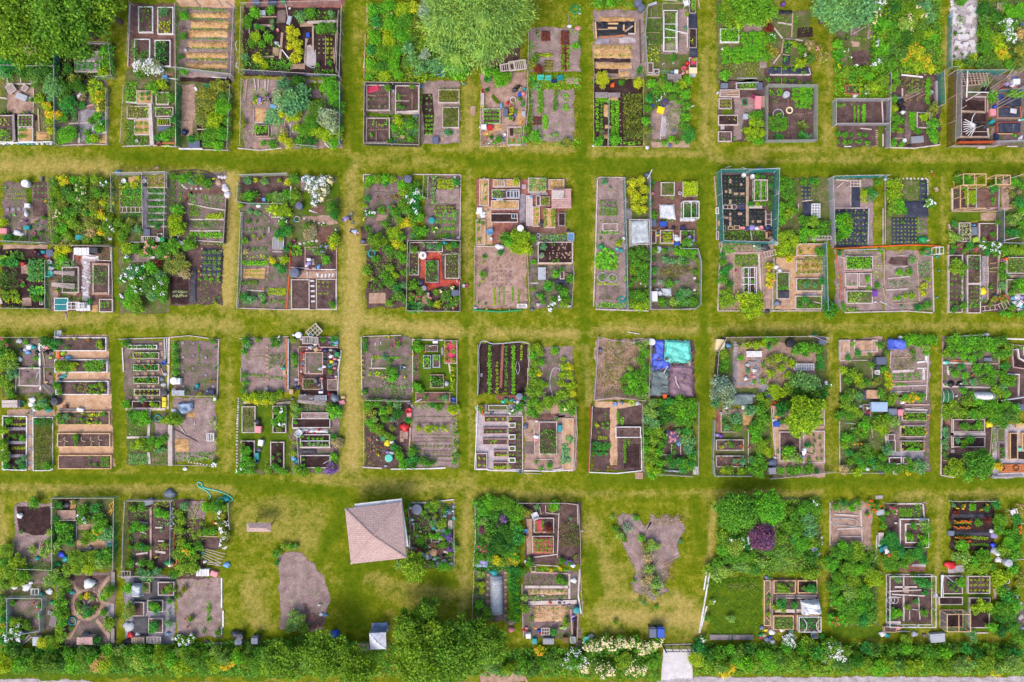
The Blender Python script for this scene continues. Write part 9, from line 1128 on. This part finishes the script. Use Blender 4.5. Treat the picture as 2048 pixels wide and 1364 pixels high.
P('~of straw rows and tubs',85,610,480,1070,'soil');C(110,650,290,710,'o',.2,den=.9,s='g');C(150,595,390,620,'G',.3,den=1.1);straw(120,738,390,775,.1,'chip');straw(165,850,385,955,.12,'chip');R(140,755,380,790,9,10,'e',ny=2);R(170,870,380,930,8,10,'o',ny=3);S('dark',(425,920,460,1060));GG('270 830 14 orange;335 828 16 white;367 828 12 navy;430 680 24 white;425 920 14 lavender;368 995 16 white;345 1000 14 lime;195 1020 14 blue;205 1035 10 red;172 1003 9 gold;95 1015 12 red;110 1000 12 pink;400 845 10 steel;425 945 8 royal;440 990 0 white'.replace(';440 990 0 white',''));barrel(450,882,20,'teal',.7,'teal-topped dark barrel');panel(212,1000,268,1045,'w',3,2,z=.2,name='small_rack');panel(410,1060,440,1100,'m',3,z=.4,name='small_rack');slab(490,825,16,26,'path');chair(515,1075,190,'mint',Q='white and mint chair at the plot corner');U(185,1180,24,'Y',fl='gold',n=50);deck(455,1080,480,1140,'d',3,h=.2);F((470,580),(490,910),h=.8);UV('33 68 40g 37 69 26g 34 66 26g 28 61 16Yo 34 60 16Yo 10 87 40h 11 88 24y 38 97 34h 38 94 24h 10 79 30w 16 80 18w 20 80 18w 30 103 34k 14 93 14g');KV('14 62 39 63 9 p;10 72 40 72 18 w;12 83 45 82 26 w;40 63 40 80 14;47 60 46 78 10 w;46 78 48 90 9 W;41 87 42 104 9 p;18 78 23 78 9;8 70 9 105 5;46 89 45 113 8 n');GG('123 1060 12 royal:.7;550 1055 18 silver');TT('260 1090 76 40 0 .5 grey grey metal trough;375 1080 34 34 0 .5 brown;165 1090 32 36 0 .4 teal;124 1055 34 34 0 .6 white')
PLOT='@on the right bare patch';UU('930 480 30w 690 250 22w 710 330 26g 740 370 36w 765 395 26g 790 330 40s 850 260 26G 885 395 30G 920 450 40o 960 440 50w 990 450 30w 930 520 44t 940 600 40w 950 660 40t 980 700 50w 910 690 30t 980 760 26y 1155 415 20b 905 830 20b 880 805 16g 990 860 20G 840 680 18G 715 960 24h');C(880,420,1000,760,'o',.25,den=.6,s='g');C(860,600,1060,800,'w',.3,den=.5,s='g');C(960,235,1190,300,'t',.06,den=1,s='g');C(1030,540,1110,690,'t',.06,den=1,s='g')
T(1360,960,3.375)
P('the wooded plot with the purple tree',255,110,950,620,'weedy');C(250,130,950,640,'g',.6,den=1.0,ls=.18);tree(600,190,115,'G',3.2,lobes=24,n=6000,ls=.16,Q='bright green round tree');tree(400,210,130,'g',3.2,lobes=26,n=7000,ls=.17,Q='green tree left of the round tree');tree(555,385,95,'p',2.8,lobes=22,n=5000,ls=.15,Q='deep purple leaved small tree');UV('69 54 100w 74 57 80w 64 59 60w',s='g',h=1.3);FF('850 228 16 white;955 390 16 white;965 430 10 white');UV('74 20 38H 31 29 60g 29 37 50h 35 30 60G 32 43 60h 38 46 70w 44 52 70g 33 52 60g 28 48 50G 25 57 50g 42 40 50gw 45 45 40kw 35 40 40kw 68 39 45H 68 37 30H 73 30 50g 77 24 50g 82 20 50G 87 18 60g 92 20 50g 90 15 40gw 87 30 60b 88 36 50b 82 31 50g 78 37 50g 83 44 60G 76 40 40k 90 43 50h 86 25 50b 80 50 40g 88 52 60d 91 48 50dl 74 30 30Yo 64 28 30k 60 48 40g 50 60 60g 54 56 50w 43 58 60w 90 64 50h 85 64 40h 94 55 30h 29 61 60w 20 60 50h 25 65 50w')
P('the mossy plot with plank stacks',190,650,560,1070,'lawn');C(190,640,550,1060,'g',.3,den=.5,s='g');C(0,0,c='g',pts=[(190,640),(550,640),(550,690),(330,720),(190,760)],h=.6,s='g');C(320,690,505,745,'t',.15,den=.8,s='g');U(215,820,24,'w',fl='white',n=20);deck(200,1045,350,1080,'g',22,h=.15,name='board_walk',Q='grey board walk, left');deck(355,1045,495,1078,'g',20,h=.15,name='board_walk',Q='grey board walk, right');UV('35 94 40w 18 93 30g 16 107 30gw 12 108 24k');KV('18 61 16 74 9 W;20 62 16 85 10 W;16 85 13 103 10 W;18 85 14 100 8 W')
P('~of four orange-timber beds',565,660,945,1030,'bark');BB('632 678 782 768 y mid;795 678 928 765 y dark;655 795 915 880 w mid;630 915 768 1012 y weedy;790 912 938 1015 y mid;568 678 612 985 y soil',.35);gframe(788,910,935,1010,.6,'W','teal',1,1,'white and blue net cage on a bed',name='net_cage',bw=.06);C(800,925,925,1000,'k',.4,den=1.4);C(640,930,760,1000,'e',.3,den=1.4);hose((815,920),(835,950),(830,990),(815,1000),c='white',r=.03,z=.8);hose((920,925),(900,950),(905,985),(920,1000),c='white',r=.03,z=.8);cloth('cloth',(800,800),(925,795),(945,885),(810,900),h=.5,wr=.3,Q='white plastic sheet blown over the bed');chair(900,1030,180,'steel');UV('74 106 40sw 72 109 40sw 75 111 36sw 86 109 50h 90 111 50h 83 112 50g 96 106 24k',n=60);UV('87 72 40k 90 74 30k 83 72 20g 68 72 40h 72 74 24h 74 70 16g 68 83 40k 76 84 34k 65 86 30h 69 87 24h 59 82 18h 60 78 14g 59 90 20y 60 66 20b');KV('62 68 62 101 12 g;65 78 92 78 14 w;64 88 91 89 20 w;78 77 78 91 8 d;58 92 60 95 4 y;58 77 60 74 4 y');GG('590 660 18 lavender;545 1065 14 magenta;580 1015 14 yellow;622 1030 24 white;750 1020 16 mint;690 1015 18 white;590 1080 26 steel;625 1095 20 silver;610 1065 12 royal;555 1000 20 steel;550 1050 20 green;920 1060 16 pink;570 1050 18 tan')
P('the mulched plot with a hose loop',1010,140,1300,560,'litter');C(1020,130,1215,210,'g',.4,den=1);hose((1025,260),(1080,255),(1170,262),(1195,285),(1170,310),(1080,300),(1035,300),(1020,275),c='silver',r=.04);UV('105 17 30g 116 19 30G 110 16 26k 120 15 30g');KV('104 23 120 24 9;106 33 124 32 8;108 38 122 38 6;101 15 101 44 6 w;102 43 121 45 6')
T(1688,960,3.375);slab(235,115,50,24,'gravel',5);deck(232,355,270,440,'w',3,h=.3,name='board_stack');UV('18 16 30gO 22 18 30gO 20 20 26gO 26 26 30g 27 31 34g 16 23 20gO 27 22 14w');KV('11 20 12 41 9;22 37 21 54 9');GG('248 220 30 silver:.3;245 435 20 turquoise;258 470 20 teal;270 480 16 royal;275 462 12 white;298 460 16 red;285 510 12 tan;350 290 8 white;240 630 20 silver');PLOT='@near the turquoise tub';UV('33 44 60k')
P('~with the square bark path',275,150,560,600,'mid');B(378,262,575,458,'W','bark',h=.25);B(415,295,575,425,'W','mid',h=.35);UV('33 19 30em 35 21 26ep 29 22 20G 46 31 30G 44 38 34G 54 30 40w 55 33 40g 54 40 40G 52 42 24g 50 38 18G 43 37 24h 32 40 60k 38 49 60k 44 52 60g 33 50 60g 30 56 60g 50 48 60k 40 56 50g 53 54 40k 35 58 40g 27 54 40h 28 42 40k',n=24);R(380,200,460,240,5,13,'g',ny=3);C(480,165,515,255,'G',.4,den=1.6);FF('520 375 8 gold;545 450 12 pink;355 168 14 magenta');bag(528,272,20,'white',.4,1.3);S('brick',(370,575,550,620));S('gravel',(460,565,550,585));F((275,155),(545,150),h=.7);KV('53 16 54 26 9;34 16 52 16 8')
P('the shady left-hand thicket plot',-100,460,230,990,'weedy');C(-60,450,230,990,'g',.6,den=1.1);S('lawn',(-80,985,270,1070));S('soil',(75,790,135,830));FF('180 950 10 red;-70 870 12 red');UV('2 48 60g 9 50 60h -4 50 60g -8 57 60G 3 58 70g 10 60 60G 16 62 50h 21 65 60y 18 69 50y 23 69 40y 6 68 60h -2 68 60g -7 72 60g 3 76 70w 11 75 70g 16 77 50g -4 82 60G 3 85 70g 11 86 60G 17 84 50g 6 93 60g 13 94 60k 18 91 50g -2 93 50G -7 94 50Gr -6 65 40g -1 45 50G 9 45 50h 15 56 40g')
P('the white-framed plot of crossed boards',285,630,590,975,'mid');gframe(283,635,590,975,.8,'W','grey',3,3,'tall white wire cage round the crossed boards',name='net_cage',top=False,op=.12,bw=.05);ring(325,815,24,'white',3,.4);ring(350,815,24,'white',3,.4);slab(418,740,34,46,'path');C(300,880,400,940,'G',.3,den=1);hose((430,985),(470,990),(505,985),(495,975),c='white',r=.03);B(270,990,355,1030,'n','mid',h=.4);slab(615,780,34,26,'gravel');UV('52 69 50k 56 70 40k 34 90 40G 37 90 30G 32 88 24w 43 86 24h 49 82 24k 54 90 30g 31 93 24G 36 67 30b 47 65 24e 55 76 24k 33 65 20w 42 107 50h 44 109 30y');KV('40 64 40 74 8 w;30 75 52 74 8;32 77 54 78 9;40 78 40 95 12 w;29 96 38 96 20 w;34 72 49 72 12 w;46 87 53 88 6;50 79 51 94 6;30 79 38 79 6;44 88 44 94 5;36 102 44 102 6');GG('262 1042 24 white;295 1050 20 teal;340 1015 18 teal;370 1000 20 pink;478 1042 24 silver;545 1050 14 mauve');TT('635 1068 100 60 5 .5 silver grey galvanised bath')
P('the dark plot of orange marigold rows',710,140,1020,485,'dark');FF('770 190 10 gold;815 170 8 gold;930 205 12 gold;970 168 12 gold;965 185 8 magenta;900 290 14 gold');R(755,290,855,290,8,9,'h');UV('87 18 30G 80 18 18go 76 22 24r 96 19 24k 103 17 36k 97 27 30r 74 17 20b 90 29 30g 80 44 50G')
for y in(282,322,392,418):
 for x in range(755,860,11):FL(x,y+ru(-5,5),7,'orange',12,d='orange marigolds in rows')
R(760,385,840,385,7,10,'G');R(865,390,970,395,8,10,'h');R(865,435,970,440,8,9,'g');cloth('rubber',(730,225),(1000,230),(1000,258),(730,255),wr=.01,z=.03);cloth('rubber',(720,345),(1000,345),(1000,375),(720,375),wr=.01,z=.03);F((715,140),(1010,140),h=.7,k='green');barrel(1115,562,26,'silver',.8);chair(1140,215,20,'white',Q='white garden lounger chair');FF('1178 170 12 pink;1205 175 12 pink');C(1090,180,1215,300,'t',.1,den=.5);E((1170,290),(1215,290));E((1115,510),(1120,540),(1215,530),w=5);bag(720,575,34,'red',.3,1.6,-10,'bright red covered box');slab(755,600,110,50,'gravel',5,Q='pale concrete slab by the red box');hose((1070,480),(1090,505),(1110,510),c='mint');UV('106 27 60g 105 33 50g 111 40 60G 114 44 60G 108 47 50h 76 52 40w 82 53 50w 88 56 50G 85 59 50h 93 60 50h 95 52 60g 93 49 40G 90 52 40g 96 57 40h 116 34 40gO 118 40 40g 118 32 30gO 117 26 40k 100 59 40g 115 50 50g');GG('1000 345 18 white;1018 375 26 lavender;1010 440 20 royal;1020 480 34 silver;1045 500 20 white;1045 540 26 white');TT('725 360 40 34 0 .3 steel')
P('~with the pine glazed cage',640,640,1000,1030,'lawn');BB('668 645 802 770 w mid;835 648 988 768 w mid;642 790 803 843 w dark;848 795 990 870 w mid;848 868 985 1000 w dark',.3);gframe(645,875,800,990,1.3,'y','silver',2,2,'pine framed glazed cage over a dark bed',op=.35);S('dark',(645,875,800,990));R(850,670,960,740,5,8,'y',ny=3);bag(1020,630,34,'slate',.5,1.2);ring(1108,685,17,'white',6,.3,name='round_planter');S('soil',(1150,840,1215,1010));poles(1180,940,1205,915,4,8,'W');FF('1185 765 12 orange;1195 800 10 orange');poles(1200,720,1215,690,2,16,'w');UV('78 69 40G 72 72 20g 70 69 16k 75 74 14G 73 70 14g 89 68 12o 95 69 12o 92 84 50y 96 85 45y 88 86 40y 76 90 10G 99 99 45G 87 90 14g 104 64 50y 104 69 50y 108 66 50y 111 64 40y 114 60 50G 106 75 50g 111 80 50k 108 87 70g 105 93 50d 111 92 60g 116 85 60G 106 101 60d 114 99 60g 86 104 40b 88 108 30b 118 70 40o 116 76 30g 119 64 40o 120 106 60g 100 87 40g');KV('66 64 66 79 16 W;69 65 74 69 6 m;67 64 66 79 5 W;101 73 102 80 14 p;84 103 97 103 8;116 74 117 80 14 W;118 100 122 100 14 W');GG('1090 725 20 slate;1110 735 14 silver;1135 925 18 slate;1185 835 22 white;1185 1030 24 charcoal;825 1100 16 red')
T(1740,1060,22.7);PLOT='@beside the turquoise tub';person(690,820,200,'white','teal','red',lean=65,Q='person in a red hat and white shirt bending')
# ---------- past 290 of one kind of plant: the smallest become one mass of undergrowth ----------
def merge_small(name,keep,newname,label):
 es=[e for e in REG if e[0].name.split('.')[0]==name]
 if len(es)<=keep:return
 def size(e):
  c=[k for k in e[0].children if 'foliage' in k.name]or[e[0]];return c[0].scale[0]
 es.sort(key=size,reverse=True);VS=[];FS=[];MI=[];mats=[];off=0;dead=[]
 for e in es[keep:]:
  o=e[0]
  for ch in list(o.children):
   me=ch.data;n=len(me.vertices);v=np.empty(n*3,np.float32);me.vertices.foreach_get('co',v);v=v.reshape(-1,3)*np.array(ch.scale)
   a=ch.rotation_euler[2];ca,sa=cos(a),sin(a);q=np.stack([v[:,0]*ca-v[:,1]*sa,v[:,0]*sa+v[:,1]*ca,v[:,2]],1)+np.array(ch.location)+np.array(o.location)
   nf=len(me.polygons);m=ch.material_slots[0].material
   li=np.empty(len(me.loops),np.int32);me.loops.foreach_get('vertex_index',li)
   if len(li)==nf*4:
    if m not in mats:mats.append(m)
    VS.append(q);FS.append(li.reshape(-1,4)+off);MI.append(np.full(nf,mats.index(m),np.int32));off+=n
   dead.append(ch)
  dead.append(o)
 bpy.data.batch_remove(dead);gone=set(map(id,es[keep:]));REG[:]=[e for e in REG if id(e)not in gone]
 me=fastmesh(newname,np.concatenate(VS),np.concatenate(FS))
 for m in mats:me.materials.append(m)
 me.polygons.foreach_set('material_index',np.concatenate(MI));me.update();u=obj(newname,me);u['kind']='stuff';u['label']=label;u['category']='undergrowth'
# ---------- set out the vegetables: largest groups as things, the rest one mass ----------
groups={}
for v_ in VEG:groups.setdefault((v_[7],v_[6],v_[4],v_[5]),[]).append(v_)
order=sorted(groups.items(),key=lambda kv:-sum(x[2]for x in kv[1])/len(kv[1]));cnt=0;rest=[]
for key,lst in order:
 if cnt+len(lst)<=285:
  cnt+=len(lst)
  for x,y,r,h,c,s,d,pl,bz in lst:
   o=foliage('vegetable_plant' if s!='g' else 'leek_plant',r,h,c,s,None,x,y,.01+bz)
   o.name='vegetable_plant';reg(o,f"{FN[c]} {d} in rows",'vegetable',f"{FN[c]} {d}s in rows in {pl}",share=True,plot=pl)
 else:rest+=lst
if rest:
 VS=[];FS=[];MI=[];cols=[];off=0;base={}
 for x,y,r,h,c,s,d,pl,bz in rest:
  kk=(s,R_.randrange(3))
  if kk not in base:
   n_,ls_={'l':(26,.55),'f':(40,.6),'b':(9,.8),'g':(16,.9)}[s];base[kk]=crown_arrays(n_,ls_,s if s!='l' else 'b',3)
  v,f=base[kk];a=ru(0,6.28);ca,sa=cos(a),sin(a);q=np.empty_like(v);q[:,0]=(v[:,0]*ca-v[:,1]*sa)*r+x;q[:,1]=(v[:,0]*sa+v[:,1]*ca)*r+y;q[:,2]=v[:,2]*h/1.2+.03+bz
  if c not in cols:cols.append(c)
  VS.append(q);FS.append(f+off);off+=len(v);MI+=[cols.index(c)]*len(f)
 me=fastmesh('seedlings',np.concatenate(VS),np.concatenate(FS))
 for c in cols:me.materials.append(leafmat(c))
 me.polygons.foreach_set('material_index',np.array(MI,np.int32));me.update();o=obj('seedlings',me);o['kind']='stuff';o['label']='small green seedlings growing in rows on the beds';o['category']='seedlings'
for nm,lb in(('shrub','smaller green bushes and clumps scattered over the plots'),('small_bush','low green plants scattered over the plots'),('tall_bush','more tall bushes'),('flowering_shrub','smaller flowering bushes scattered over the plots'),('brick','loose bricks')):merge_small(nm,285,nm+'_undergrowth',lb)
# ---------- labels ----------
ORD='first second third fourth fifth sixth seventh eighth ninth tenth eleventh twelfth thirteenth fourteenth fifteenth sixteenth seventeenth eighteenth nineteenth twentieth'.split()
def loc(o):
 if o.type=='MESH' and o.location.length<1e-6 and o.data.vertices:
  n=len(o.data.vertices);s=[o.data.vertices[i].co for i in range(0,n,max(1,n//40))];return(sum(p.x for p in s)/len(s),sum(p.y for p in s)/len(s))
 return(o.location.x,o.location.y)
by={}
for e in REG:by.setdefault((e[1],e[2]),[]).append(e)
for(d,pl),lst in by.items():
 tail=(' in '+pl)if pl else ''
 if pl=='the lawn':tail=' on the lawn'
 if pl.startswith('@'):tail=' '+pl[1:]
 if len(lst)==1 or lst[0][5]or len(lst)>10:
  if len(lst)>10:lst[0][5]=True
  for e in lst:e[0]['label']=d+tail
  if lst[0][5]and len(lst)>1:
   for e in lst:e[0]['group']=d+tail;e.append(1)
 else:
  P_=[loc(e[0])for e in lst];sx=max(p[0]for p in P_)-min(p[0]for p in P_);sy=max(p[1]for p in P_)-min(p[1]for p in P_);n=len(lst)
  ix=sorted(range(n),key=(lambda i:P_[i][0])if sx>=sy else(lambda i:-P_[i][1]))
  e0,e1=('leftmost','rightmost')if sx>=sy else('uppermost','lowest')
  for r,i in enumerate(ix):
   e=lst[i]
   if r==0:t=e0+' '+d
   elif r==n-1:t=e1+' '+d
   elif n==3:t='middle '+d
   else:t=f"{ORD[r] if r<20 else ORD[-1]} {d} from {'left' if sx>=sy else 'top'}"
   e[0]['label']=t+tail
for e in REG:
 o=e[0];
 o['category']=e[3]
 if len(e)<7 and e[4]:o['group']=e[4]
 l_=o['label'].replace(' pale weathered',' pale').replace(' set in rows',' in rows').split()
 while len(l_)>16:l_.pop(1)
 o['label']=' '.join(l_)
 if o.get('group')and len(e)>6:o['group']=o['label']
seen={}
for e in REG:
 l=e[0]['label'];seen.setdefault(l,[]).append(e)
print('things',len(REG),'shared',sum(len(x)>1 for x in seen.values()))
